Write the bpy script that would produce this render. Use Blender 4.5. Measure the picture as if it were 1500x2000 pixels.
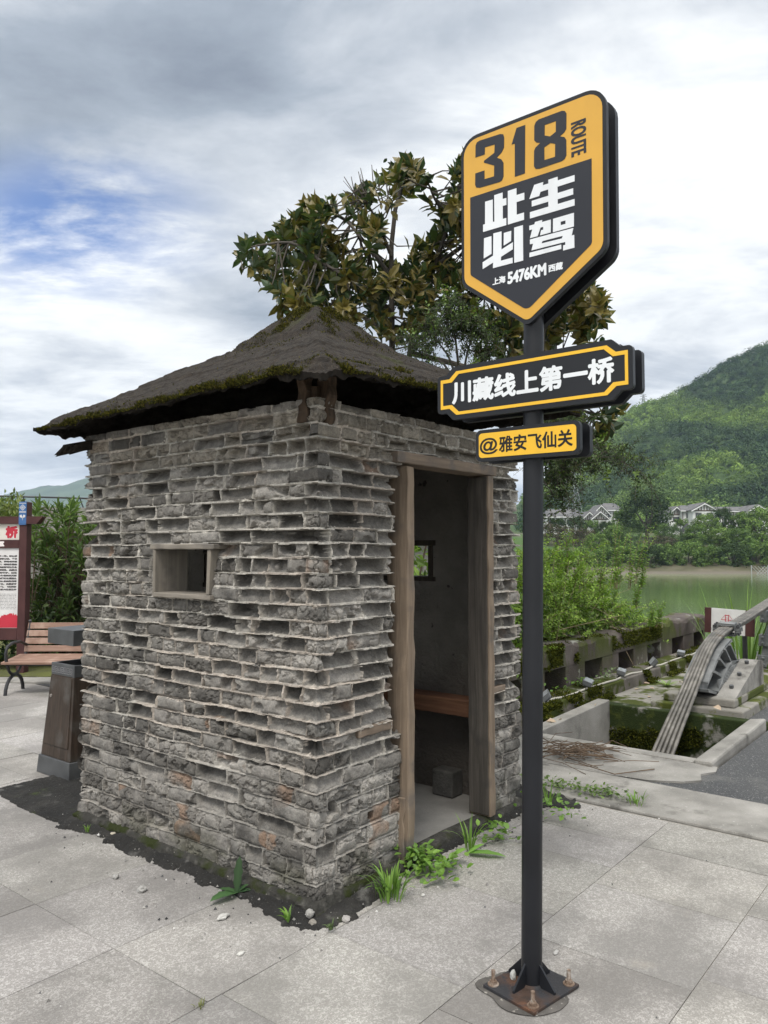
import bpy, math, random
import numpy as np
from mathutils import Vector
from mathutils.geometry import tessellate_polygon

for _o in list(bpy.data.objects):
    bpy.data.objects.remove(_o)
SC = bpy.context.scene
COL = SC.collection
PI = math.pi
RA = math.radians
random.seed(7)
RNG = np.random.default_rng(7)

# ---------------------------------------------------------------- camera, light, exposure
# world axes follow the brick booth: x runs along its door wall, y along its window wall,
# the near corner of the booth stands at the origin
FOC = 1510.0                     # focal length in photograph pixels (1500 x 2000)
PITCH = math.atan(75 / FOC)
AZ = RA(38.7)
CAM = np.array([-2.512, -2.394, 1.6])
FWD = np.array([math.cos(AZ), math.sin(AZ), 0.0])
RGT = np.array([math.sin(AZ), -math.cos(AZ), 0.0])
cam_d = bpy.data.cameras.new('camera')
cam = bpy.data.objects.new('camera', cam_d)
COL.objects.link(cam)
cam.location = CAM
cam.rotation_euler = (PI / 2 + PITCH, 0, AZ - PI / 2)
cam_d.sensor_fit = 'VERTICAL'
cam_d.sensor_height = 36
cam_d.sensor_width = 27
cam_d.lens = FOC / 2000 * 36
cam_d.clip_start = 0.05
cam_d.clip_end = 20000
SC.camera = cam

SUN_EL, SUN_AZ = RA(58), RA(205)      # direction towards the sun: azimuth counter-clockwise from +x
sun_d = bpy.data.lights.new('sun', 'SUN')
sun_d.energy = 2.0
sun_d.angle = RA(18)
sun_d.color = (1.0, 0.95, 0.875)
sun = bpy.data.objects.new('sun', sun_d)
COL.objects.link(sun)
sdir = Vector((math.cos(SUN_EL) * math.cos(SUN_AZ), math.cos(SUN_EL) * math.sin(SUN_AZ), math.sin(SUN_EL)))
sun.rotation_euler = sdir.to_track_quat('Z', 'Y').to_euler()

SC.view_settings.view_transform = 'Standard'
SC.view_settings.look = 'None'
SC.view_settings.exposure = 0.38
SC.view_settings.gamma = 1.0
SC.view_settings.use_curve_mapping = False
SC.cycles.max_bounces = 8
SC.cycles.transparent_max_bounces = 8
SC.cycles.use_denoising = True


def N(t, typ, ins=None, **props):
    n = t.nodes.new(typ)
    for k, v in props.items():
        setattr(n, k, v)
    for k, v in (ins or {}).items():
        s = n.inputs[k]
        if hasattr(v, 'is_output'):
            t.links.new(v, s)
        elif isinstance(v, (tuple, list)) and len(v) == 3 and s.type == 'RGBA':
            s.default_value = (*v, 1)
        else:
            s.default_value = v
    return n


def maths(t, op, a, b=None, clamp=False):
    n = N(t, 'ShaderNodeMath', {0: a} if b is None else {0: a, 1: b}, operation=op)
    n.use_clamp = clamp
    return n.outputs[0]


def maprange(t, v, a, b, c=0.0, d=1.0, smooth=True):
    n = N(t, 'ShaderNodeMapRange', {'Value': v, 'From Min': a, 'From Max': b, 'To Min': c, 'To Max': d})
    if smooth:
        n.interpolation_type = 'SMOOTHSTEP'
    return n.outputs[0]


def mixc(t, f, a, b, blend='MIX'):
    n = N(t, 'ShaderNodeMix', data_type='RGBA', blend_type=blend)
    for k, v in ((0, f), (6, a), (7, b)):
        s = n.inputs[k]
        if hasattr(v, 'is_output'):
            t.links.new(v, s)
        else:
            s.default_value = (*v, 1) if isinstance(v, (tuple, list)) and len(v) == 3 else v
    return n.outputs[2]


def ramp(t, f, stops):
    n = N(t, 'ShaderNodeValToRGB', {'Fac': f})
    e = n.color_ramp.elements
    while len(e) < len(stops):
        e.new(0.5)
    for i, (p, c) in enumerate(stops):
        e[i].position = p
        e[i].color = (*c, 1) if len(c) == 3 else c
    return n.outputs[0]


# sky: Nishita blue seen through gaps in a high cloud deck
world = bpy.data.worlds.new('World')
SC.world = world
world.use_nodes = True
wt = world.node_tree
wt.nodes.clear()
sky = N(wt, 'ShaderNodeTexSky', sky_type='NISHITA')
sky.sun_disc = False
sky.sun_elevation = SUN_EL
sky.sun_rotation = PI / 2 - SUN_AZ
sky.air_density = 1.0
sky.dust_density = 0.8
geo = N(wt, 'ShaderNodeTexCoord').outputs['Generated']


def wdot(v):
    return N(wt, 'ShaderNodeVectorMath', {0: geo, 1: tuple(v)}, operation='DOT_PRODUCT').outputs['Value']


sx, sy, sz = wdot(RGT), wdot(FWD), wdot((0, 0, 1))
zc = maths(wt, 'ADD', maths(wt, 'MAXIMUM', sz, 0.0), 0.16)
px_, py_ = maths(wt, 'DIVIDE', sx, zc), maths(wt, 'DIVIDE', sy, zc)


def cloud(scx, scy, ox, oy, detail, rough, dist=0.0, scale=1.0):
    v = N(wt, 'ShaderNodeCombineXYZ', {0: maths(wt, 'MULTIPLY_ADD', px_, scx), 1: maths(wt, 'MULTIPLY_ADD', py_, scy), 2: 0.0})
    for k, o in ((0, ox), (1, oy)):
        v.inputs[k].links[0].from_node.inputs[2].default_value = o
    return N(wt, 'ShaderNodeTexNoise', {'Vector': v.outputs[0], 'Scale': scale, 'Detail': detail, 'Roughness': rough, 'Distortion': dist}).outputs[0]


def towards(px, py, r0, r1, sxx=1.0, syy=1.0):
    # 1 near the direction seen at a photograph pixel, fading to 0 (ellipse in slope units)
    x0, z0 = (px - 750) / FOC, (1075 - py) / FOC
    a = maths(wt, 'SUBTRACT', maths(wt, 'DIVIDE', sx, maths(wt, 'MAXIMUM', sy, 0.05)), x0)
    b = maths(wt, 'SUBTRACT', maths(wt, 'DIVIDE', sz, maths(wt, 'MAXIMUM', sy, 0.05)), z0)
    a = maths(wt, 'DIVIDE', a, sxx)
    b = maths(wt, 'DIVIDE', b, syy)
    d = maths(wt, 'SQRT', maths(wt, 'ADD', maths(wt, 'MULTIPLY', a, a), maths(wt, 'MULTIPLY', b, b)))
    return maprange(wt, d, r0, r1, 1.0, 0.0)


big = cloud(0.55, 0.9, 3.1, 7.7, 6, 0.55, 0.4)
mid = cloud(1.6, 2.6, 1.3, 2.2, 8, 0.6, 0.5)
fine = cloud(4.0, 6.0, 5.0, 1.0, 8, 0.62, 0.3)
tex = maths(wt, 'ADD', maths(wt, 'MULTIPLY', big, 0.55), maths(wt, 'ADD', maths(wt, 'MULTIPLY', mid, 0.38), maths(wt, 'MULTIPLY', fine, 0.12)))
CG, CW = 1.0, 1.0
bright = maths(wt, 'ADD', tex, maths(wt, 'MULTIPLY', towards(1250, 350, 0.0, 0.5), 0.06))
bright = maths(wt, 'ADD', bright, maths(wt, 'MULTIPLY', towards(60, 560, 0.0, 0.28, 1.4, 0.5), 0.08))
bright = maths(wt, 'SUBTRACT', bright, maths(wt, 'MULTIPLY', towards(300, 170, 0.0, 0.42, 1.3, 0.8), 0.13))
bright = maths(wt, 'SUBTRACT', bright, maths(wt, 'MULTIPLY', towards(420, 480, 0.0, 0.22, 1.0, 0.7), 0.06))
cc = ramp(wt, maprange(wt, bright, 0.31, 0.66, smooth=False), [(0.0, (2.1, 2.4, 2.9)), (0.25, (3.2, 3.6, 4.15)), (0.5, (5.5, 5.8, 6.2)), (0.72, (8.3, 8.45, 8.5)), (1.0, (10.2, 10.2, 10.1))])
gap = maths(wt, 'MULTIPLY', towards(110, 425, 0.03, 0.20, 1.35, 0.75), maprange(wt, maths(wt, 'ADD', mid, maths(wt, 'MULTIPLY', fine, 0.6)), 0.72, 1.0, 1.0, 0.0))
blue = N(wt, 'ShaderNodeVectorMath', {0: sky.outputs[0], 1: (0.50, 0.78, 1.25)}, operation='MULTIPLY').outputs[0]
# an overcast deck is brightest overhead; behind the camera brightened to light the ground
zen = maths(wt, 'ADD', maprange(wt, sz, 0.62, 0.95, 1.0, 2.3), maprange(wt, sy, 0.1, -0.5, 0.0, 0.35))
cc = N(wt, 'ShaderNodeVectorMath', {0: cc, 'Scale': zen}, operation='SCALE').outputs[0]
skyc = mixc(wt, maths(wt, 'MULTIPLY', gap, 0.92, True), cc, blue)
bg = N(wt, 'ShaderNodeBackground', {'Color': skyc, 'Strength': 0.1})
wo = N(wt, 'ShaderNodeOutputWorld', {'Surface': bg.outputs[0]})


# ---------------------------------------------------------------- helpers: places in the scene
def ray(x, y):
    f = FWD * math.cos(PITCH) + np.array([0, 0, math.sin(PITCH)])
    u = -FWD * math.sin(PITCH) + np.array([0, 0, math.cos(PITCH)])
    return f * FOC + RGT * (x - 750) + u * (1000 - y)


def atz(x, y, z=0.0):
    d = ray(x, y)
    return CAM + d * ((z - CAM[2]) / d[2])


def atu(x, y, u):
    d = ray(x, y)
    return CAM + d * ((u - CAM[0]) / d[0])


def atv(x, y, v):
    d = ray(x, y)
    return CAM + d * ((v - CAM[1]) / d[1])


def atd(x, y, D):
    d = ray(x, y)
    return CAM + d * (D / (d @ FWD))


def XD(X, D, z=0.0):
    p = CAM + FWD * D + RGT * X
    return np.array([p[0], p[1], z])


# ---------------------------------------------------------------- helpers: noise
def h2(ix, iy, s):
    n = (ix.astype(np.int64) * 374761393 + iy.astype(np.int64) * 668265263 + s * 1274126177) & 0xFFFFFFFF
    n = ((n ^ (n >> 13)) * 1274126177) & 0xFFFFFFFF
    n = (n ^ (n >> 16)) & 0xFFFFFFFF
    return n / 4294967295.0


def vn(x, y, s=0):
    x0, y0 = np.floor(x), np.floor(y)
    fx, fy = x - x0, y - y0
    fx, fy = fx * fx * (3 - 2 * fx), fy * fy * (3 - 2 * fy)
    a, b = h2(x0, y0, s), h2(x0 + 1, y0, s)
    c, d = h2(x0, y0 + 1, s), h2(x0 + 1, y0 + 1, s)
    return (a * (1 - fx) + b * fx) * (1 - fy) + (c * (1 - fx) + d * fx) * fy


def fbm(x, y, o=4, s=0, g=0.5):
    r, a, t = 0, 1.0, 0
    for i in range(o):
        r = r + a * vn(x, y, s + i * 17)
        t += a
        a *= g
        x, y = x * 2.03 + 3.1, y * 2.03 + 7.3
    return r / t


def sst(a, b, x):
    t = np.clip((x - a) / (b - a), 0, 1)
    return t * t * (3 - 2 * t)


# ---------------------------------------------------------------- helpers: meshes
def tag(o, label=None, cat=None, group=None, kind=None):
    if label: o['label'] = label
    if cat: o['category'] = cat
    if group: o['group'] = group
    if kind: o['kind'] = kind
    return o


def thing(name, label, cat, loc=(0, 0, 0), rz=0.0, group=None):
    o = bpy.data.objects.new(name, None)
    o.empty_display_size = 0.1
    COL.objects.link(o)
    o.location = loc
    o.rotation_euler = (0, 0, rz)
    return tag(o, label, cat, group)


def raw_mesh(name, V, F, mat, parent=None, col=None, smooth=False, at=None):
    """V (n,3); F: list of (m,k) int arrays; world coordinates, moved into the parent's frame"""
    V = np.asarray(V, dtype=np.float64)
    me = bpy.data.meshes.new(name)
    F = [np.asarray(f, dtype=np.int32) for f in F if len(f)]
    loops = np.concatenate([f.ravel() for f in F])
    sizes = np.concatenate([np.full(len(f), f.shape[1], np.int32) for f in F])
    starts = np.concatenate([[0], np.cumsum(sizes)[:-1]]).astype(np.int32)
    o = bpy.data.objects.new(name, me)
    COL.objects.link(o)
    if parent is not None:
        o.parent = parent
        lp, a = np.array(parent.location), parent.rotation_euler[2]
        if parent.parent is not None:
            lp, a = np.array(parent.parent.location), parent.parent.rotation_euler[2]
        W = V - lp
        c, s = math.cos(-a), math.sin(-a)
        V = np.stack([W[:, 0] * c - W[:, 1] * s, W[:, 0] * s + W[:, 1] * c, W[:, 2]], 1)
    elif at is not None:
        o.location = at
        V = V - np.array(at)
    me.vertices.add(len(V))
    me.vertices.foreach_set('co', V.astype(np.float32).ravel())
    me.loops.add(len(loops))
    me.loops.foreach_set('vertex_index', loops)
    me.polygons.add(len(sizes))
    me.polygons.foreach_set('loop_start', starts)
    me.polygons.foreach_set('loop_total', sizes)
    me.polygons.foreach_set('use_smooth', np.full(len(sizes), bool(smooth)))
    me.update(calc_edges=True)
    me.validate()
    if col is not None:
        a = me.color_attributes.new('col', 'FLOAT_COLOR', 'POINT')
        c = np.ones((len(V), 4), np.float32)
        c[:, :3] = col
        a.data.foreach_set('color', c.ravel())
    if mat is not None:
        me.materials.append(mat)
    return o


class MB:
    """collects shapes into one mesh"""

    def __init__(self):
        self.v, self.f = [], []

    def add(self, V, F):
        b = len(self.v)
        self.v += [tuple(float(k) for k in p) for p in V]
        self.f += [tuple(int(i) + b for i in f) for f in F]
        return self

    def box(self, a, b):
        x0, y0, z0 = [min(p, q) for p, q in zip(a, b)]
        x1, y1, z1 = [max(p, q) for p, q in zip(a, b)]
        return self.hexa([(x0, y0, z0), (x1, y0, z0), (x1, y1, z0), (x0, y1, z0)], [(x0, y0, z1), (x1, y0, z1), (x1, y1, z1), (x0, y1, z1)])

    def hexa(self, lo, hi):
        return self.add(list(lo) + list(hi), [(3, 2, 1, 0), (4, 5, 6, 7), (0, 1, 5, 4), (1, 2, 6, 5), (2, 3, 7, 6), (3, 0, 4, 7)])

    def beam(self, p, q, w, h, up=(0, 0, 1)):
        p, q, up = Vector(p), Vector(q), Vector(up)
        d = (q - p).normalized()
        s = d.cross(up)
        s = (s if s.length > 1e-5 else Vector((1, 0, 0))).normalized()
        t = s.cross(d)
        r = [(-1, -1), (1, -1), (1, 1), (-1, 1)]
        return self.hexa([p + s * (a * w / 2) + t * (b * h / 2) for a, b in r], [q + s * (a * w / 2) + t * (b * h / 2) for a, b in r])

    def prism(self, poly, fn, d0, d1, holes=()):
        """poly in a plane, fn(a, b, d) -> point; solid between depth d0 and d1"""
        rings = [list(poly)] + [list(h) for h in holes]
        flat = [p for r in rings for p in r]
        tri = tessellate_polygon([[Vector((a, b, 0)) for a, b in r] for r in rings])
        n = len(flat)
        V = [fn(a, b, d0) for a, b in flat] + [fn(a, b, d1) for a, b in flat]
        F = [tuple(t) for t in tri] + [tuple(i + n for i in reversed(t)) for t in tri]
        o = 0
        for r in rings:
            m = len(r)
            for i in range(m):
                j = (i + 1) % m
                F.append((o + i, o + j, o + j + n, o + i + n))
            o += m
        return self.add(V, F)

    def tube(self, pts, rad, n=10, caps=True):
        pts = [Vector(p) for p in pts]
        if not hasattr(rad, '__len__'):
            rad = [rad] * len(pts)
        b = len(self.v)
        ref = None
        for i, p in enumerate(pts):
            d = (pts[min(i + 1, len(pts) - 1)] - pts[max(i - 1, 0)]).normalized()
            if ref is None:
                ref = d.orthogonal().normalized()
            ref = (ref - d * ref.dot(d)).normalized()
            w = d.cross(ref)
            for k in range(n):
                a = 2 * PI * k / n
                q = p + (ref * math.cos(a) + w * math.sin(a)) * rad[i]
                self.v.append(tuple(q))
        for i in range(len(pts) - 1):
            for k in range(n):
                k2 = (k + 1) % n
                self.f.append((b + i * n + k, b + i * n + k2, b + (i + 1) * n + k2, b + (i + 1) * n + k))
        if caps:
            self.f.append(tuple(b + k for k in reversed(range(n))))
            self.f.append(tuple(b + (len(pts) - 1) * n + k for k in range(n)))
        return self

    def build(self, name, mat, parent=None, bevel=0.0, smooth=False, at=None, seg=2):
        me = bpy.data.meshes.new(name)
        o = bpy.data.objects.new(name, me)
        COL.objects.link(o)
        V = np.array(self.v)
        if parent is not None:
            o.parent = parent
            root = parent if parent.parent is None else parent.parent
            W = V - np.array(root.location)
            a = root.rotation_euler[2]
            c, s = math.cos(-a), math.sin(-a)
            V = np.stack([W[:, 0] * c - W[:, 1] * s, W[:, 0] * s + W[:, 1] * c, W[:, 2]], 1)
        elif at is not None:
            o.location = at
            V = V - np.array(at)
        me.from_pydata([tuple(p) for p in V], [], self.f)
        if smooth:
            for p in me.polygons:
                p.use_smooth = True
        me.update()
        me.materials.append(mat)
        if bevel:
            m = o.modifiers.new('edge', 'BEVEL')
            m.width = bevel
            m.segments = seg
            m.limit_method = 'ANGLE'
            m.angle_limit = RA(40)
        if smooth:
            try:
                me.set_sharp_from_angle(angle=RA(40))
            except Exception:
                pass
        return o


def round_poly(pts, rad, n=6):
    out = []
    m = len(pts)
    for i in range(m):
        p, a, b = Vector(pts[i]), Vector(pts[i - 1]), Vector(pts[(i + 1) % m])
        r = rad[i] if hasattr(rad, '__len__') else rad
        if r <= 0:
            out.append(tuple(p))
            continue
        da, db = (a - p).normalized(), (b - p).normalized()
        half = math.acos(max(-1, min(1, da.dot(db)))) / 2
        L = r / math.tan(half)
        c = p + (da + db).normalized() * (r / math.sin(half))
        s, e = p + da * L, p + db * L
        a0 = math.atan2(s.y - c.y, s.x - c.x)
        a1 = math.atan2(e.y - c.y, e.x - c.x)
        d = (a1 - a0 + PI) % (2 * PI) - PI
        for k in range(n + 1):
            t = a0 + d * k / n
            out.append((c.x + r * math.cos(t), c.y + r * math.sin(t)))
    return out


def grid_faces(nu, nv, off=0):
    i, j = np.meshgrid(np.arange(nu - 1), np.arange(nv - 1), indexing='ij')
    a = i * nv + j + off
    return np.stack([a, a + nv, a + nv + 1, a + 1], -1).reshape(-1, 4)


def glyphs(text):
    cu = bpy.data.curves.new('t', 'FONT')
    cu.body = text
    cu.resolution_u = 6
    o = bpy.data.objects.new('t', cu)
    COL.objects.link(o)
    dg = bpy.context.evaluated_depsgraph_get()
    me = bpy.data.meshes.new_from_object(o.evaluated_get(dg))
    me.calc_loop_triangles()
    V = np.array([v.co[:2] for v in me.vertices])
    T = np.array([t.vertices[:] for t in me.loop_triangles])
    bpy.data.objects.remove(o)
    bpy.data.meshes.remove(me)
    bpy.data.curves.remove(cu)
    return V, T


def lettering(mb, text, w, h, fn, bold=0.0, cell=0.0009):
    """text filled into a w x h box as small strips; fn(a, b) -> point, a to the right, b up; bold = extra stroke"""
    V, T = glyphs(text)
    lo, hi = V.min(0), V.max(0)
    V = (V - lo) / (hi - lo) * np.array([w - 2 * bold, h - 2 * bold]) + bold
    nx, ny = int(w / cell) + 2, int(h / cell) + 2
    M = np.zeros((ny, nx), bool)
    for t in T:
        a, b, c = V[t] / cell
        x0, x1 = int(max(0, math.floor(min(a[0], b[0], c[0])))), int(min(nx, math.ceil(max(a[0], b[0], c[0])) + 1))
        y0, y1 = int(max(0, math.floor(min(a[1], b[1], c[1])))), int(min(ny, math.ceil(max(a[1], b[1], c[1])) + 1))
        if x1 <= x0 or y1 <= y0:
            continue
        X, Y = np.meshgrid(np.arange(x0, x1) + 0.5, np.arange(y0, y1) + 0.5)
        d1 = (b[0] - a[0]) * (Y - a[1]) - (b[1] - a[1]) * (X - a[0])
        d2 = (c[0] - b[0]) * (Y - b[1]) - (c[1] - b[1]) * (X - b[0])
        d3 = (a[0] - c[0]) * (Y - c[1]) - (a[1] - c[1]) * (X - c[0])
        M[y0:y1, x0:x1] |= ((d1 >= 0) & (d2 >= 0) & (d3 >= 0)) | ((d1 <= 0) & (d2 <= 0) & (d3 <= 0))
    k = int(round(bold / cell))
    if k:
        B = M.copy()
        for dy in range(-k, k + 1):
            for dx in range(-k, k + 1):
                if dx * dx + dy * dy <= k * k + 1:
                    B |= np.roll(np.roll(M, dy, 0), dx, 1)
        M = B
    for y in range(ny):
        r = np.flatnonzero(np.diff(np.concatenate([[0], M[y].astype(np.int8), [0]])))
        for s, e in zip(r[::2], r[1::2]):
            mb.add([fn(s * cell, y * cell), fn(e * cell, y * cell), fn(e * cell, (y + 1) * cell), fn(s * cell, (y + 1) * cell)], [(0, 1, 2, 3)])
    return mb


# ---------------------------------------------------------------- helpers: materials
def new_mat(name, rough=0.8, spec=0.3, metal=0.0):
    m = bpy.data.materials.new(name)
    m.use_nodes = True
    t = m.node_tree
    b = t.nodes['Principled BSDF']
    b.inputs['Roughness'].default_value = rough
    b.inputs['Specular IOR Level'].default_value = spec
    b.inputs['Metallic'].default_value = metal
    return m, t, b


def coords(t, stretch=(1, 1, 1), kind='Object'):
    c = N(t, 'ShaderNodeTexCoord').outputs[kind]
    return N(t, 'ShaderNodeMapping', {'Vector': c, 'Scale': stretch}).outputs[0]


def noise(t, v, scale, detail=6, rough=0.55, dist=0.0):
    return N(t, 'ShaderNodeTexNoise', {'Vector': v, 'Scale': scale, 'Detail': detail, 'Roughness': rough, 'Distortion': dist}).outputs[0]


def surf(name, stops, scale=5, detail=8, rough=0.85, bump=0.3, bscale=60, stretch=(1, 1, 1), patches=(), spec=0.25, metal=0.0, attr=False, bdist=0.01, rvar=0.1):
    """noise-coloured surface; patches: (colour, scale, lo, hi, stretch) overlays where noise is high"""
    m, t, b = new_mat(name, rough, spec, metal)
    v = coords(t, stretch)
    n = noise(t, v, scale, detail)
    c = ramp(t, maprange(t, n, 0.28, 0.72, smooth=False), stops)
    if attr:
        a = N(t, 'ShaderNodeAttribute', attribute_name='col').outputs['Color']
        c = mixc(t, 1.0, a, c, 'MULTIPLY')
    for p in patches:
        pc, ps, lo, hi = p[:4]
        pv = coords(t, p[4] if len(p) > 4 else (1, 1, 1))
        f = maprange(t, noise(t, pv, ps, 7, 0.6), lo, hi)
        if len(p) > 5:      # only below / above a height (world z lo -> hi)
            z = N(t, 'ShaderNodeSeparateXYZ', {0: N(t, 'ShaderNodeNewGeometry').outputs['Position']}).outputs[2]
            f = maths(t, 'MULTIPLY', f, maprange(t, z, p[5], p[6]))
        c = mixc(t, f, c, pc)
    t.links.new(c, b.inputs['Base Color'])
    bn = noise(t, coords(t), bscale, 5, 0.6)
    bp = N(t, 'ShaderNodeBump', {'Height': bn, 'Strength': bump, 'Distance': bdist})
    t.links.new(bp.outputs[0], b.inputs['Normal'])
    if rvar:
        t.links.new(maprange(t, n, 0.3, 0.7, max(0.02, rough - rvar), min(1, rough + rvar), False), b.inputs['Roughness'])
    return m


def wood(name, c0, c1, axis=2, rough=0.75, scale=1.0, bump=0.4, grime=None):
    st = [14.0, 14.0, 14.0]
    st[axis] = 0.9
    m, t, b = new_mat(name, rough, 0.25)
    v = coords(t, tuple(s * scale for s in st))
    n = noise(t, v, 3.0, 8, 0.65, 0.6)
    c = ramp(t, maprange(t, n, 0.25, 0.75, smooth=False), [(0, c0), (0.55, tuple((a + d) / 2 for a, d in zip(c0, c1))), (1, c1)])
    if grime:
        c = mixc(t, maprange(t, noise(t, coords(t), 5, 6), 0.5, 0.72), c, grime)
    t.links.new(c, b.inputs['Base Color'])
    t.links.new(N(t, 'ShaderNodeBump', {'Height': n, 'Strength': bump, 'Distance': 0.004}).outputs[0], b.inputs['Normal'])
    return m


def leafmat(name, rough=0.45, trans=0.35, back=None, spec=0.4):
    m, t, b = new_mat(name, rough, spec)
    a = N(t, 'ShaderNodeAttribute', attribute_name='col').outputs['Color']
    if back:
        a = mixc(t, N(t, 'ShaderNodeNewGeometry').outputs['Backfacing'], a, back)
    t.links.new(a, b.inputs['Base Color'])
    tr = N(t, 'ShaderNodeBsdfTranslucent', {'Color': mixc(t, 1.0, a, (1.1, 1.25, 0.6), 'MULTIPLY')})
    mx = N(t, 'ShaderNodeMixShader', {0: trans, 1: b.outputs[0], 2: tr.outputs[0]})
    t.links.new(mx.outputs[0], t.nodes['Material Output'].inputs['Surface'])
    return m


def paint(name, c, rough=0.4, spec=0.5, metal=0.0, dirt=0.12):
    return surf(name, [(0, tuple(k * (1 - dirt) for k in c)), (1, tuple(min(1, k * (1 + dirt)) for k in c))], 3, 6, rough, 0.04, 300, spec=spec, metal=metal, rvar=0.12, patches=[(tuple(k * 0.8 + 0.010 for k in c), 5.0, 0.5, 0.85, (1, 1, 0.35)), (tuple(k * 0.7 + 0.05 for k in c), 240, 0.70, 0.78)])


# ---------------------------------------------------------------- helpers: leaves
LEAF_SMALL = (np.array([(0, 0, 0), (0.5, -0.5, 0.12), (1, 0, 0), (0.5, 0.5, 0.12)]), np.array([(0, 1, 2), (0, 2, 3)]))
LEAF_OVAL = (np.array([(0, 0, 0), (0.22, -0.38, .07), (0.6, -0.5, .09), (1, 0, -0.06), (0.6, 0.5, .09), (0.22, 0.38, .07), (0.3, 0, 0), (0.65, 0, 0.0)]),
             np.array([(0, 1, 6), (6, 1, 2), (6, 2, 7), (7, 2, 3), (0, 6, 5), (6, 4, 5), (6, 7, 4), (7, 3, 4)]))


def unit(v):
    return v / np.maximum(np.linalg.norm(v, axis=-1, keepdims=True), 1e-9)


def leaves(P, D, Nn, L, W, C, tmpl=LEAF_SMALL):
    """-> V, F, col for leaves with stalk point P, direction D, face normal Nn, length L, width W, colour C"""
    tv, tf = tmpl
    D = unit(D)
    S = unit(np.cross(D, Nn))
    Nn = np.cross(S, D)
    n, k = len(P), len(tv)
    L, W = np.broadcast_to(L, (n,)), np.broadcast_to(W, (n,))
    V = (P[:, None] + D[:, None] * (tv[None, :, 0:1] * L[:, None, None]) + S[:, None] * (tv[None, :, 1:2] * W[:, None, None])
         + Nn[:, None] * (tv[None, :, 2:3] * L[:, None, None]))
    F = tf[None] + (np.arange(n) * k)[:, None, None]
    return V.reshape(-1, 3), F.reshape(-1, tf.shape[1]), np.repeat(C, k, 0)


def join(parts):
    V, F, C, o = [], [], [], 0
    for v, f, c in parts:
        V.append(v); F.append(f + o); C.append(c)
        o += len(v)
    return np.concatenate(V), np.concatenate(F), np.concatenate(C)


def rdir(n, rng=RNG):
    return unit(rng.normal(size=(n, 3)))


def pick(cols, n, rng=RNG, var=0.18):
    cols = np.array(cols)
    c = cols[rng.integers(0, len(cols), n)]
    return np.clip(c * (1 + var * rng.normal(size=(n, 1))), 0.004, 1)

# ================================================================ SETTING
M_PAVE = None


def make_pave_mat():
    m, t, b = new_mat('bush_hammered_stone', 0.85, 0.25)
    a = N(t, 'ShaderNodeAttribute', attribute_name='col').outputs['Color']
    v = coords(t)
    big_n = noise(t, v, 1.3, 6, 0.6)
    fl = noise(t, v, 70, 3, 0.55, 1.4)
    fl2 = noise(t, v, 190, 2, 0.5)
    wear = maprange(t, big_n, 0.40, 0.60)
    flecks = maths(t, 'MULTIPLY', maprange(t, fl, 0.49, 0.58), maths(t, 'MULTIPLY_ADD', wear, 0.75))
    flecks.node.inputs[1].links[0].from_node.inputs[2].default_value = 0.2
    base = mixc(t, wear, (0.195, 0.186, 0.175), (0.275, 0.262, 0.246))
    base = mixc(t, maths(t, 'MULTIPLY', flecks, 0.6), base, (0.50, 0.485, 0.46))
    base = mixc(t, maprange(t, fl2, 0.54, 0.68, 0, 0.65), base, (0.15, 0.142, 0.13))
    sand = maprange(t, noise(t, v, 2.1, 8, 0.65), 0.6, 0.75, 0, 0.35)
    base = mixc(t, sand, base, (0.40, 0.365, 0.30))
    damp = maprange(t, noise(t, coords(t, (1, 1, 1)), 1.1, 9, 0.72, 0.5), 0.56, 0.68, 0, 0.5)
    base = mixc(t, damp, base, (0.15, 0.145, 0.13))
    c = mixc(t, 1.0, base, a, 'MULTIPLY')
    t.links.new(c, b.inputs['Base Color'])
    h = maths(t, 'ADD', maths(t, 'MULTIPLY', fl, 0.7), maths(t, 'MULTIPLY', fl2, 0.4))
    t.links.new(N(t, 'ShaderNodeBump', {'Height': h, 'Strength': 0.55, 'Distance': 0.006}).outputs[0], b.inputs['Normal'])
    return m


M_PAVE = make_pave_mat()
MOSS1, MOSS2 = (0.055, 0.068, 0.012), (0.10, 0.105, 0.018)
M_SOIL = surf('soil', [(0, (0.05, 0.045, 0.035)), (1, (0.10, 0.09, 0.07))], 3, 8, 0.95, 0.6, 40, patches=[((0.05, 0.08, 0.025), 0.6, 0.45, 0.6)])
M_DIRT = surf('black_grit', [(0, (0.014, 0.0135, 0.013)), (0.6, (0.026, 0.025, 0.0235)), (1, (0.05, 0.047, 0.043))], 4, 9, 0.95, 0.9, 120,
              patches=[((0.30, 0.29, 0.27), 130, 0.65, 0.71), ((0.16, 0.155, 0.145), 5.5, 0.60, 0.75), ((0.045, 0.06, 0.015), 3.0, 0.6, 0.75)])
M_ASPH = surf('asphalt', [(0, (0.032, 0.033, 0.035)), (1, (0.07, 0.07, 0.07))], 1.2, 9, 0.6, 0.9, 110,
              patches=[((0.26, 0.255, 0.24), 75, 0.58, 0.66), ((0.10, 0.098, 0.092), 1.7, 0.54, 0.66)], spec=0.4)
M_CONC = surf('old_concrete', [(0, (0.16, 0.152, 0.138)), (0.5, (0.24, 0.23, 0.21)), (1, (0.33, 0.315, 0.29))], 3.2, 10, 0.9, 0.7, 80,
              patches=[((0.10, 0.095, 0.085), 2.4, 0.54, 0.68, (1, 1, .5)), ((0.42, 0.41, 0.38), 60, 0.62, 0.72), ((0.07, 0.068, 0.06), 130, 0.66, 0.72)])
M_MOSSCONC = surf('mossy_concrete', [(0, (0.17, 0.16, 0.14)), (1, (0.30, 0.285, 0.255))], 2.5, 10, 0.92, 0.6, 60,
                  patches=[(MOSS1, 2.6, 0.47, 0.56), (MOSS2, 7, 0.60, 0.70)])
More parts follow.
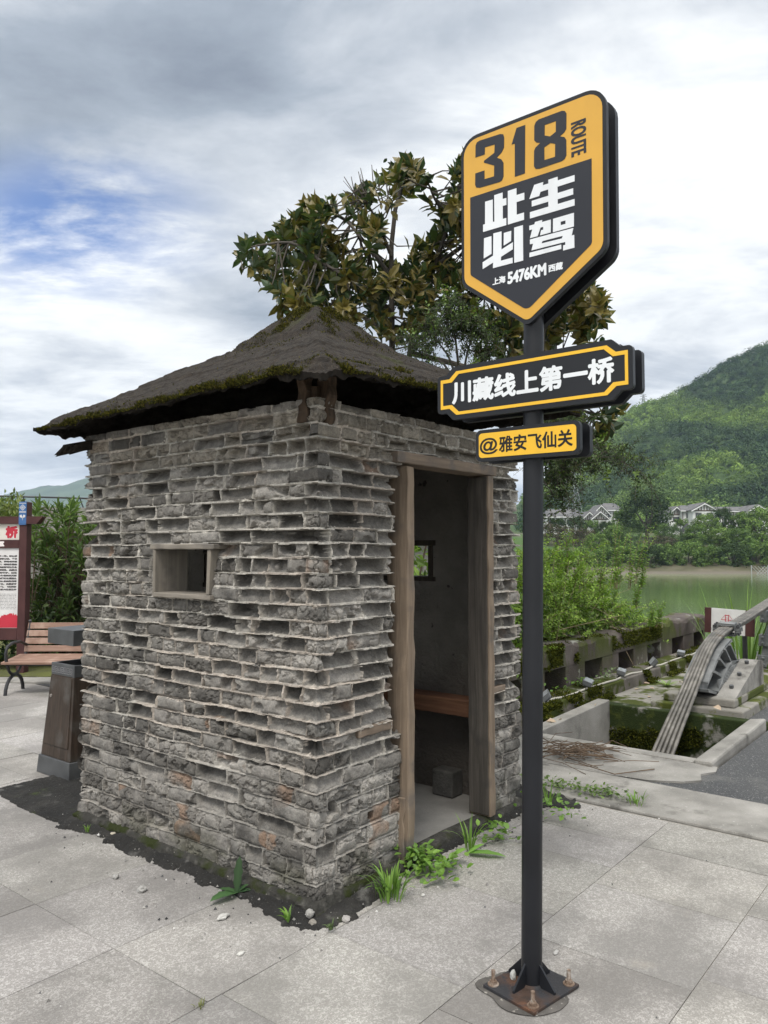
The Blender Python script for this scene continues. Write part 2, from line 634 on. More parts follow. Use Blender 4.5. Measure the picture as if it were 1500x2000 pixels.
M_MOSSWALL = surf('moss_coated_concrete', [(0, (0.15, 0.145, 0.13)), (1, (0.27, 0.26, 0.235))], 3, 10, 0.95, 0.8, 70,
                  patches=[((0.022, 0.034, 0.008), 2.2, 0.40, 0.46), ((0.05, 0.062, 0.012), 9, 0.52, 0.66)], bdist=0.02)

# terrain: one sheet to the horizon -------------------------------------------------
def axis(a, b, dense0, dense1, step, grow=1.13):
    pts = list(np.arange(dense0, dense1 + 1e-6, step))
    s, x = step, dense1
    while x < b:
        s *= grow
        x += s
        pts.append(x)
    s, x = step, dense0
    while x > a:
        s *= grow
        x -= s
        pts.insert(0, x)
    return np.array(pts)


def far_height(X, D):
    w = 0.8 * (fbm(X * 0.06, D * 0.06, 3, 5) - 0.5) * 2
    bank = np.interp(D + 4 * (fbm(X * 0.05, X * 0.0 + 2, 3, 9) - 0.5), [-1e4, 140, 154, 156, 158, 166, 200, 250, 6000], [-4.5, -4.5, -3.1, -2.7, -1.9, 1.2, 4.6, 7.5, 9.0])
    return bank + np.where(D > 158, w, w * 0.15)


tx, td = axis(-3500, 3500, -16, 40, 0.8), axis(-80, 5200, -6, 40, 0.8)
TX, TD = np.meshgrid(tx, td, indexing='ij')
TU = CAM[0] + FWD[0] * TD + RGT[0] * TX
TV = CAM[1] + FWD[1] * TD + RGT[1] * TX
# distance outside the near land
inside = np.minimum(np.maximum(10.9 - TU, -1e9), np.where(TU < 4.9, 40 - TV, 2.0 - TV))
inside = np.maximum(inside, np.minimum(np.maximum(-TX - 1.5, -1e9), 1e9) - 0.4 * np.maximum(TD - 30, 0))
TZ = np.where(inside > 0, -0.06, np.maximum(-0.06 + inside * 1.1, -4.5))
TZ = np.where((TD > 60), np.maximum(TZ, far_height(TX, TD)), TZ)
TZ = np.where((TU > 2.95) & (TU < 6.4) & (TV > -1.6) & (TV < 1.6), -1.4, TZ)
raw_mesh('ground', np.stack([TU.ravel(), TV.ravel(), TZ.ravel()], 1), [grid_faces(len(tx), len(td))[:, ::-1]],
         surf('bank_soil', [(0, (0.055, 0.05, 0.032)), (0.5, (0.09, 0.085, 0.05)), (1, (0.14, 0.12, 0.09))], 0.25, 9, 0.95, 0.5, 3,
              patches=[((0.05, 0.095, 0.02), 0.12, 0.40, 0.5, (1, 1, 1), -0.5, 1.0), ((0.13, 0.115, 0.09), 0.2, 0.2, 0.3, (1, 1, 1), -2.3, -2.75)]))['kind'] = 'structure'

# river
mw, t, b = new_mat('river_water', 0.07, 0.5)
vw = coords(t)
cw = ramp(t, noise(t, vw, 0.05, 6, 0.6), [(0.3, (0.085, 0.135, 0.045)), (0.7, (0.13, 0.19, 0.07))])
t.links.new(cw, b.inputs['Base Color'])
t.links.new(N(t, 'ShaderNodeBump', {'Height': noise(t, coords(t, (1, 1, 1)), 1.1, 5, 0.6), 'Strength': 0.12, 'Distance': 0.08}).outputs[0], b.inputs['Normal'])
b.inputs['IOR'].default_value = 1.33
pts = [XD(-600, -60, -3), XD(900, -60, -3), XD(900, 162, -3), XD(-600, 162, -3)]
raw_mesh('water', np.array(pts), [[[0, 1, 2, 3]]], mw)['kind'] = 'structure'

# wooded hill on the right, blue mountain on the left ---------------------------------
rX = [20, 80, 147, 179, 203, 230, 258, 278, 298, 338, 417, 560]
rZ = [8, 22, 59, 97, 111, 121, 137, 151, 159, 182, 206, 220]


def hill_h(X, D):
    ridge = np.interp(X, rX, rZ) + 5 * (fbm(X * 0.05, X * 0, 4, 31) - 0.5)
    up = np.interp(D, [255, 300, 600, 700, 900], [0.0, 0.06, 1.0, 0.97, 0.2])
    gully = 11 * (fbm(X * 0.016 + 0.004 * D, D * 0.007, 4, 12) - 0.5) * sst(255, 330, D) * (1 - sst(540, 600, D))
    return 6.8 + (ridge - 6.8) * up + gully


hx, hd = np.arange(40, 460, 3.0), np.arange(250, 900, 4.0)
HX, HD = np.meshgrid(hx, hd, indexing='ij')
HZ = hill_h(HX, HD) - 0.4
P0 = CAM[:2][None] + FWD[:2][None] * HD.ravel()[:, None] + RGT[:2][None] * HX.ravel()[:, None]
raw_mesh('hill', np.column_stack([P0, HZ.ravel()]), [grid_faces(len(hx), len(hd))[:, ::-1]],
         surf('hill_undergrowth', [(0, (0.03, 0.05, 0.016)), (1, (0.06, 0.10, 0.026))], 0.05, 9, 0.95, 0.6, 0.6), smooth=True)['kind'] = 'structure'

mx, md = np.arange(-2400, 300, 18.0), np.arange(2300, 3900, 24.0)
MX, MD = np.meshgrid(mx, md, indexing='ij')
ridge = np.interp(MX, [-2400, -1700, -1500, -1380, -1300, -1170, -1050, -850, -500, 300], [205, 214, 218, 236, 250, 278, 296, 330, 320, 200])
MZ = ridge * np.interp(MD, [2300, 3000, 3900], [0.03, 1.0, 0.2]) + 26 * (fbm(MX * 0.012, MD * 0.012, 5, 4) - 0.5) + 40 * (fbm(MX * 0.004, MD * 0.002, 3, 41) - 0.5) * np.interp(MD, [2300, 2600, 2950], [0, 1, 0.1])
P0 = CAM[:2][None] + FWD[:2][None] * MD.ravel()[:, None] + RGT[:2][None] * MX.ravel()[:, None]
raw_mesh('mountain', np.column_stack([P0, MZ.ravel()]), [grid_faces(len(mx), len(md))[:, ::-1]],
         surf('mountain_woods', [(0, (0.03, 0.05, 0.022)), (1, (0.085, 0.12, 0.05))], 0.012, 10, 0.95, 0.5, 0.05), smooth=True)['kind'] = 'structure'

# paving: stone slabs with open joints --------------------------------------------------
vrow = [-7.4, -6.75, -6.1, -5.45, -4.8, -4.12, -3.46, -2.8, -2.12, -1.46, -0.80, -0.14, 0.45, 1.08, 1.70, 2.35, 3.0, 3.65, 4.3, 4.95, 5.6, 6.25, 6.9, 7.55, 8.2, 8.85, 9.5]
V, F, C, rs = [], [], [], random.Random(3)
for i in range(len(vrow) - 1):
    a, bnd = vrow[i], vrow[i + 1]
    if a >= -0.2:
        us = [-0.70 - 0.62 * k for k in range(16, 0, -1)] + [-0.70, -0.02 if i % 2 else 0.25, 0.6, 1.25, 1.85, 2.17]
    else:
        o = (0.0, 0.55, 0.25)[i % 3]
        us = [-9.5 + o * 0.3 + 0.58 * k for k in range(17)] + [o * 0.4 + 0.45, o * 0.4 + 1.1, 1.70, 2.17]
    for k in range(len(us) - 1):
        x0, x1 = us[k] + 0.002, us[k + 1] - 0.002
        y0, y1 = a + 0.002, bnd - 0.002
        z = [rs.uniform(-0.0015, 0.0015) for _ in range(4)]
        n = len(V)
        V += [(x0, y0, z[0]), (x1, y0, z[1]), (x1, y1, z[2]), (x0, y1, z[3]), (x0, y0, -.04), (x1, y0, -.04), (x1, y1, -.04), (x0, y1, -.04)]
        F += [(n, n + 1, n + 2, n + 3), (n, n + 4, n + 5, n + 1), (n + 1, n + 5, n + 6, n + 2), (n + 2, n + 6, n + 7, n + 3), (n + 3, n + 7, n + 4, n)]
        g = rs.uniform(0.87, 1.07)
        C += [(g, g * rs.uniform(.985, 1.0), g * rs.uniform(.96, 1.0))] * 8
raw_mesh('pavement', V, [F], M_PAVE, col=np.array(C))['kind'] = 'structure'
s = MB().add([(-10, -8, -.005), (2.19, -8, -.005), (2.19, 10, -.005), (-10, 10, -.005)], [(0, 1, 2, 3)])
s.build('pavement_bed', surf('joint_sand', [(0, (0.08, 0.075, 0.068)), (0.35, (0.25, 0.23, 0.20)), (1, (0.46, 0.43, 0.37))], 0.9, 8, 0.95, 0.5, 90))['kind'] = 'structure'

# dark grit washed up round the foot of the booth
gu, gv = np.arange(-0.75, 2.32, 0.0125), np.arange(-0.85, 4.4, 0.0125)
GU, GV = np.meshgrid(gu, gv, indexing='ij')
du = np.maximum(np.maximum(-GU, GU - 1.86), 0)
dv = np.maximum(np.maximum(-GV, GV - 1.96), 0)
dist = np.hypot(du, dv)
wid = 0.100 + 0.13 * (fbm(GU * 3.1, GV * 3.1, 5, 60) - 0.5) + 0.085 * (fbm(GU * 20, GV * 20, 5, 61) - 0.5)
wid = wid + 0.30 * sst(1.85, 2.1, GU) * sst(-0.75, -0.3, GV) + 0.9 * sst(1.95, 2.35, GV) * sst(-0.15, -0.03, GU + 0.1 * (fbm(GV * 2, GU * 2, 3, 8) - .5)) * (1 - sst(2.85, 3.25, GV))
wid = wid - 0.05 * sst(0.1, 0.5, GU) * (1 - sst(-0.05, 0.05, GV))
mask = sst(-0.012, 0.012, wid - dist)
hgt = 0.003 + 0.016 * fbm(GU * 9, GV * 9, 4, 3) + 0.008 * vn(GU * 75, GV * 75, 5) + 0.03 * np.exp(-dist / 0.06) * fbm(GU * 5, GV * 5, 3, 15)
GZ = np.where(mask > 0.02, -0.004 + (hgt + 0.004) * mask, -0.03)
raw_mesh('dirt', np.column_stack([GU.ravel(), GV.ravel(), GZ.ravel()]), [grid_faces(len(gu), len(gv))], M_DIRT, smooth=True)['kind'] = 'structure'

# kerb strip and yard beyond
MB().box((2.20, -9, -0.1), (2.84, 0.62, 0.012)).build('kerb', M_CONC, bevel=0.012)['kind'] = 'structure'
yd = MB()
for (x0, y0, x1, y1) in ((2.84, -10, 3.52, 1.05), (3.52, -10, 5.32, -0.70), (3.52, 0.94, 5.32, 1.05), (5.32, -10, 10.9, 1.05), (2.2, 0.62, 2.84, 1.05), (2.2, 1.05, 4.2, 12)):
    yd.add([(x0, y0, -.004), (x1, y0, -.004), (x1, y1, -.004), (x0, y1, -.004)], [(0, 1, 2, 3)])
yd.build('road', M_ASPH)['kind'] = 'structure'
# concrete apron between kerb and pit, worn at its right end
ap = [(2.86, 1.0), (2.86, -0.15), (2.9, -0.42), (3.0, -0.62), (3.12, -0.70), (3.26, -0.66), (3.4, -0.72), (3.53, -0.70), (3.53, 1.0)]
MB().prism(ap, lambda a, b, d: (a, b, d), 0.006, -0.05).build('concrete_apron', M_CONC, bevel=0.004)['kind'] = 'structure'
MB().add([(5.33, -0.44, .004), (10.2, -0.44, .004), (10.2, 1.04, .004), (5.33, 1.04, .004)], [(0, 1, 2, 3)]).build('mossy_floor', M_MOSSCONC)['kind'] = 'structure'
# planting bed at the far left
q = [XD(-13, 9.75), XD(1.0, 9.75), XD(1.0, 13.5), XD(-13, 13.5)]
MB().hexa([p + np.array([0, 0, -.05]) for p in q], [p + np.array([0, 0, .03]) for p in q]).build('planting_bed', surf('mossy_soil', [(0, (0.05, 0.05, 0.025)), (1, (0.11, 0.12, 0.03))], 3, 9, 0.95, 0.7, 50, patches=[((0.16, 0.15, 0.12), 20, 0.6, 0.7)]))['kind'] = 'structure'
q = [XD(-13, 9.4), XD(1.0, 9.4), XD(1.0, 9.75), XD(-13, 9.75)]
MB().hexa([p + np.array([0, 0, -.05]) for p in q], [p + np.array([0, 0, .022]) for p in q]).build('bed_kerb', M_CONC, bevel=0.01)['kind'] = 'structure'

# ================================================================ BRICK BOOTH
LU, LV = 1.86, 1.96
ZB, ZT = 0.055, 2.295
booth = thing('guard_booth', 'weathered grey brick booth with eroded joints under a mossy hipped roof', 'guard booth', (0, 0, 0))

sA = np.arange(0, LV, 0.0045)
sB = LV + np.arange(0, LU, 0.0045)
sC = LV + LU + np.arange(0, LV, 0.012)
sD = 2 * LV + LU + np.arange(0, LU + 1e-6, 0.012)
ss = np.concatenate([sA, sB, sC, sD])
PER = 2 * (LU + LV)
zz = np.arange(ZB, ZT + 1e-6, 0.004)
S, Z = np.meshgrid(ss, zz, indexing='ij')
SW = np.where(S > PER - 0.5, S - PER, S)          # keeps noise continuous enough at the seam
zw = Z + 0.015 * (fbm(S * 1.6, Z * 0.8, 3, 71) - 0.5) + 0.012 * (fbm(S * 7, Z * 5, 2, 72) - 0.5) - 0.02 * (fbm(S * 0.7, Z * 0.7, 2, 70) - 0.5)
rs = np.random.default_rng(11)
cz = [ZB - 0.02]
while cz[-1] < ZT + 0.1:
    cz.append(cz[-1] + float(np.interp(cz[-1], [0.1, 0.7, 1.2], [0.0815, 0.0765, 0.0715])) + rs.normal() * 0.003)
cz = np.array(cz)
nc = len(cz) - 1
K = np.clip(np.searchsorted(cz, zw) - 1, 0, nc - 1)
zl = zw - cz[K]
hk = (cz[1:] - cz[:-1])[K]
sfrac = np.zeros_like(S)
slen = np.ones_like(S)
r1, r2, r3, r4, r5, mid = [np.zeros_like(S) for _ in range(6)]
swob = S + 0.012 * (fbm(S * 9, Z * 14, 3, 73) - 0.5)
for k in range(nc):
    m = K == k
    if not m.any():
        continue
    bl, x = [-0.3 + rs.uniform(0, 0.24)], -0.3
    while bl[-1] < PER + 0.4:
        bl.append(bl[-1] + rs.choice([0.238, 0.222, 0.118, 0.165], p=[0.5, 0.14, 0.28, 0.08]))
    bl = np.array(bl)
    # keep a joint away from the near corner so that a brick turns it
    j = np.argmin(abs(bl - LV))
    if abs(bl[j] - LV) < 0.05:
        bl[j] += 0.07 * (1 if bl[j] >= LV else -1)
    ib = np.clip(np.searchsorted(bl, swob[m]) - 1, 0, len(bl) - 2)
    sfrac[m] = swob[m] - bl[ib]
    slen[m] = (bl[ib + 1] - bl[ib])
    mid[m] = (bl[ib] + bl[ib + 1]) / 2
    for r in (r1, r2, r3, r4, r5):
        rv = rs.uniform(size=len(bl))
        r[m] = rv[ib]
dz = np.minimum(zl, hk - zl)
dsj = np.minimum(sfrac, slen - sfrac)
nA = fbm(S * 30, Z * 30, 4, 80)
nB = fbm(S * 75, Z * 75, 3, 81)
nC = fbm(S * 5.0, Z * 7.0, 3, 82)
nD = fbm(S * 14, Z * 22, 4, 86)
ridged = 1 - np.abs(2 * fbm(S * 22, Z * 26, 4, 87) - 1)
onB = (S > LV) & (S < LV + LU)
low = 1 - sst(0.42, 0.75, Z + 0.25 * (nC - 0.5))          # sound courses at the foot
top = sst(2.12, 2.18, Z)
ero = np.where(onB, 0.80, 0.34 + 0.42 * sst(1.0, 1.8, S) * sst(.45, .8, Z) + 0.34 * sst(1.35, 1.8, Z)) * (1 - 0.86 * low) * (1 - 0.95 * top)
ero = np.where(onB & (S > LV + 1.48), 0.62 * (1 - 0.8 * low) * (1 - 0.9 * top), ero)
ero = np.where(np.abs(mid - LV) < 0.15, ero * 0.62, ero)
ero = ero + 0.5 * (fbm(mid * 1.7, cz[K] * 2.3, 2, 90) - 0.5)
rec = r1 < ero
flush = 0.003 + 0.013 * r2 ** 1.5 + 0.012 * (nC - 0.5)
e = np.minimum(dz - 0.0045, dsj - 0.0045)
rnd = 0.005 + 0.014 * r3 * r4
dfl = flush + 0.016 * np.exp(-np.maximum(e, 0) / rnd) + 0.012 * (nD - 0.5) + 0.010 * np.maximum(ridged - 0.82, 0) / 0.18 * (r4 > 0.35)
chip = sst(0.60, 0.68, fbm(S * 11 + 31 * r4, Z * 13, 4, 91)) * (r5 > 0.3)
dfl = dfl + 0.02 * chip
R = 0.034 + 0.054 * r2 + np.where(r5 > 0.95, 0.05, 0)
zr = np.clip(zl / hk, 0, 1)
side = sst(0.002, 0.022, dsj)
prof = (0.45 + 0.62 * sst(0.0, 0.85, zr + 0.25 * (nD - 0.5))) * (0.5 + 0.5 * side)
drc = R * prof + 0.016 * (nD - 0.5) + 0.006 * (nA - 0.5)
half = sst(0.46, 0.56, fbm(S * 7 + 17 * r3, Z * 9 + 5 * r4, 3, 92) + 0.25 * (r4 - 0.5))
drc = np.where(r3 > 0.72, dfl * half + drc * (1 - half), drc)
dbr = np.where(rec, drc, dfl)
hwh = (0.0048 - 0.0016 * low) + 0.004 * (fbm(S * 16, Z * 3, 3, 83) - 0.3)
hwv = 0.0040 + 0.006 * (fbm(S * 3, Z * 30, 3, 84) - 0.4)
mh = dz < hwh
mv = (dsj < hwv) & ~mh & ~((mid * 7.13 + cz[K] * 31.7) % 1.0 < np.where(rec, 0.3, 0.15))
keep = fbm(S * 3.2, cz[K] * 9, 3, 85)
nJ = fbm(S * 26, Z * 8, 4, 95)
dmh = 0.002 + 0.030 * np.clip(nJ - 0.42, 0, 1) + 0.03 * sst(0.62, 0.70, keep) + 0.004 * (nB - 0.5)
dmh = dmh * (1 - low) + low * (0.010 + 0.012 * nA)
dmh = np.where(top > 0.5, 0.010 + 0.006 * nA, dmh)
dmv = 0.004 + 0.030 * np.clip(fbm(S * 6, Z * 34, 3, 96) - 0.36, 0, 1) + 0.045 * (fbm(mid * 40, cz[K] * 40, 1, 97) > 0.66)
dmh = np.where(rec, dmh, np.maximum(dmh, flush + 0.003 + 0.008 * nA))
dmv = np.where(rec, dmv, flush + 0.004 + 0.012 * nA)
dmv = dmv * (1 - low) + low * (0.010 + 0.012 * nA)
dep = np.where(mh, dmh, np.where(mv, np.minimum(dmv, dbr + 0.01), dbr))
dep = dep + 0.004 * (nA - 0.5) + 0.003 * (nB - 0.5)
dep = dep - 0.014 * (fbm(S * 1.1, Z * 1.1, 2, 98) - 0.5) + 0.010 * low * 0
# a few open holes
for hs, hz_, rr in ((LV + 0.17, 1.13, 0.02), (LV + 0.13, 0.43, 0.026), (LV + 0.40, 0.33, 0.02), (0.62, 2.13, 0.025)):
    dep = np.where((np.abs(S - hs) < rr * 1.1) & (np.abs(Z - hz_) < rr), 0.109, dep)
dep = np.clip(dep, -0.012, 0.110)

# colours: every brick its own grey, some brick-red, mortar pale
g = 0.072 + 0.25 * (0.75 * r3 + 0.25 * r4) ** 1.45
base = np.stack([g * 1.05, g * 0.99, g * 0.905], -1)
redm = ((r5 < 0.02) | ((fbm(S * 3, Z * 3, 3, 101) > 0.70) & (r5 < 0.3)))[..., None] * sst(0.35, 0.6, nC)[..., None]
base = base * (1 - redm * 0.75) + np.array([0.22, 0.145, 0.10]) * redm * 0.75
lichen = sst(0.5, 0.72, fbm(S * 8 + 9 * r2, Z * 9, 5, 102))[..., None]
base = base * (1 - 0.5 * lichen) + np.array([0.25, 0.24, 0.22]) * 0.5 * lichen
soot = sst(0.55, 0.75, fbm(S * 6, Z * 5 + 4 * r1, 5, 103))[..., None]
base = base * (1 - 0.55 * soot) + np.array([0.048, 0.046, 0.044]) * 0.55 * soot
topm = (sst(2.03, 2.07, Z) * np.where(onB | (r4 > 0.35), 1, 0))[..., None]
base = base * (1 - topm * 0.7) + np.array([0.25, 0.225, 0.185]) * (0.75 + 0.5 * r2[..., None]) * topm * 0.7
mort = np.array([0.42, 0.40, 0.36]) * (0.55 + 0.75 * nA[..., None])
pinkm = sst(0.52, 0.66, fbm(S * 2.2, Z * 2.2, 3, 104))[..., None]
mort = mort * (1 - 0.5 * pinkm) + np.array([0.40, 0.335, 0.28]) * 0.5 * pinkm
mort = mort * (1 - 0.75 * low[..., None]) + base * 0.80 * low[..., None]
fray = (nB > 0.70)[..., None] & ((dz < hwh * 1.8) | (dsj < hwv * 1.8))[..., None]
colr = np.where((mh | mv)[..., None] | fray, mort, base)
colr = colr * (0.82 + 0.36 * nB[..., None])
green = (sst(0.24, 0.06, Z - 0.12 * (nC - 0.5)) * sst(0.52, 0.66, fbm(S * 4, Z * 6, 4, 105)))[..., None]
colr = colr * (1 - 0.6 * green) + np.array([0.055, 0.056, 0.032]) * 0.6 * green

# place on the four walls, mitred at the corners
s_ = S % PER
face = np.select([s_ < LV, s_ < LV + LU, s_ < 2 * LV + LU], [0, 1, 2], 3)
tl = np.select([face == 0, face == 1, face == 2], [s_, s_ - LV, s_ - LV - LU], s_ - 2 * LV - LU)
Lf = np.where((face == 0) | (face == 2), LV, LU)
DM = 0.09
inw = np.maximum(0, 1 - tl / DM) - np.maximum(0, 1 - (Lf - tl) / DM)
rc = 0.012
n_in = dep
tan = tl + n_in * inw
U_ = np.select([face == 0, face == 1, face == 2], [n_in, tan, LU - n_in], LU - tan)
V_ = np.select([face == 0, face == 1, face == 2], [LV - tan, n_in, tan], LV - n_in)
# batter: the wall stands slightly proud at the foot
V3 = np.stack([U_, V_, Z], -1)
Fq = grid_faces(len(ss), len(zz))
ic, jc = np.meshgrid(np.arange(len(ss) - 1), np.arange(len(zz) - 1), indexing='ij')
sc_, zc_ = ss[ic].ravel(), zz[jc].ravel()
hole = ((sc_ > LV - 1.214) & (sc_ < LV - 0.732) & (zc_ > 1.360) & (zc_ < 1.625)) \
    | ((sc_ > LV + 0.625) & (sc_ < LV + 1.475) & (zc_ < 2.095)) \
    | ((sc_ > LV + 0.585 - 0.05 * fbm(zc_ * 6, zc_ * 0, 3, 150) * (zc_ < 1.95)) & (sc_ < LV + 0.7) & (zc_ > 0.62 + 0.1 * fbm(sc_ * 20, sc_, 2, 151)) & (zc_ < 1.98)) \
    | ((sc_ > LV + LU + 0.57) & (sc_ < LV + LU + 1.08) & (zc_ > 1.40) & (zc_ < 1.66)) \
    | ((sc_ > 2 * LV + LU + LU - 1.31) & (sc_ < 2 * LV + LU + LU - 0.80) & (zc_ > 1.36) & (zc_ < 1.61))
mb_, tb, bb = new_mat('eroded_brick', 0.93, 0.15)
ca = N(tb, 'ShaderNodeAttribute', attribute_name='col').outputs['Color']
gr = noise(tb, coords(tb), 140, 5, 0.65)
gr2 = noise(tb, coords(tb), 22, 8, 0.65)
cb = mixc(tb, 1.0, ca, ramp(tb, gr, [(0.3, (0.72, 0.72, 0.72)), (0.7, (1.25, 1.25, 1.25))]), 'MULTIPLY')
cb = mixc(tb, 1.0, cb, ramp(tb, gr2, [(0.3, (0.75, 0.75, 0.76)), (0.7, (1.2, 1.19, 1.17))]), 'MULTIPLY')
tb.links.new(cb, bb.inputs['Base Color'])
tb.links.new(N(tb, 'ShaderNodeBump', {'Height': maths(tb, 'ADD', gr, gr2), 'Strength': 0.7, 'Distance': 0.005}).outputs[0], bb.inputs['Normal'])
raw_mesh('brick_wall', V3.reshape(-1, 3), [Fq[~hole]], mb_, booth, col=colr.reshape(-1, 3))
del S, Z, zw, K, zl, hk, sfrac, slen, colr, base, mort

# inner plastered shell
M_PLAST = surf('rough_plaster', [(0, (0.13, 0.12, 0.105)), (0.5, (0.20, 0.187, 0.165)), (1, (0.27, 0.255, 0.225))], 3, 10, 0.95, 0.9, 34, bdist=0.02,
               patches=[((0.06, 0.055, 0.05), 9, 0.66, 0.70), ((0.09, 0.08, 0.07), 1.6, 0.25, 0.45, (1, 1, 1), 0.9, 0.55)])
pl = MB()


def pierced(a0, a1, z0, z1, holes, fn):
    """wall panel split into blocks round its openings; fn(a, b, d)"""
    xs = sorted({a0, a1, *[h[0] for h in holes], *[h[1] for h in holes]})
    zs = sorted({z0, z1, *[h[2] for h in holes], *[h[3] for h in holes]})
    for i in range(len(xs) - 1):
        for j in range(len(zs) - 1):
            cx, cz_ = (xs[i] + xs[i + 1]) / 2, (zs[j] + zs[j + 1]) / 2
            if any(h[0] < cx < h[1] and h[2] < cz_ < h[3] for h in holes):
                continue
            pl.prism([(xs[i], zs[j]), (xs[i + 1], zs[j]), (xs[i + 1], zs[j + 1]), (xs[i], zs[j + 1])], fn, 0, 1)


ZC = 2.255
pierced(0.115, LV - 0.115, 0.05, ZC, [(0.732, 1.214, 1.36, 1.625)], lambda a, b, d: (0.115 + 0.035 * d, a, b))
pierced(0.115, LV - 0.115, 0.05, ZC, [(0.57, 1.08, 1.40, 1.66)], lambda a, b, d: (LU - 0.115 - 0.035 * d, a, b))
pierced(0.151, LU - 0.151, 0.05, ZC, [(0.615, 1.50, 0.0, 2.095)], lambda a, b, d: (a, 0.115 + 0.035 * d, b))
pierced(0.151, LU - 0.151, 0.05, ZC, [(0.80, 1.31, 1.36, 1.61)], lambda a, b, d: (a, LV - 0.115 - 0.035 * d, b))
pl.build('plaster_wall', M_PLAST, booth)
MB().box((0.1, 0.015, -0.05), (LU - 0.1, LV - 0.1, 0.052)).build('floor', surf('dusty_concrete', [(0, (0.16, 0.155, 0.145)), (1, (0.27, 0.26, 0.24))], 4, 9, 0.95, 0.4, 90, patches=[((0.45, 0.44, 0.42), 55, 0.68, 0.73)]), booth)

# concrete footing with pebbles, moss on it
fu = np.concatenate([np.arange(0, LV, 0.01), LV + np.arange(0, LU, 0.01), LV + LU + np.arange(0, LV, 0.04), 2 * LV + LU + np.arange(0, LU + .001, 0.04)])
fv = np.linspace(0, 1, 14)
SS, TT = np.meshgrid(fu, fv, indexing='ij')
out = 0.004 + 0.022 * (fbm(SS * 7, TT * 2, 4, 140) - 0.4) + 0.012 * np.maximum(vn(SS * 42, TT * 4.4, 141) - 0.55, 0) / 0.45 + 0.018 * (1 - TT) - 0.012 * sst(0.7, 1.0, TT)
zf = -0.03 + TT * (0.092 + 0.02 * (fbm(SS * 3, SS * 0, 3, 142) - 0.5))
out = np.where(TT > 0.99, -0.06, out)
s_ = SS % PER
face = np.select([s_ < LV, s_ < LV + LU, s_ < 2 * LV + LU], [0, 1, 2], 3)
tl = np.select([face == 0, face == 1, face == 2], [s_, s_ - LV, s_ - LV - LU], s_ - 2 * LV - LU)
Lf = np.where((face == 0) | (face == 2), LV, LU)
dep = -out
inw = np.maximum(0, 1 - tl / DM) - np.maximum(0, 1 - (Lf - tl) / DM)
tan = tl + dep * inw
U_ = np.select([face == 0, face == 1, face == 2], [dep, tan, LU - dep], LU - tan)
V_ = np.select([face == 0, face == 1, face == 2], [LV - tan, dep, tan], LV - dep)
M_FOOT = surf('pebbly_footing', [(0, (0.022, 0.021, 0.018)), (0.6, (0.045, 0.043, 0.038)), (1, (0.10, 0.095, 0.085))], 22, 8, 0.95, 0.9, 90,
              patches=[((0.022, 0.028, 0.006), 4.0, 0.48, 0.60), ((0.28, 0.26, 0.23), 34, 0.69, 0.72)])
raw_mesh('footing', np.stack([U_, V_, zf], -1).reshape(-1, 3), [grid_faces(len(fu), len(fv))], M_FOOT, booth, smooth=True)

# timber: door frame, window frames, bench plank, corner post -----------------------------------
M_JAMB = wood('weathered_jamb', (0.115, 0.088, 0.066), (0.28, 0.215, 0.155), 2, 0.85, grime=(0.10, 0.09, 0.08))
M_LINT = wood('weathered_lintel', (0.12, 0.095, 0.075), (0.26, 0.20, 0.15), 0, 0.85, grime=(0.10, 0.095, 0.09))
M_GREYW = wood('grey_window_wood', (0.15, 0.135, 0.115), (0.30, 0.265, 0.22), 1, 0.85, grime=(0.12, 0.11, 0.10))
M_GREYV = wood('grey_window_post', (0.13, 0.118, 0.10), (0.26, 0.23, 0.19), 2, 0.85, grime=(0.11, 0.10, 0.09))
M_DARKW = wood('dark_wood', (0.03, 0.026, 0.022), (0.08, 0.065, 0.05), 2, 0.8)
M_REDW = wood('reddish_plank', (0.10, 0.05, 0.03), (0.22, 0.11, 0.065), 1, 0.7)


def worn(o, n=4, amp=0.004, seed=0):
    """subdivide and roughen a timber so that its edges are not machine-true"""
    import bmesh
    bm = bmesh.new()
    bm.from_mesh(o.data)
    bmesh.ops.bevel(bm, geom=list(bm.edges), offset=0.004, segments=1, affect='EDGES')
    long_e = [e for e in bm.edges if e.calc_length() > 0.25]
    bmesh.ops.subdivide_edges(bm, edges=long_e, cuts=24, use_grid_fill=True)
    for v in bm.verts:
        p = v.co
        k = Vector((math.sin(p.x * 31 + p.z * 17 + seed) + math.sin(p.z * 43 + p.y * 29), math.sin(p.y * 37 + p.z * 23 + seed) + math.sin(p.z * 61 + p.x * 19), 0.5 * math.sin(p.x * 53 + p.y * 41)))
        v.co += k * amp * 0.5
    bm.to_mesh(o.data)
    bm.free()
    return o


JZ0 = 0.056
dfr = MB().box((0.632, -0.030, JZ0), (0.690, 0.105, 2.03)).build('door_frame', M_JAMB, booth)
worn(dfr, amp=0.004)
worn(MB().box((1.424, -0.030, JZ0 + 0.002), (1.482, 0.115, 2.042)).build('jamb', M_JAMB, dfr), amp=0.004, seed=3)
worn(MB().box((1.4170, -0.020, JZ0 + 0.01), (1.4225, 0.112, 2.036)).build('jamb_shade_board', wood('jamb_shade_wood', (0.035, 0.031, 0.027), (0.105, 0.093, 0.08), 2, 0.85, grime=(0.05, 0.046, 0.042)), dfr), amp=0.002, seed=3)  # added thin board, its dark colour stands in for shade on the jamb's inner face
worn(MB().box((0.560, -0.024, 2.046), (1.535, 0.118, 2.104)).build('lintel', M_LINT, dfr), amp=0.004, seed=5)
worn(MB().box((0.618, -0.012, 0.02), (0.634, 0.05, 0.36)).build('splint', M_JAMB, dfr), amp=0.006, seed=9)

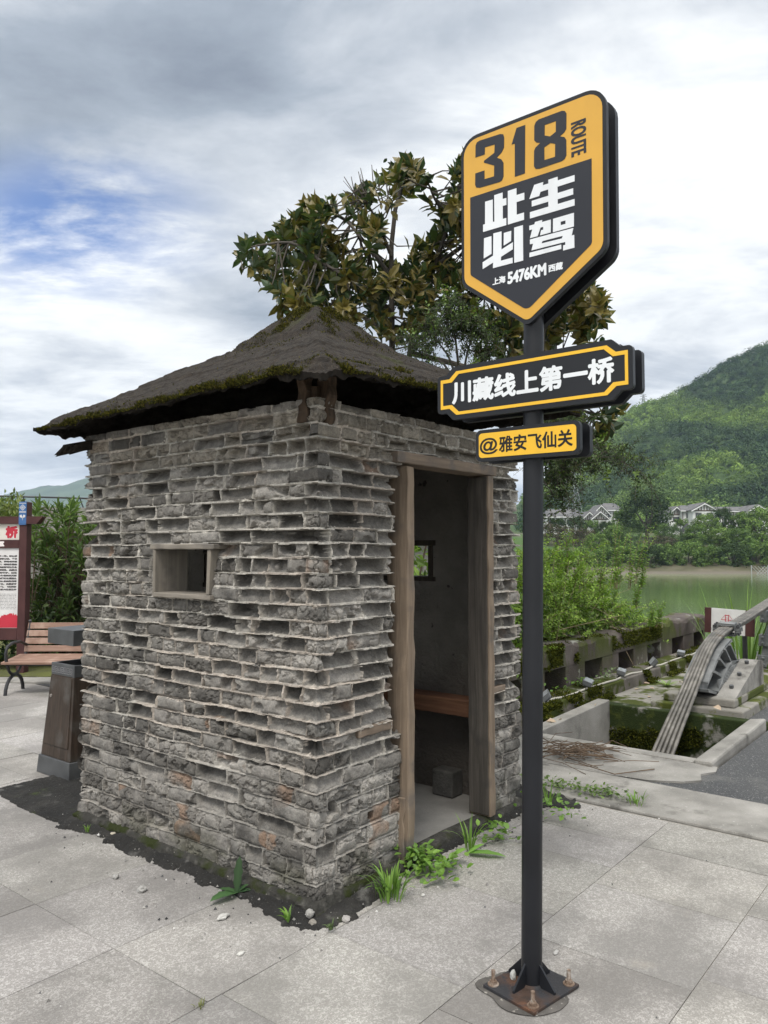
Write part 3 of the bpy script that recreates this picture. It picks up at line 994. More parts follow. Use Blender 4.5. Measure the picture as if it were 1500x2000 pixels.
wf = MB().box((-0.020, 0.700, 1.606), (0.20, 1.235, 1.633)).box((-0.024, 0.715, 1.350), (0.20, 1.190, 1.375)).build('window_frame', M_GREYW, booth)
worn(wf, amp=0.004, seed=2)
worn(MB().box((-0.018, 1.192, 1.352), (0.202, 1.214, 1.605)).build('side_board', M_GREYV, wf), amp=0.003, seed=4)
worn(MB().box((-0.016, 0.730, 1.3755), (0.202, 0.756, 1.605)).build('side_board', M_GREYV, wf), amp=0.004, seed=6)
for nm, bx in (('right', [((LU - .16, .55, 1.632), (LU + .01, 1.10, 1.668)), ((LU - .16, .55, 1.395), (LU + .01, 1.10, 1.425)), ((LU - .161, .572, 1.426), (LU + .01, .606, 1.631)), ((LU - .161, 1.05, 1.426), (LU + .01, 1.082, 1.631))]),
               ('back', [((.79, LV - .16, 1.582), (1.33, LV + .01, 1.615)), ((.79, LV - .16, 1.355), (1.33, LV + .01, 1.385)), ((.80, LV - .161, 1.386), (.83, LV + .01, 1.581)), ((1.28, LV - .161, 1.386), (1.312, LV + .01, 1.581))])):
    q = MB()
    for a, c in bx:
        q.box(a, c)
    tag(q.build('window_frame', M_DARKW, booth, bevel=0.003), 'dark inner window frame in the far wall')
worn(MB().box((1.55, 0.16, 0.575), (1.705, 1.80, 0.675)).build('bench_plank', M_REDW, booth), amp=0.004)
q = MB()
for x, y, z0, z1, w in ((0.098, 0.035, 2.17, 2.47, 0.028), (0.030, 0.105, 2.19, 2.47, 0.028), (0.075, 0.080, 2.15, 2.36, 0.034)):
    q.box((x - w, y - w, z0), (x + w, y + w, z1))
worn(q.build('corner_post', wood('charred_post', (0.025, 0.018, 0.013), (0.12, 0.08, 0.052), 2, 0.9, grime=(0.02, 0.018, 0.016)), booth), amp=0.014, seed=8)
# timber insets in the brickwork beside the door
worn(MB().box((0.30, 0.014, 0.712), (0.565, 0.09, 0.757)).build('timber_inset', M_LINT, booth), amp=0.005, seed=12)
worn(MB().box((1.50, 0.010, 0.738), (1.68, 0.09, 0.782)).build('timber_inset', M_LINT, booth), amp=0.005, seed=14)

# roof ------------------------------------------------------------------------------------------
n = 300
a = np.linspace(0, 1, n)
AA, BB = np.meshgrid(a, a, indexing='ij')
c00, c10, c01, c11 = [np.array(p) for p in ((-0.215, -0.215, 2.385), (2.21, -0.25, 2.52), (-0.215, 2.165, 2.335), (2.14, 2.17, 2.42))]
Pq = (c00 * ((1 - AA) * (1 - BB))[..., None] + c10 * (AA * (1 - BB))[..., None] + c01 * ((1 - AA) * BB)[..., None] + c11 * (AA * BB)[..., None])
edge = np.minimum(np.minimum(AA, 1 - AA), np.minimum(BB, 1 - BB)) * 2
k = np.interp(edge + 0.03 * (fbm(AA * 7, BB * 7, 3, 203) - 0.5), [0, .35, .70, .725, .80, .91, .945, 1.0], [0, .297, .605, .665, .785, .965, .985, .995])

apex = 3.10
Zr = Pq[..., 2] * (1 - k) + apex * k
Zr += 0.016 * (fbm(AA * 7, BB * 7, 4, 200) - 0.5) + 0.009 * (fbm(AA * 50, BB * 50, 3, 201) - 0.5) + 0.005 * vn(AA * 150, BB * 150, 202)
lay2 = sst(0.0, 0.01, edge - (0.055 + 0.05 * (fbm(AA * 12, BB * 12, 3, 204) - 0.5)))
Zr += 0.014 * (lay2 - 1)
lay3 = sst(0.0, 0.008, edge - (0.36 + 0.07 * (fbm(AA * 9, BB * 9, 4, 211) - 0.5)))
Zr += 0.012 * lay3 - 0.018 * (fbm(AA * 3, BB * 3, 2, 212) - 0.5) * np.exp(-edge / 0.1)
flake = fbm(AA * 38, BB * 38, 2, 213)
Zr += 0.005 * sst(0.58, 0.62, flake)
Zr += 0.007 * np.exp(-(np.abs(np.minimum(AA, 1 - AA) - np.minimum(BB, 1 - BB)) / 0.02) ** 2) * (edge < 0.88)
crn = np.hypot(AA, BB)
Zr -= 0.03 * np.exp(-(crn / 0.03) ** 2) + 0.025 * np.exp(-(crn / 0.05) ** 2) * fbm(AA * 60, BB * 60, 3, 205)
rag = 0.05 * (fbm(AA * 16 + 3, BB * 16, 4, 206) - 0.5) + 0.025 * (fbm(AA * 60, BB * 60, 2, 207) - 0.5)
ctr = np.array([0.95, 0.96])
rim = np.exp(-edge / 0.03)[..., None]
Pq[..., :2] += (Pq[..., :2] - ctr) / np.linalg.norm(Pq[..., :2] - ctr, axis=-1, keepdims=True).clip(0.05) * rag[..., None] * rim
topV = np.stack([Pq[..., 0], Pq[..., 1], Zr], -1)
thick = 0.012 + 0.045 * fbm(AA * 34, BB * 34, 4, 208) ** 1.5 + 0.03 * fbm(AA * 60, BB * 60, 2, 209) * (np.exp(-(crn / 0.08) ** 2))
botV = topV.copy()
botV[..., 2] -= thick
bc = sst(0.0, 0.12, edge)
botV[..., 2] -= 0.03 * bc
Vr = np.concatenate([topV.reshape(-1, 3), botV.reshape(-1, 3)])
ft = grid_faces(n, n)
fb = (ft + n * n)[:, ::-1]
i = np.arange(n - 1)
side = []
for f in (lambda q: q * n, lambda q: q * n + n - 1, lambda q: q, lambda q: (n - 1) * n + q):
    p0, p1 = f(i), f(i + 1)
    side.append(np.stack([p0, p1, p1 + n * n, p0 + n * n], 1))
M_ROOF = surf('tarred_roof', [(0, (0.011, 0.0088, 0.0068)), (0.5, (0.024, 0.019, 0.0145)), (1, (0.046, 0.037, 0.028))], 24, 10, 0.95, 0.9, 150, bdist=0.012,
              patches=[((0.085, 0.070, 0.054), 110, 0.60, 0.68), ((0.038, 0.04, 0.014), 3.2, 0.60, 0.72), ((0.24, 0.22, 0.20), 160, 0.75, 0.78)])
roof = raw_mesh('roof', Vr, [ft] + side + [fb], M_ROOF, booth)
roof.data.materials.append(surf('dark_soffit', [(0, (0.010, 0.009, 0.008)), (1, (0.026, 0.023, 0.020))], 6, 8, 0.95, 0.5, 50, spec=0.0))  # near-black tone for the roof's underside and edge faces
mi = np.zeros(len(roof.data.polygons), np.int32)
mi[-len(fb):] = 1
mi[len(ft):] = 1
roof.data.polygons.foreach_set('material_index', mi)

# moss along the eaves and on the cap: thousands of tiny fronds growing out of the roof
M_MOSS = leafmat('moss_fronds', 0.9, 0.25, spec=0.1)
Pm, rm = [], np.random.default_rng(21)


def on_roof(aa, bb):
    ia, ib = np.clip((aa * (n - 1)).astype(int), 0, n - 1), np.clip((bb * (n - 1)).astype(int), 0, n - 1)
    return topV[ia, ib]


def moss_line(fa, fb_, cnt, thr, seed, spread=0.018):
    t = rm.uniform(size=cnt)
    w = np.abs(rm.normal(size=cnt)) * spread * rm.uniform(0, 1, cnt)
    keep_ = fbm(t * 14, t * 0 + seed, 3, seed) + 0.15 * rm.normal(size=cnt) > thr
    aa, bb = fa(t, w)[keep_], fb_(t, w)[keep_]
    return on_roof(np.clip(aa, 0, 1), np.clip(bb, 0, 1))


Pm.append(moss_line(lambda t, w: w, lambda t, w: t ** 1.0 * 0.92 + 0.05, 34000, 0.38, 301))
Pm.append(moss_line(lambda t, w: t * 0.93 + 0.06, lambda t, w: w, 26000, 0.47, 302))
Pm.append(moss_line(lambda t, w: t * 0.3 + 0.02, lambda t, w: w + 0.05, 5000, 0.5, 303))
cap = rm.normal(size=(40000, 2)) * 0.075 + 0.475
cap = cap[(fbm(cap[:, 0] * 25, cap[:, 1] * 25, 3, 304) > 0.47 - 0.18 * np.exp(-((cap[:, 0] - .5) ** 2 + (cap[:, 1] - .5) ** 2) / .003))]
Pm.append(on_roof(np.clip(cap[:, 0], 0, 1), np.clip(cap[:, 1], 0, 1)))
ww = rm.uniform(size=(9000, 2))
kk = (fbm(ww[:, 0] * 11, ww[:, 1] * 11, 4, 305) > 0.66)
Pm.append(on_roof(ww[kk, 0], ww[kk, 1]))
Pm = np.concatenate(Pm)
lump = 0.028 * sst(0.45, 0.75, fbm(Pm[:, 0] * 14, Pm[:, 1] * 14, 3, 306))
Pm = Pm + np.column_stack([rm.normal(size=(len(Pm), 2)) * 0.006, lump * rm.uniform(-.3, 1, len(Pm)) - 0.014])
Dm = unit(rdir(len(Pm), rm) * 0.8 + np.array([0, 0, 0.7]))
cm = pick([(0.035, 0.036, 0.007), (0.06, 0.058, 0.010), (0.09, 0.080, 0.013), (0.022, 0.024, 0.006), (0.04, 0.032, 0.012)], len(Pm), rm)
Vl, Fl, Cl = leaves(Pm, Dm, rdir(len(Pm), rm), rm.uniform(0.008, 0.02, len(Pm)), rm.uniform(0.004, 0.009, len(Pm)), cm)
o = raw_mesh('moss', Vl, [Fl], M_MOSS, roof, col=Cl)
o['kind'] = 'stuff'
# scrap of roofing hanging off the left corner
q = MB()
rs2 = random.Random(4)
for kx in range(12):
    y0 = 1.90 + kx * 0.016
    q.hexa([(-0.07 + rs2.uniform(-.05, .05), y0, 2.215 - kx * .002 + rs2.uniform(-.03, .01)), (0.02, y0, 2.21), (0.02, y0 + .017, 2.21), (-0.10 + rs2.uniform(-.03, .03), y0 + .017, 2.20 - kx * .002 + rs2.uniform(-.02, .01))],
           [(-0.07, y0, 2.235), (0.02, y0, 2.27), (0.02, y0 + .017, 2.27), (-0.07, y0 + .017, 2.235 + rs2.uniform(-.01, .01))])
q.build('roof_scrap', M_ROOF, roof)

# block of concrete on the booth floor
o = MB().box((1.575, 0.335, 0.054), (1.695, 0.49, 0.215)).build('concrete_block', surf('dark_block', [(0, (0.055, 0.053, 0.049)), (1, (0.12, 0.115, 0.105))], 9, 8, 0.95, 0.6, 70), bevel=0.01, at=(1.635, 0.41, 0.054))
tag(o, 'dark grey concrete block on the booth floor beside the right door jamb', 'concrete block')

# ================================================================ ROUTE SIGN
M_BLK = paint('black_powder_coat', (0.011, 0.012, 0.015), 0.42, 0.35, dirt=0.25)
M_NAVY = paint('charcoal_film', (0.024, 0.026, 0.033), 0.5, 0.3, dirt=0.1)
M_YEL = paint('yellow_film', (0.62, 0.34, 0.05), 0.45, 0.4, dirt=0.08)
M_YEL2 = paint('bright_yellow_film', (0.78, 0.45, 0.03), 0.45, 0.4, dirt=0.06)
M_WHT = paint('white_film', (0.72, 0.74, 0.76), 0.5, 0.3, dirt=0.06)
M_BLKF = paint('black_film', (0.012, 0.012, 0.013), 0.5, 0.3)
M_RUST = surf('rusty_plate', [(0, (0.022, 0.018, 0.016)), (0.45, (0.06, 0.032, 0.02)), (0.7, (0.15, 0.065, 0.03)), (1, (0.24, 0.11, 0.05))], 14, 9, 0.8, 0.5, 110,
              patches=[((0.025, 0.025, 0.028), 7, 0.42, 0.55), ((0.35, 0.32, 0.28), 60, 0.7, 0.75)], spec=0.4)
M_ZINC = surf('dull_zinc', [(0, (0.25, 0.22, 0.20)), (1, (0.42, 0.39, 0.36))], 30, 6, 0.5, 0.2, 200, metal=0.6)

PX, PY = 0.104, -0.992
sign = thing('route_sign', 'tall black pole with yellow shield sign and two name boards bolted to the pavement', 'road sign', (PX, PY, 0))
FU = 0.049                               # the boards face -x, towards the camera
LEAN = (-1.035 + 0.992) / 2.45           # the pole leans a little


def py(z):
    return PY + LEAN * z * 0.8


MB().tube([(PX, py(z), z) for z in (0.02, 0.8, 1.6, 2.4, 3.0)], 0.038, 28).build('pole', M_BLK, sign, smooth=True)
rot = RA(-10)
cr, sr = math.cos(rot), math.sin(rot)
pc = (0.0945, -0.995)


def pl_(a, b, z):
    return (pc[0] + a * cr - b * sr, pc[1] + a * sr + b * cr, z)


q = MB().hexa([pl_(a, b, 0.004) for a, b in ((-.133, -.116), (.133, -.116), (.133, .116), (-.133, .116))], [pl_(a, b, 0.016) for a, b in ((-.133, -.116), (.133, -.116), (.133, .116), (-.133, .116))])
plate = q.build('base_plate', M_RUST, sign, bevel=0.002)
for a, b in ((-.105, -.09), (.105, -.09), (.105, .09), (-.105, .09)):
    c = pl_(a, b, 0)
    q = MB().tube([(c[0], c[1], .0162), (c[0], c[1], .0195)], 0.021, 20)
    q.tube([(c[0], c[1], .0196), (c[0], c[1], .031)], 0.0135, 6)
    q.tube([(c[0], c[1], .0311), (c[0] + .002, c[1] + .001, .066)], 0.0075, 12)
    q.build('anchor_bolt', surf('rusty_bolt', [(0, (0.10, 0.06, 0.04)), (0.5, (0.22, 0.16, 0.12)), (1, (0.40, 0.36, 0.32))], 40, 6, 0.6, 0.3, 200, metal=0.3), sign)
for k in range(4):
    an = rot + PI / 4 + k * PI / 2 + PI / 4
    ca_, sa_ = math.cos(an), math.sin(an)
    q = MB().prism([(0.034, 0.016), (0.105, 0.016), (0.105, 0.024), (0.036, 0.098)],
                   lambda a, b, d: (PX + a * ca_ - d * sa_, PY + a * sa_ + d * ca_, b), -0.004, 0.004)
    q.build('gusset', M_BLK, sign)
MB().tube([(PX, PY, 0.0165), (PX, PY, 0.024)], [0.048, 0.040], 28).build('weld_collar', M_RUST, sign, smooth=True)


def plane(a, b, d):      # a = world y, b = world z, d = depth behind the front face
    return (FU + d, a, b)


def board(name, outline, thick, gap, faces):
    fr = MB().prism(outline, plane, 0.0, thick).build(name, M_BLK, sign, bevel=0.002)
    b0 = 0.110 - FU + 0.022
    back = MB().prism(outline, plane, b0, b0 + 0.026).build('back_' + name, M_BLK, sign, bevel=0.002)
    for f in faces:
        f(fr)
    return fr


shield = round_poly([(-.740, 3.247), (-1.347, 3.247), (-1.343, 2.655), (-1.030, 2.438), (-.740, 2.652)], [.075, .075, .06, .035, .06])
syel = round_poly([(-.753, 3.232), (-1.333, 3.232), (-1.329, 2.664), (-1.030, 2.456), (-.753, 2.661)], [.062, .062, .05, .03, .05])
sdrk = round_poly([(-.783, 2.999), (-1.291, 2.994), (-1.288, 2.686), (-1.030, 2.497), (-.782, 2.686)], [0, 0, .018, .03, .018])
D3=[(-0.808,3.154),(-0.809,3.202),(-0.815,3.213),(-0.828,3.216),(-0.92,3.211),(-0.934,3.205),(-0.938,3.192),(-0.937,3.152),(-0.927,3.136),(-0.905,3.122),(-0.925,3.109),(-0.934,3.093),(-0.934,3.039),(-0.927,3.025),(-0.915,3.022),(-0.827,3.026),(-0.811,3.032),(-0.806,3.044),(-0.807,3.09),(-0.849,3.089),(-0.849,3.054),(-0.892,3.052),(-0.893,3.095),(-0.847,3.121),(-0.847,3.128),(-0.894,3.145),(-0.896,3.178),(-0.852,3.181),(-0.851,3.153)]
D1=[(-0.970,3.152),(-0.992,3.21),(-1.029,3.209),(-1.026,3.022),(-0.983,3.022),(-0.984,3.152)]
D8=[(-1.066,3.136),(-1.067,3.191),(-1.073,3.204),(-1.085,3.21),(-1.179,3.209),(-1.191,3.204),(-1.197,3.193),(-1.196,3.136),(-1.188,3.125),(-1.17,3.116),(-1.188,3.107),(-1.195,3.095),(-1.195,3.037),(-1.188,3.025),(-1.176,3.021),(-1.085,3.021),(-1.071,3.025),(-1.064,3.037),(-1.065,3.096),(-1.071,3.107),(-1.091,3.118),(-1.075,3.125)]
D8a=[(-1.11,3.180),(-1.155,3.179),(-1.154,3.139),(-1.131,3.129),(-1.109,3.14)]
D8b=[(-1.107,3.096),(-1.132,3.104),(-1.151,3.094),(-1.15,3.046),(-1.107,3.047)]
C1=[(-0.852,2.962),(-0.886,2.961),(-0.886,2.872),(-0.893,2.872),(-0.893,2.976),(-0.93,2.976),(-0.93,2.95),(-0.946,2.95),(-0.946,2.923),(-0.93,2.923),(-0.93,2.872),(-0.945,2.872),(-0.945,2.844),(-0.842,2.844),(-0.842,2.873),(-0.851,2.873)]
C1b=[(-0.953,2.975),(-0.99,2.975),(-0.99,2.948),(-1.023,2.948),(-1.023,2.921),(-0.99,2.921),(-0.99,2.872),(-1.021,2.872),(-1.021,2.844),(-0.952,2.844)]
C2=[(-1.065,2.965),(-1.102,2.965),(-1.1,2.953),(-1.123,2.953),(-1.123,2.967),(-1.16,2.967),(-1.16,2.953),(-1.226,2.953),(-1.226,2.930),(-1.159,2.930),(-1.159,2.906),(-1.22,2.906),(-1.22,2.883),(-1.159,2.883),(-1.159,2.865),(-1.225,2.865),(-1.225,2.841),(-1.046,2.842),(-1.046,2.866),(-1.122,2.866),(-1.122,2.885),(-1.054,2.885),(-1.054,2.907),(-1.122,2.907),(-1.122,2.931),(-1.09,2.931),(-1.085,2.917),(-1.044,2.917)]
C3a=[(-0.846,2.818),(-0.879,2.818),(-0.879,2.748),(-0.844,2.738)]
C3b=[(-0.888,2.826),(-0.924,2.825),(-0.923,2.754),(-0.973,2.77),(-0.972,2.743),(-0.921,2.726),(-0.92,2.711),(-0.971,2.711),(-0.971,2.69),(-0.885,2.69),(-0.886,2.712),(-0.839,2.697),(-0.839,2.724),(-0.886,2.739)]
C3c=[(-0.934,2.816),(-0.966,2.816),(-0.965,2.777),(-0.933,2.767)]
C3d=[(-0.979,2.825),(-1.016,2.825),(-1.016,2.689),(-0.978,2.689)]
C4a=[(-1.043,2.815),(-1.064,2.815),(-1.067,2.823),(-1.096,2.823),(-1.095,2.815),(-1.131,2.815),(-1.13,2.767),(-1.087,2.767),(-1.091,2.785),(-1.1,2.785),(-1.1,2.796),(-1.089,2.796),(-1.077,2.767),(-1.045,2.767),(-1.055,2.798),(-1.043,2.798)]
C4b=[(-1.14,2.815),(-1.222,2.815),(-1.221,2.765),(-1.139,2.765)]
C4bh=[(-1.17,2.796),(-1.189,2.796),(-1.189,2.783),(-1.17,2.783)]
C4c=[(-1.045,2.762),(-1.219,2.760),(-1.212,2.734),(-1.222,2.734),(-1.222,2.687),(-1.178,2.687),(-1.179,2.706),(-1.187,2.706),(-1.187,2.717),(-1.051,2.719),(-1.058,2.743),(-1.045,2.744)]
C4ch=[(-1.097,2.743),(-1.178,2.742),(-1.174,2.733),(-1.092,2.735)]
C4d=[(-1.043,2.712),(-1.171,2.711),(-1.171,2.695),(-1.042,2.695)]


def shield_faces(p):
    MB().prism(syel, plane, -0.0014, 0.0004).build('yellow_face', M_YEL, p)
    MB().prism(sdrk, plane, -0.0026, -0.0012).build('dark_field', M_NAVY, p)
    q = MB().prism(D3, plane, -0.0026, -0.0012).prism(D1, plane, -0.0026, -0.0012).prism(D8, plane, -0.0026, -0.0012, (D8a, D8b))
    # ROUTE, turned to read downwards
    lettering(q, 'ROUTE', 0.129, 0.060, lambda a, b: (FU - 0.0024, -1.213 - b, 3.150 - a), 0.0022)
    q.build('numerals', M_NAVY, p)
    q = MB()
    for c in (C1, C1b, C2, C3a, C3b, C3c, C3d, C4a, C4d):
        q.prism(c, plane, -0.0040, -0.0024)
    q.prism(C4b, plane, -0.0040, -0.0024, (C4bh,)).prism(C4c, plane, -0.0040, -0.0024, (C4ch,))
    at_ = lambda y0, z0: (lambda a, b: (FU - 0.0036, y0 - a, z0 + b))
    lettering(q, '5476KM', 0.163, 0.047, at_(-0.948, 2.612), 0.0026)
    lettering(q, '上海', 0.057, 0.028, at_(-0.8825, 2.6225), 0.0011, 0.0006)
    lettering(q, '西藏', 0.057, 0.028, at_(-1.119, 2.6195), 0.0009, 0.0006)
    q.build('lettering', M_WHT, p)


board('shield_panel', shield, 0.020, 0.06, [shield_faces])


def notch(y0, y1, z0, z1, nx, nz):
    return [(y0, z1 - nz), (y0 - nx * 0.62, z1 - nz), (y0 - nx * 1.1, z1), (y1 + nx * 1.1, z1), (y1 + nx * 0.62, z1 - nz), (y1, z1 - nz), (y1, z0 + nz), (y1 + nx * 0.62, z0 + nz), (y1 + nx * 1.1, z0), (y0 - nx * 1.1, z0), (y0 - nx * 0.62, z0 + nz), (y0, z0 + nz)]


o2 = round_poly(notch(-.621, -1.428, 2.119, 2.332, .068, .030), [.016, .008, .012, .012, .008, .016] * 2, 4)
y2 = notch(-.637, -1.411, 2.138, 2.313, .068, .028)
i2 = notch(-.648, -1.400, 2.150, 2.301, .068, .030)


def name_faces(p):
    MB().prism(y2, plane, -0.0014, 0.0004, (i2,)).build('yellow_border', M_YEL2, p)
    q = MB()
    lettering(q, '川藏线上第一桥', 0.672, 0.094, lambda a, b: (FU - 0.0016, -0.691 - a, 2.180 + b), 0.0040)
    q.build('lettering', M_WHT, p)


board('name_panel', o2, 0.020, 0.06, [name_faces])
o3 = round_poly([(-.801, 2.066), (-1.233, 2.064), (-1.233, 1.941), (-.801, 1.943)], .022)
y3 = round_poly([(-.815, 2.052), (-1.219, 2.050), (-1.219, 1.955), (-.815, 1.957)], .014)


def place_faces(p):
    MB().prism(y3, plane, -0.0014, 0.0004).build('yellow_face', M_YEL2, p)
    q = MB()
    lettering(q, '@', 0.078, 0.063, lambda a, b: (FU - 0.0018, -0.820 - a, 1.969 + b), 0.0011, 0.0007)
    lettering(q, '雅安飞仙关', 0.302, 0.062, lambda a, b: (FU - 0.0018, -0.904 - a, 1.972 + b), 0.0018, 0.0008)
    q.build('lettering', M_BLKF, p)


board('place_panel', o3, 0.020, 0.06, [place_faces])
# steel brackets between the two faces
for z in (2.60, 2.95, 3.18, 2.22, 2.0):
    MB().box((FU + 0.020, py(z) - 0.05, z - 0.012), (0.142, py(z) + 0.05, z + 0.012)).build('bracket', M_BLK, sign)

# ================================================================ LEFT SIDE: BIN, BENCH, BOARD, WALL
def loc_frame(X, D, yaw=0.0):
    """local x to the camera's right, y away from it"""
    p = XD(X, D)
    return p, AZ - PI / 2 + yaw


M_BINW = wood('dark_bin_boards', (0.022, 0.016, 0.012), (0.065, 0.046, 0.034), 2, 0.55, grime=(0.075, 0.068, 0.06))
M_IRON = paint('black_iron', (0.018, 0.018, 0.02), 0.5, 0.5, dirt=0.3)
M_IRONG = surf('scuffed_iron', [(0, (0.035, 0.036, 0.038)), (1, (0.085, 0.088, 0.09))], 8, 8, 0.5, 0.1, 150, spec=0.5)
bx, by = 0.365, 2.70
binn = thing('litter_bin', 'tapered dark wooden litter bin with a raised black lid behind the booth', 'litter bin', (bx + .22, by + .21, 0))


def taper(x0, y0, x1, y1, z0, z1, t):
    return [(x0 + t * z0, y0 + t * z0, z0), (x1 - t * z0, y0 + t * z0, z0), (x1 - t * z0, y1 - t * z0, z0), (x0 + t * z0, y1 - t * z0, z0)], \
           [(x0 + t * z1, y0 + t * z1, z1), (x1 - t * z1, y0 + t * z1, z1), (x1 - t * z1, y1 - t * z1, z1), (x0 + t * z1, y1 - t * z1, z1)]


bw, bd = 0.44, 0.42
T = 0.075
MB().hexa(*taper(bx - .012, by - .012, bx + bw + .012, by + bd + .012, 0.0, 0.125, T)).build('base', M_IRONG, binn, bevel=0.004)
body = MB().hexa(*taper(bx, by, bx + bw, by + bd, 0.126, 0.70, T)).build('body', M_BINW, binn, bevel=0.003)
lo, hi = taper(bx - .004, by + .035, bx + .02, by + bd - .03, 0.21, 0.69, T)
z0, z1 = 0.21, 0.692
MB().hexa([(bx + T * z0 - .006, by + .05, z0), (bx + T * z0 + .02, by + .05, z0), (bx + T * z0 + .02, by + bd - .035, z0), (bx + T * z0 - .006, by + bd - .035, z0)],
          [(bx + T * z1 - .006, by + .075, z1), (bx + T * z1 + .02, by + .075, z1), (bx + T * z1 + .02, by + bd - .06, z1), (bx + T * z1 - .006, by + bd - .06, z1)]).build('door', M_BINW, binn, bevel=0.002)
q = MB()
for (x0, y0, x1, y1) in ((0, 0, .022, bd), (bw - .022, 0, bw, bd), (.022, 0, bw - .022, .022), (.022, bd - .022, bw - .022, bd)):
    t0 = T * .74
    sx0, sy0 = bx + t0 + x0 * (bw - 2 * t0) / bw, by + t0 + y0 * (bd - 2 * t0) / bd
    sx1, sy1 = bx + t0 + x1 * (bw - 2 * t0) / bw, by + t0 + y1 * (bd - 2 * t0) / bd
    q.box((sx0 - .003, sy0 - .003, .701), (sx1 + .003, sy1 + .003, .785))
rim = q.build('rim', M_IRONG, binn, bevel=0.002)
q = MB()                      # fretwork band of square spirals
fx = bx + T * .74 - .0062
for k in range(7):
    y0 = by + .075 + k * 0.041
    for (a, c, b_, d) in ((0, 0, .034, .004), (.030, 0, .034, .044), (0, .040, .034, .044), (0, .012, .004, .044), (.004, .012, .020, .016), (.018, .012, .022, .030), (.010, .026, .018, .030)):
        q.box((fx, y0 + a, .718 + c), (fx + .0015, y0 + b_, .718 + d))
q.build('fretwork', surf('worn_silver', [(0, (0.16, 0.16, 0.165)), (1, (0.3, 0.3, 0.31))], 20, 5, 0.5, 0.1, 100), rim)
MB().tube([(bx + T * .55 - .012, by + bd - .09, .55), (bx + T * .55 - .004, by + bd - .09, .55)], .012, 14).build('lock', M_ZINC, binn, smooth=True)
lt = MB().box((bx + .03, by + .035, .925), (bx + .40, by + bd - .03, 1.035)).build('lid', M_IRONG, binn, bevel=0.004)
for yy in (by + .06, by + bd - .075):
    MB().box((bx + bw - .055 - .03, yy, .70), (bx + bw - .03 - .035, yy + .02, .925)).build('lid_post', M_IRON, binn)

# bench
M_SLAT = wood('bench_slats', (0.14, 0.078, 0.054), (0.32, 0.205, 0.155), 0, 0.55, bump=0.2, grime=(0.32, 0.22, 0.17))
p, rz = loc_frame(-3.58, 8.86, 0.02)
bench = thing('park_bench', 'brown slatted park bench with black cast iron ends in front of the shrub', 'bench', p, rz)
cz_, sz_ = math.cos(rz), math.sin(rz)


def L2(x, y, z, P_=p, c=cz_, s=sz_):
    return (P_[0] + x * c - y * s, P_[1] + x * s + y * c, P_[2] + z)


BW = 0.62
for k in range(5):
    y = -0.26 + k * 0.098
    MB().hexa([L2(-BW - .03, y, .340 + k * .007), L2(BW + .03, y, .340 + k * .007), L2(BW + .03, y + .08, .346 + k * .007), L2(-BW - .03, y + .08, .346 + k * .007)],
              [L2(-BW - .03, y, .367 + k * .007), L2(BW + .03, y, .367 + k * .007), L2(BW + .03, y + .08, .373 + k * .007), L2(-BW - .03, y + .08, .373 + k * .007)]).build('seat_slat', M_SLAT, bench, bevel=0.005)
for k in range(4):
    z = 0.42 + k * 0.086
    y = 0.245 + k * 0.028
    MB().hexa([L2(-BW, y, z), L2(BW, y, z), L2(BW, y + .024, z - .004), L2(-BW, y + .024, z - .004)],
              [L2(-BW, y + .02, z + .07), L2(BW, y + .02, z + .07), L2(BW, y + .044, z + .066), L2(-BW, y + .044, z + .066)]).build('back_slat', M_SLAT, bench, bevel=0.005)
for x in (-BW + .02, BW - .02):
    q = MB()
    q.tube([L2(x, -.22, .33), L2(x, .0, .325), L2(x, .21, .32), L2(x, .27, .42), L2(x, .32, .60), L2(x, .365, .75), L2(x, .35, .775)], .018, 8)
    q.tube([L2(x, -.24, .0)] + [L2(x, -.02 - .22 * math.cos(PI * k / 10), .20 * math.sin(PI * k / 10)) for k in range(1, 10)] + [L2(x, .20, .0)], .02, 8)
    q.tube([L2(x, -.2, .325)] + [L2(x, -.02 - .17 * math.cos(PI * k / 10), .325 - .12 * math.sin(PI * k / 10)) for k in range(1, 10)] + [L2(x, .16, .325)], .016, 8)
    q.build('iron_end', M_IRON, bench, smooth=True)
    MB().tube([L2(x, .27, .50), L2(x, .1, .555), L2(x, -.1, .56), L2(x, -.22, .53), L2(x, -.25, .46), L2(x, -.22, .34)], .017, 8).build('armrest', M_IRON, bench, smooth=True)
MB().beam(L2(-BW + .02, -.02, .31), L2(BW - .02, -.02, .31), .03, .025).build('stretcher', M_IRON, bench)

# information board
M_MAROON = surf('chipped_maroon_paint', [(0, (0.045, 0.018, 0.018)), (1, (0.085, 0.036, 0.034))], 4, 7, 0.55, 0.2, 60, patches=[((0.32, 0.30, 0.29), 6.5, 0.70, 0.72)])
M_PANEL = surf('faded_panel', [(0, (0.55, 0.53, 0.52)), (1, (0.70, 0.69, 0.68))], 5, 6, 0.5, 0.05, 60)
M_CREAM = surf('cream_panel', [(0, (0.55, 0.52, 0.46)), (1, (0.68, 0.65, 0.58))], 5, 6, 0.5, 0.05, 60)
M_RED = paint('poster_red', (0.45, 0.03, 0.05), 0.5, 0.3)
M_BLUE = paint('ornament_blue', (0.05, 0.13, 0.30), 0.5, 0.3)
M_INK = paint('ink', (0.06, 0.055, 0.055), 0.6, 0.2)
BD = 10.0
p, rz = loc_frame(-4.62, BD)
bd_ = thing('information_board', 'dark red framed information board with red title and white text panel by the bench', 'notice board', p, rz)
cb_, sb_ = math.cos(rz), math.sin(rz)
LB = lambda x, y, z: L2(x, y, z, p, cb_, sb_)


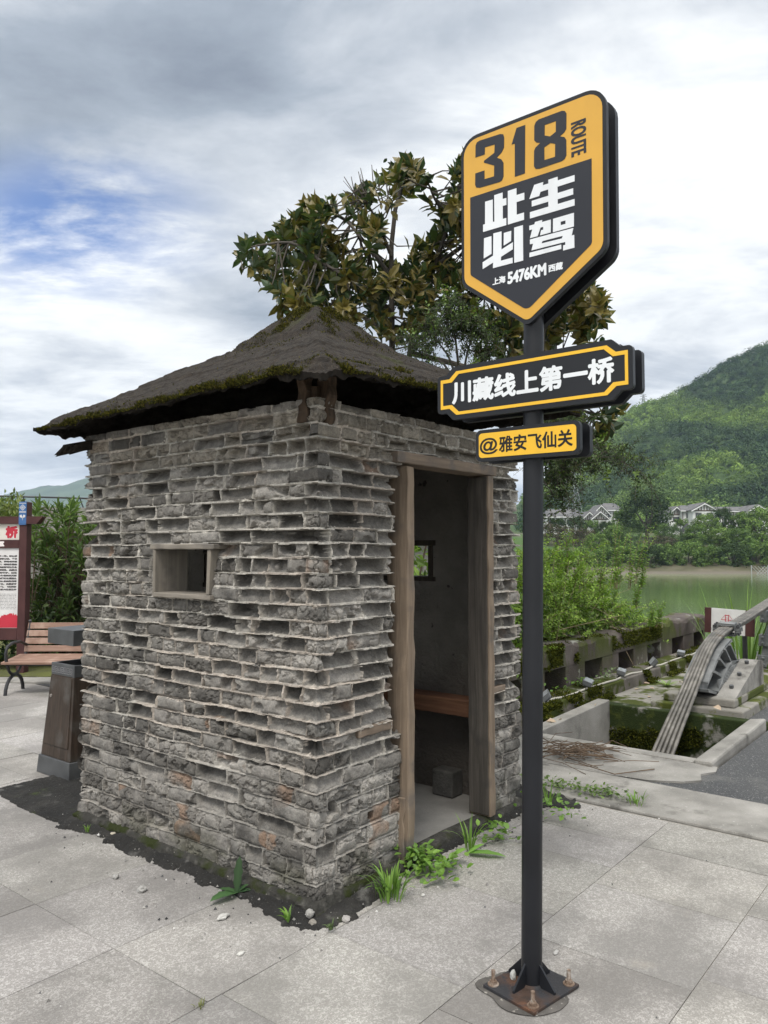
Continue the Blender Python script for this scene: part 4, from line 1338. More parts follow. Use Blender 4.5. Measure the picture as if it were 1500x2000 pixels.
def lbox(q, a, b):
    (x0, y0, z0), (x1, y1, z1) = a, b
    return q.hexa([LB(x0, y0, z0), LB(x1, y0, z0), LB(x1, y1, z0), LB(x0, y1, z0)], [LB(x0, y0, z1), LB(x1, y0, z1), LB(x1, y1, z1), LB(x0, y1, z1)])


# local x = 0 is the left edge of the right-hand post in the picture's board; the board runs on to the left
for x in (-1.62, -0.10):
    lbox(MB(), (x, 0, -.03), (x + .10, .14, 2.23)).build('post', M_MAROON, bd_, bevel=0.006)
    orn = lbox(MB(), (x - .002, -.014, 1.93), (x + .094, -.001, 2.23)).build('ornament', M_BLUE, bd_)
    q = MB()
    cx = x + .046
    for r0, r1 in ((.040, .032), (.022, .016)):
        q.prism([(cx - r0, 2.155), (cx, 2.155 + r0), (cx + r0, 2.155), (cx, 2.155 - r0)], lambda a, b, d: LB(a, -.0155 + d, b), 0, .0012,
                ([(cx - r1, 2.155), (cx, 2.155 + r1), (cx + r1, 2.155), (cx, 2.155 - r1)],))
    q.prism([(cx - .008, 2.155), (cx, 2.163), (cx + .008, 2.155), (cx, 2.147)], lambda a, b, d: LB(a, -.0155 + d, b), 0, .0012)
    for z in (2.207, 2.100, 2.088):
        q.prism([(cx - .044, z), (cx + .044, z), (cx + .044, z + .006), (cx - .044, z + .006)], lambda a, b, d: LB(a, -.0155 + d, b), 0, .0012)
    for sx_ in (-1, 1):
        q.prism([(cx, 1.985), (cx + sx_ * .006, 2.02), (cx + sx_ * .034, 2.03), (cx + sx_ * .036, 2.055), (cx + sx_ * .012, 2.062), (cx + sx_ * .004, 2.04)], lambda a, b, d: LB(a, -.0155 + d, b), 0, .0012)
    q.build('ornament_pattern', M_PANEL, orn)
q = MB().prism([(-1.80, 1.945), (.13, 1.945), (.20, 2.035), (-1.86, 2.035)], lambda a, b, d: LB(a, d, b), -.012, .10)
q.build('top_beam', M_MAROON, bd_, bevel=0.004)
lbox(MB(), (-1.52, .0, 1.63), (-.10, .09, 1.735)).build('rail', M_MAROON, bd_, bevel=0.004)
lbox(MB(), (-1.52, .0, .45), (-.10, .09, .60)).build('rail', M_MAROON, bd_, bevel=0.004)
tp = lbox(MB(), (-1.515, .02, 1.738), (-.102, .06, 1.942)).build('title_panel', M_CREAM, bd_)
q = MB()
lettering(q, '桥', 0.172, 0.172, lambda a, b: LB(-.290 + a, .0185, 1.752 + b), 0.017, 0.0025)
q.build('title_outline', paint('title_white', (0.75, 0.72, 0.7), 0.5, 0.3), tp)
q = MB()
lettering(q, '桥', 0.160, 0.160, lambda a, b: LB(-.284 + a, .0165, 1.758 + b), 0.009, 0.0025)
q.build('title_character', M_RED, tp)
q = MB()
lettering(q, '区', 0.060, 0.064, lambda a, b: LB(-.345 + a, -.003, 1.652 + b), 0.006, 0.002)
q.build('rail_lettering', paint('rail_white', (0.75, 0.70, 0.68), 0.5, 0.3), bd_)
tx_ = lbox(MB(), (-1.515, .02, .602), (-.102, .06, 1.628)).build('text_panel', M_PANEL, bd_)
q = MB()
rt = random.Random(5)
lines = ['建于一九五一年，站在桥', '式钢索吊桥，全长', '二五年，活动式管轴', '当时，有时让：跨越悬崖要', '跨径桥梁修建有时让什么', '道，运跨岷峰，西接成', '国的”的守护，是最', '当初的工作者天仙关桥', '远近的地们可以通查在', '是有着深厚重要的战略', '方长二一千米，西望雅安', '国的桥与，飞仙关桥', '始建民系西往发生于']
for k, tline in enumerate(lines):
    z = 1.515 - k * 0.036
    w = len(tline) * 0.0345
    lettering(q, tline, w, 0.024, lambda a, b: LB(-.125 - w + a, .0185, z + b), 0.0022, 0.0022)
for k in range(11):
    z = 1.035 - k * 0.019
    x = -.62
    while x < -.14:
        w = rt.uniform(.012, .05)
        q.prism([(x, z), (min(x + w, -.125), z), (min(x + w, -.125), z + .004), (x, z + .004)], lambda a, b, d: LB(a, .0185 + d, b), 0, .0006)
        x += w + .009
q.build('panel_text', M_INK, tx_)
top_ = [(-1.51, .72)]
x = -1.51
while x < -.105:
    x += rt.uniform(.006, .02)
    top_.append((min(x, -.105), .725 + .05 * abs(math.sin(x * 9)) * rt.uniform(.6, 1.3) + .025 * rt.random()))
MB().prism(top_ + [(-.105, .606), (-1.51, .606)], lambda a, b, d: LB(a, .0185 + d, b), 0, .0008).build('red_skyline', M_RED, tx_)

# concrete wall with a pipe rail far behind
M_OLDWALL = surf('streaked_concrete', [(0, (0.13, 0.125, 0.115)), (0.5, (0.20, 0.19, 0.175)), (1, (0.29, 0.28, 0.255))], 1.4, 9, 0.9, 0.3, 14, stretch=(3, 3, 0.35), patches=[((0.085, 0.08, 0.072), 2.2, 0.55, 0.72, (4, 4, 0.25))])
wl, wr = XD(-14, 17.0), XD(3.0, 23.0)
dirw = (wr - wl) / np.linalg.norm(wr - wl)
nrm = np.array([-dirw[1], dirw[0], 0])
conc = thing('concrete_wall', 'long streaked concrete wall with a pipe rail behind the shrub and board', 'wall', wl)
q = MB().hexa([wl + [0, 0, -.1], wr + [0, 0, -.1], wr + nrm * .3 + [0, 0, -.1], wl + nrm * .3 + [0, 0, -.1]], [wl + [0, 0, 2.70], wr + [0, 0, 2.62], wr + nrm * .3 + [0, 0, 2.62], wl + nrm * .3 + [0, 0, 2.70]])
q.build('wall_body', M_OLDWALL, conc)
q = MB().hexa([wl - nrm * .35 + [0, 0, 2.05], wr - nrm * .35 + [0, 0, 2.0], wr - nrm * .002 + [0, 0, 2.0], wl - nrm * .002 + [0, 0, 2.05]], [wl - nrm * .35 + [0, 0, 2.16], wr - nrm * .35 + [0, 0, 2.11], wr - nrm * .002 + [0, 0, 2.11], wl - nrm * .002 + [0, 0, 2.16]])
q.build('ledge', M_CONC, conc)
LW = np.linalg.norm(wr - wl)
MB().tube([wl + nrm * .15 + [0, 0, 2.95], wr + nrm * .15 + [0, 0, 2.85]], .022, 8).build('rail', M_IRON, conc)
for k in range(14):
    b0 = wl + dirw * (0.4 + k * 1.3) + nrm * .15
    MB().beam(b0 + [0, 0, 2.6], b0 - dirw * .12 + [0, 0, 2.93], .05, .03).build('rail_post', M_IRON, conc)

# ================================================================ RIGHT SIDE: PIT, CABLES, PARAPET
pit = thing('cable_pit', 'open concrete pit with mossy inner walls where the bridge cables dive down', 'concrete pit', (4.4, 0.1, 0))
ZP = -0.95
MB().box((3.53, -0.52, ZP), (3.66, 0.80, 0.016)).build('front_rim', M_CONC, pit, bevel=0.012)
q = MB().hexa([(3.56, .801, ZP), (5.17, .801, ZP), (5.17, .93, ZP), (3.56, .93, ZP)], [(3.56, .801, .03), (5.17, .801, .075), (5.17, .93, .075), (3.56, .93, .03)])
q.build('side_wall', M_CONC, pit, bevel=0.01)
q = MB().hexa([(3.56, -.67, ZP), (5.17, -.67, ZP), (5.17, -.521, ZP), (3.56, -.521, ZP)], [(3.50, -.67, .045), (5.17, -.67, .085), (5.17, -.521, .06), (3.54, -.521, .03)])
q.build('side_kerb', M_CONC, pit, bevel=0.02)
MB().box((5.171, -.66, ZP), (5.318, .93, 0.03)).build('back_wall', M_MOSSWALL, pit, bevel=0.012)
MB().box((3.5, -.6, ZP - .05), (5.3, .9, ZP)).build('pit_floor', M_MOSSWALL, pit)

ped = thing('anchor_pedestal', 'stepped concrete pedestal with a bolted sloping block carrying the cable saddle', 'pedestal', (5.9, 0, 0))
MB().box((5.32, -0.44, -.05), (7.6, 0.44, 0.085)).build('lower_step', M_MOSSCONC, ped, bevel=0.015)
MB().box((5.43, -0.335, 0.0853), (7.3, 0.35, 0.165)).build('upper_step', M_MOSSCONC, ped, bevel=0.015)
blk = MB().prism([(5.50, .1655), (6.62, .1655), (6.62, .415), (6.42, .435), (5.56, .185)], lambda a, b, d: (a, d, b), -0.325, -0.145).build('sloping_block', M_CONC, ped, bevel=0.015)
for u_ in (5.72, 6.02, 6.32):
    z_ = .185 + (u_ - 5.56) / .86 * .25
    MB().tube([(u_, -.235, z_ - .01), (u_ - .012, -.235, z_ + .03)], .021, 6).build('bolt', M_IRONG, blk)

M_CAST = surf('grey_cast_iron', [(0, (0.10, 0.105, 0.105)), (0.6, (0.16, 0.165, 0.165)), (1, (0.25, 0.25, 0.245))], 7, 8, 0.6, 0.3, 110, spec=0.4, patches=[((0.045, 0.045, 0.045), 5, 0.60, 0.72)])
sad = thing('cable_saddle', 'ribbed grey cast iron saddle bending the cable bundle over its pedestal', 'cable saddle', (5.9, 0, 0.165))
pth = [(3.3, -1.05), (4.0, -.53), (4.52, -.17), (5.23, .25), (5.55, .44), (5.85, .60), (6.15, .69), (6.5, .738), (7.2, .795), (8.0, .872), (9.2, .995), (12, 1.34), (16, 1.92)]


def spline(p, n):
    p = np.array(p)
    t = np.r_[0, np.cumsum(np.linalg.norm(np.diff(p, axis=0), axis=1))]
    k = np.gradient(p, t, axis=0)
    x = np.linspace(0, t[-1], n)
    i = np.clip(np.searchsorted(t, x) - 1, 0, len(t) - 2)
    h = (t[i + 1] - t[i])[:, None]
    s = ((x - t[i]) / h[:, 0])[:, None]
    return (2 * s**3 - 3 * s**2 + 1) * p[i] + (s**3 - 2 * s**2 + s) * h * k[i] + (-2 * s**3 + 3 * s**2) * p[i + 1] + (s**3 - s**2) * h * k[i + 1]


cp = spline(pth, 1300)
cz_at = lambda u_: float(np.interp(u_, cp[:, 0], cp[:, 1]))
yz = lambda a, b, d: (a, d, b)
topc = [(u_, cz_at(u_) - .066) for u_ in np.linspace(5.44, 6.34, 12)]
web = [(5.34, .262), (5.64, .200), (5.82, .315), (6.00, .395), (6.20, .435), (6.48, .42)] + [(6.22, .60)] + [t_ for t_ in reversed(topc) if t_[0] < 6.25]
MB().prism(web, yz, -.02, .05).build('web', M_CAST, sad)
for (b0, t0) in (((5.84, .325), (5.60, .395)), ((6.01, .40), (5.80, .50)), ((6.2, .435), (6.0, .58)), ((6.44, .425), (6.2, .605))):
    q = MB().beam((b0[0], -.078, b0[1]), (t0[0], -.078, t0[1]), .115, .026, up=(0, 1, 0)) if False else MB()
    d_ = np.array([t0[0] - b0[0], t0[1] - b0[1]])
    n_ = np.array([-d_[1], d_[0]]) / np.linalg.norm(d_) * .012
    q.prism([(b0[0] - n_[0], b0[1] - n_[1]), (b0[0] + n_[0], b0[1] + n_[1]), (t0[0] + n_[0], t0[1] + n_[1]), (t0[0] - n_[0], t0[1] - n_[1])], yz, -.108, -.0205)
    q.build('rib', M_CAST, sad, bevel=0.005)
fl = [(a, b) for a, b in topc] + [(a, b - .03) for a, b in reversed(topc)]
MB().prism(fl, yz, -.085, .145).build('trough', M_CAST, sad, bevel=0.008)
bot = [(5.32, .262), (5.66, .190), (5.84, .31), (6.01, .388), (6.2, .425), (6.52, .41)]
MB().prism(bot + [(a + .01, b - .03) for a, b in reversed(bot)], yz, -.125, .10).build('base_flange', M_CAST, sad, bevel=0.006)
q = MB().box((5.70, -.12, .1656), (6.40, -.105, .30))
for k in range(17):
    t_ = k / 16
    u_ = 5.70 + .74 * t_
    z_ = float(np.interp(u_, [b_[0] for b_ in bot], [b_[1] for b_ in bot])) - .045
    q.box((u_, -.153, z_ - .02), (u_ + .022, -.11, z_ + .02))
q.build('toothed_strip', M_CAST, sad)
MB().prism([(5.40, .1655), (6.6, .1655), (6.6, .39), (6.2, .395), (6.0, .355), (5.82, .27), (5.68, .17)], yz, -.10, .2).build('bedding', M_CONC, sad)

# the bundle of wire ropes
M_ROPE = surf('wire_rope', [(0, (0.07, 0.066, 0.058)), (0.5, (0.14, 0.13, 0.115)), (1, (0.25, 0.235, 0.21))], 9, 6, 0.55, 0.2, 160, spec=0.5, metal=0.35, patches=[((0.10, 0.075, 0.05), 5, 0.62, 0.72)])
cab = thing('bridge_cable', 'bundle of twisted steel wire ropes rising out of the pit over the saddle', 'bridge cable', (5.0, 0.03, 0))
tang = np.gradient(cp, axis=0)
tang /= np.linalg.norm(tang, axis=1, keepdims=True)
arc = np.r_[0, np.cumsum(np.linalg.norm(np.diff(cp, axis=0), axis=1))]
nth = 28
th = np.linspace(0, 2 * PI, nth, endpoint=False)
for j, (oy, ol) in enumerate([(-.058, -.004), (-.029, .001), (0, .003), (.029, .001), (.058, -.004), (-.0435, -.027), (-.0145, -.024), (.0145, -.024), (.0435, -.027), (-.029, -.050), (0, -.048), (.029, -.050)]):
    sp = np.interp(arc, [0, 0.9, 1.9, 2.8, 3.3, 99], [1.75, 1.6, 1.3, 1.05, 1.0, 1.0])
    cy = 0.03 + oy * sp
    nrm2 = np.column_stack([-tang[:, 1], tang[:, 0]])
    c2 = cp + nrm2 * ol
    rr = (0.0150 + 0.0035 * np.interp(arc, [0, 2.6], [1, 0]))[:, None] * (1 + 0.26 * np.sqrt(np.abs(np.cos(3 * (th[None] - arc[:, None] * 34)))) - .16)
    off = np.cos(th)[None] * rr, np.sin(th)[None] * rr
    V = np.stack([c2[:, 0:1] + nrm2[:, 0:1] * off[1], cy[:, None] + off[0], c2[:, 1:2] + nrm2[:, 1:2] * off[1]], -1)
    F = grid_faces(len(cp), nth)
    i = np.arange(len(cp) - 1)
    F = np.concatenate([F, np.stack([i * nth + nth - 1, (i + 1) * nth + nth - 1, (i + 1) * nth, i * nth], 1)])
    raw_mesh('wire_rope', V.reshape(-1, 3), [F], M_ROPE, cab, smooth=True)
uc = 6.62
q = MB()
ct = np.array([math.cos(.16), math.sin(.16)])
cn = np.array([-ct[1], ct[0]])
cm_ = np.array([uc, cz_at(uc) - .022])


def cl(a, y, n_):
    w = cm_ + ct * a + cn * n_
    return (w[0], .03 + y, w[1])


for sg in (1, -1):
    ring = [(-.086, .0), (-.076, .046), (.076, .046), (.086, .0), (.14, .0), (.14, .02), (.098, .02), (.085, .064), (-.085, .064), (-.098, .02), (-.14, .02), (-.14, .0)]
    q.prism([(y, n_ * sg + sg * .004) for y, n_ in ring], lambda a, b, d: cl(d, a, b), -.05, .05)
clp = q.build('clamp', M_CAST, cab, bevel=0.006)
for y in (-.12, .12):
    for a in (-.03, .03):
        MB().tube([cl(a, y, -.06), cl(a, y, .065)], .012, 8).tube([cl(a, y, .03), cl(a, y, .05)], .02, 6).build('clamp_bolt', M_IRONG, clp)

# parapet with square openings, its ledge, lamps and lamp cable
M_PARA = surf('lichen_stone', [(0, (0.06, 0.047, 0.042)), (0.5, (0.10, 0.083, 0.075)), (1, (0.16, 0.14, 0.125))], 2.6, 10, 0.95, 0.8, 70, bdist=0.02,
              patches=[((0.34, 0.34, 0.30), 3.4, 0.61, 0.66, (1, 1, 0.6)), (MOSS1, 2.4, 0.46, 0.55, (1, 1, .4), 0.05, 0.6), (MOSS2, 9, 0.60, 0.70)])
M_NICHE = surf('dark_niche', [(0, (0.035, 0.027, 0.025)), (1, (0.075, 0.058, 0.053))], 3, 8, 0.95, 0.4, 40)
par = thing('parapet', 'low mossy stone parapet with a row of square openings above a ledge', 'parapet wall', (7.3, 1.5, 0))
nich = [(4.78 + .978 * k, 4.78 + .978 * k + .49) for k in range(-1, 6)]
q = MB()
xs = [3.65]
for a, b_ in nich:
    xs += [a, b_]
xs.append(10.25)
for k in range(len(xs) - 1):
    if k % 2 == 0:
        q.box((xs[k], 1.33, -.06), (xs[k + 1], 1.60, .352))
q.box((3.65, 1.605, -.3), (10.25, 1.86, .352))
q.build('openings_wall', M_PARA, par, bevel=0.008)
tp_ = MB()
n_seg = 60
xs2 = np.linspace(3.65, 10.25, n_seg)
sec = [(1.325, .3525), (1.325, .545), (1.345, .582), (1.40, .600), (1.62, .592), (1.80, .575), (1.86, .545), (1.86, .3525)]
V = []
for i_, x in enumerate(xs2):
    for (y, z) in sec:
        w = .014 * math.sin(x * 7.3 + y * 5) + .010 * math.sin(x * 17 + z * 20) + .008 * math.sin(x * 41 + z * 9)
        V.append((x, y + w * (1 if z > .4 else 0), z + w * (z > .5)))
tp_.v = V
m_ = len(sec)
tp_.f = [(i_ * m_ + k, i_ * m_ + k + 1, (i_ + 1) * m_ + k + 1, (i_ + 1) * m_ + k) for i_ in range(n_seg - 1) for k in range(m_ - 1)] + [(i_ * m_, (i_ + 1) * m_, (i_ + 1) * m_ + m_ - 1, i_ * m_ + m_ - 1) for i_ in range(n_seg - 1)]
tp_.f += [tuple(range(m_)), tuple(reversed(range((n_seg - 1) * m_, n_seg * m_)))]
tp_.build('coping', M_PARA, par)
MB().box((3.65, 1.02, -.06), (10.25, 1.3299, 0.138)).build('ledge', surf('mossy_ledge', [(0, (0.09, 0.08, 0.07)), (1, (0.21, 0.19, 0.17))], 2.6, 10, 0.95, 0.8, 60, bdist=0.02,
    patches=[((0.40, 0.40, 0.36), 4.0, 0.57, 0.63), (MOSS1, 3.0, 0.46, 0.56), (MOSS2, 8, 0.60, 0.70)]), par, bevel=0.015)

M_LAMP = paint('grey_lamp_case', (0.11, 0.115, 0.12), 0.4, 0.5)
M_GLASS = paint('lamp_glass', (0.42, 0.45, 0.48), 0.15, 0.6)
lampl = ['lying half behind the black pole', 'with its back turned, second from the pole', 'small and dark, third from the pole', 'tipped up with a bright glass face', 'dark on a mossy stone, nearest the cable']
for k, (u_, tilt, yaw) in enumerate([(4.34, -.7, .5), (5.32, .35, .3), (6.24, .25, .3), (7.28, -.9, .45), (8.35, .15, .25)]):
    L = thing('flood_lamp', 'small grey flood lamp on the parapet ledge, ' + lampl[k], 'flood lamp', (u_, 1.10, .139), yaw, 'flood lamps along the parapet ledge')
    c_, s_2 = math.cos(tilt), math.sin(tilt)

    def lp(x, y, z, u_=u_, yaw=yaw, c_=c_, s_2=s_2):
        y, z = y * c_ - (z - .06) * s_2, y * s_2 + (z - .06) * c_ + .06
        return (u_ + x * math.cos(yaw) - y * math.sin(yaw), 1.10 + x * math.sin(yaw) + y * math.cos(yaw), .139 + z)
    q = MB().hexa([lp(-.11, -.045, .04), lp(.11, -.045, .04), lp(.11, .045, .04), lp(-.11, .045, .04)], [lp(-.11, -.05, .085), lp(.11, -.05, .085), lp(.11, .05, .085), lp(-.11, .05, .085)])
    for j in range(6):
        q.hexa([lp(-.095 + j * .036, -.04, .025), lp(-.085 + j * .036, -.04, .025), lp(-.085 + j * .036, .04, .025), lp(-.095 + j * .036, .04, .025)], [lp(-.095 + j * .036, -.04, .0398), lp(-.085 + j * .036, -.04, .0398), lp(-.085 + j * .036, .04, .0398), lp(-.095 + j * .036, .04, .0398)])
    q.build('case', M_LAMP, L, bevel=0.003)
    MB().hexa([lp(-.1, -.042, .0853), lp(.1, -.042, .0853), lp(.1, .042, .0853), lp(-.1, .042, .0853)], [lp(-.1, -.042, .088), lp(.1, -.042, .088), lp(.1, .042, .088), lp(-.1, .042, .088)]).build('glass', M_GLASS, L)
    MB().box((u_ - .03, 1.08, .139), (u_ + .03, 1.13, .162)).build('bracket', M_LAMP, L)
cpts = [(4.2 + k * .25, 1.065 + .018 * math.sin(k * 1.7), .150 + .006 * math.sin(k * 2.3)) for k in range(21)]
o = MB().tube(cpts, .011, 8).build('lamp_cable', paint('pale_conduit', (0.42, 0.40, 0.35), 0.6, 0.3), smooth=True, at=(6.5, 1.06, .15))
tag(o, 'pale lamp cable running along the edge of the parapet ledge', 'cable')

# small notice on a post behind the cable
nL, nR = atd(1377, 1210, 10.5), atd(1474, 1219, 10.1)
dn = (nR - nL)
wn = np.linalg.norm(dn[:2])
dn = dn / np.linalg.norm(dn)
fn_ = np.array([dn[1], -dn[0], 0])
fn_ = fn_ / np.linalg.norm(fn_)
if fn_ @ FWD > 0:
    fn_ = -fn_
upn = np.cross(dn, fn_)
upn = upn if upn[2] > 0 else -upn
Q = lambda a, b, d: tuple(nL + dn * a + upn * b + fn_ * d)
nb = thing('bridge_notice', 'small white notice with a red bridge emblem between dark red end panels behind the cable', 'notice', (nL + dn * wn * .8) * np.array([1, 1, 0]))
rect = lambda x0, z0, x1, z1: [(x0, z0), (x1, z0), (x1, z1), (x0, z1)]
pan = MB().prism(rect(.085, -.165, wn - .11, .165), Q, -.012, .012).build('panel', M_PANEL, nb)
MB().prism(rect(-.0, -.167, .0845, .167), Q, -.018, .018).build('end_panel', M_MAROON, nb)
MB().prism(rect(wn - .1095, -.167, wn, .167), Q, -.018, .018).build('end_panel', M_MAROON, nb)
q = MB()
ex = .285
for r_ in (rect(ex - .075, .018, ex + .075, .026), rect(ex - .025, .004, ex - .016, .092), rect(ex + .016, .004, ex + .025, .092), rect(ex - .0155, .078, ex + .0155, .088), rect(ex - .0155, .045, ex + .0155, .051), rect(ex - .025, -.008, ex + .025, .0035)):
    q.prism(r_, Q, .0122, .0135)
for s_3 in (-1, 1):
    q.prism([(ex + s_3 * .026, .088), (ex + s_3 * .072, .028), (ex + s_3 * .068, .0262), (ex + s_3 * .026, .080)], Q, .0122, .0133)
q.build('emblem', M_RED, pan)
q = MB()
lettering(q, '方孔', .075, .032, lambda a, b: Q(.165 + a, -.048 + b, .0128), .0016, .0012)
lettering(q, '素材の', .11, .028, lambda a, b: Q(.10 + a, -.084 + b, .0128), .0016, .0012)
for k in range(3):
    q.prism(rect(.085, -.102 - k * .014, .085 + (.13, .15, .08)[k], -.098 - k * .014), Q, .0122, .0128)
q.build('panel_text', M_INK, pan)
b0 = nL + dn * wn * .80
MB().box((b0[0] - .025, b0[1] - .025, -.04), (b0[0] + .025, b0[1] + .025, b0[2] - .168)).build('post', M_IRON, nb)

# foot of the riveted bridge tower at the right edge
tw = thing('bridge_tower', 'riveted grey steel foot of the bridge tower at the right edge', 'bridge tower', (9.2, .1, 0))
e0, e1 = atd(1477, 1305, 10.4), atd(1492, 1170, 10.4)
q = MB().hexa([(8.95, -.55, -.05), (9.6, -.55, -.05), (9.6, .265, -.05), (8.95, .265, -.05)], [(9.02, -.8, 1.05), (9.5, -.8, 1.05), (9.5, .10, 1.05), (9.02, .10, 1.05)])
q.build('leg', M_CAST, tw, bevel=0.01)
q = MB()
for z_ in (.02, .30, .62):
    f_ = .065 * z_ / 1.6
    q.hexa([(8.93 + f_, -.56, z_), (9.62 - f_, -.56, z_), (9.62 - f_, .275 - z_ * .06, z_), (8.93 + f_, .275 - z_ * .06, z_)], [(8.935 + f_, -.56, z_ + .16), (9.62 - f_, -.56, z_ + .16), (9.62 - f_, .268 - z_ * .06, z_ + .16), (8.935 + f_, .268 - z_ * .06, z_ + .16)])
q.build('band', M_CAST, tw, bevel=0.006)
for z_ in (.06, .14, .34, .42, .66, .74):
    for y in (.20, .06):
        MB().tube([(8.945 + .04 * z_, y, z_), (8.908 + .04 * z_, y, z_)], [.028, .014], 10).build('rivet', M_CAST, tw, smooth=True)
MB().box((8.99, -.35, .86), (9.0, .04, 1.10)).build('plate', M_PANEL, tw)

# ================================================================ FAR BANK: HOUSES, PAVILION, PYLONS
M_WALLW = surf('white_render', [(0, (0.58, 0.58, 0.57)), (1, (0.74, 0.74, 0.72))], 0.5, 6, 0.9, 0.05, 10)
M_TILE = surf('grey_roof_tiles', [(0, (0.075, 0.076, 0.08)), (1, (0.16, 0.155, 0.15))], 0.6, 7, 0.9, 0.4, 4, stretch=(1, 1, 1))
M_TIMB = paint('brown_trim', (0.09, 0.065, 0.05), 0.8, 0.2)
M_PANE = paint('window_pane', (0.05, 0.06, 0.07), 0.2, 0.5)
YAW = AZ - PI / 2


def house(label, pxl, pxr, y_eave, y_base, y_ridge, D, gable, depth=9.0, wins=3, name='white_house', yaw=0.0):
    """gable: 'front' (triangle towards the river) or 'side' (ridge parallel to the river)"""
    k = D / FOC
    w = (pxr - pxl) * k
    X = ((pxl + pxr) / 2 - 750) * k
    zb, ze, zr = 1.6 + (1075 - y_base) * k, 1.6 + (1075 - y_eave) * k, 1.6 + (1075 - y_ridge) * k
    p = XD(X, D, zb - 3.0)
    h = thing(name, label, 'house', p, YAW + yaw, 'white houses across the river')
    c_, s_ = math.cos(YAW + yaw), math.sin(YAW + yaw)
    G = lambda x, y, z: (p[0] + x * c_ - y * s_, p[1] + x * s_ + y * c_, z)
    hw = w / 2
    bx_ = lambda q, x0, y0, z0, x1, y1, z1: q.hexa([G(x0, y0, z0), G(x1, y0, z0), G(x1, y1, z0), G(x0, y1, z0)], [G(x0, y0, z1), G(x1, y0, z1), G(x1, y1, z1), G(x0, y1, z1)])
    q = bx_(MB(), -hw, 0, zb - 3, hw, depth, ze)
    ov = .7
    if gable == 'front':
        q.prism([(-hw, ze), (hw, ze), (0, zr - .25)], lambda a, b, d: G(a, d, b), 0.0, depth)
        q.build('wall', M_WALLW, h)
        r_ = MB()
        for sg in (-1, 1):
            r_.prism([(0, zr), (sg * (hw + ov), ze - .25), (sg * (hw + ov), ze - .02), (0, zr + .3)], lambda a, b, d: G(a, d, b), -ov, depth + ov)
        r_.build('roof', M_TILE, h)
        t_ = MB()
        for sg in (-1, 1):
            t_.prism([(0, zr - .32), (sg * (hw + ov), ze - .55), (sg * (hw + ov), ze - .26), (0, zr - .01)], lambda a, b, d: G(a, d, b), -ov - .12, -ov + .12)
        t_.build('bargeboard', M_WALLW, h)
        tm = MB()
        for x in (-.5, -.25, 0, .25, .5):
            zt = ze + (zr - ze) * (1 - abs(x)) - .5
            bx_(tm, x * hw - .12, -.08, ze - .2, x * hw + .12, -.01, max(zt, ze + .2))
        bx_(tm, -hw, -.09, ze - .35, hw, -.012, ze - .06)
        tm.build('timber_trim', M_TIMB, h)
    else:
        q.build('wall', M_WALLW, h)
        r_ = MB()
        r_.add([G(-hw - ov, -ov, ze - .1), G(hw + ov, -ov, ze - .1), G(hw + ov, depth + ov, ze - .1), G(-hw - ov, depth + ov, ze - .1), G(-hw + 1.2, depth / 2, zr), G(hw - 1.2, depth / 2, zr)],
               [(3, 2, 1, 0), (0, 1, 5, 4), (1, 2, 5), (2, 3, 4, 5), (3, 0, 4)])
        r_.build('roof', M_TILE, h)
        bx_(MB(), -hw - ov, -ov - .1, ze - .34, hw + ov, -ov + .1, ze - .08).build('fascia', M_WALLW, h)
        tm = MB()
        bx_(tm, -hw, -.075, ze - .5, hw, -.012, ze - .1)
        for x in np.linspace(-.92, .92, 2 + int(w / 3.2)):
            bx_(tm, x * hw - .11, -.08, zb - 1, x * hw + .11, -.01, ze - .1)
        tm.build('timber_trim', M_TIMB, h)
    for j in range(wins):
        x = -hw + w * (j + .5) / wins
        for zw_ in ([ze - 2.3] if ze - zb < 5 else [ze - 2.3, ze - 5.0]):
            if zw_ < zb - 1:
                continue
            ww = min(1.9, w / wins * .55)
            fr = bx_(MB(), x - ww / 2, -.07, zw_, x + ww / 2, -.013, zw_ + 1.5).build('window', M_TIMB, h)
            q = MB()
            bx_(q, x - ww / 2 + .12, -.09, zw_ + .12, x - .06, -.0705, zw_ + 1.38)
            bx_(q, x + .06, -.09, zw_ + .12, x + ww / 2 - .12, -.0705, zw_ + 1.38)
            q.build('pane', M_PANE, fr)
    return h


house('long low white hall with a grey hipped roof beside the black pole', 1068, 1140, 1009, 1030, 993, 226, 'side', wins=4)
house('white house with twin low gables and a pillared porch left of the big dark tree', 1138, 1164, 1015, 1036, 1000, 214, 'front', 8, 2)
house('narrow gabled wing with lit white posts just left of the big dark tree', 1158, 1186, 1013, 1034, 999, 212, 'front', 9, 2)
house('plain white gable showing over the porch roofs left of the big tree', 1160, 1188, 1004, 1022, 987, 238, 'front', 8, 0)
house('tall grey-roofed block partly hidden by the big dark tree', 1180, 1216, 996, 1022, 981, 240, 'side', 9, 2)
house('small half-timbered gable house just right of the big dark tree', 1308, 1334, 1004, 1024, 990, 228, 'front', 9, 1)
house('half-timbered house with a broad gable facing the river', 1354, 1398, 996, 1022, 983, 222, 'front', 10, 2)
house('white hipped-roof wing left of the broad half-timbered gable', 1333, 1362, 997, 1022, 985, 226, 'side', 10, 1)
house('long white two-storey wing right of the broad half-timbered gable', 1396, 1470, 998, 1026, 988, 229, 'side', 9, 4)
house('half-timbered gable house at the far right end of the row', 1462, 1500, 998, 1024, 987, 224, 'front', 9, 2)

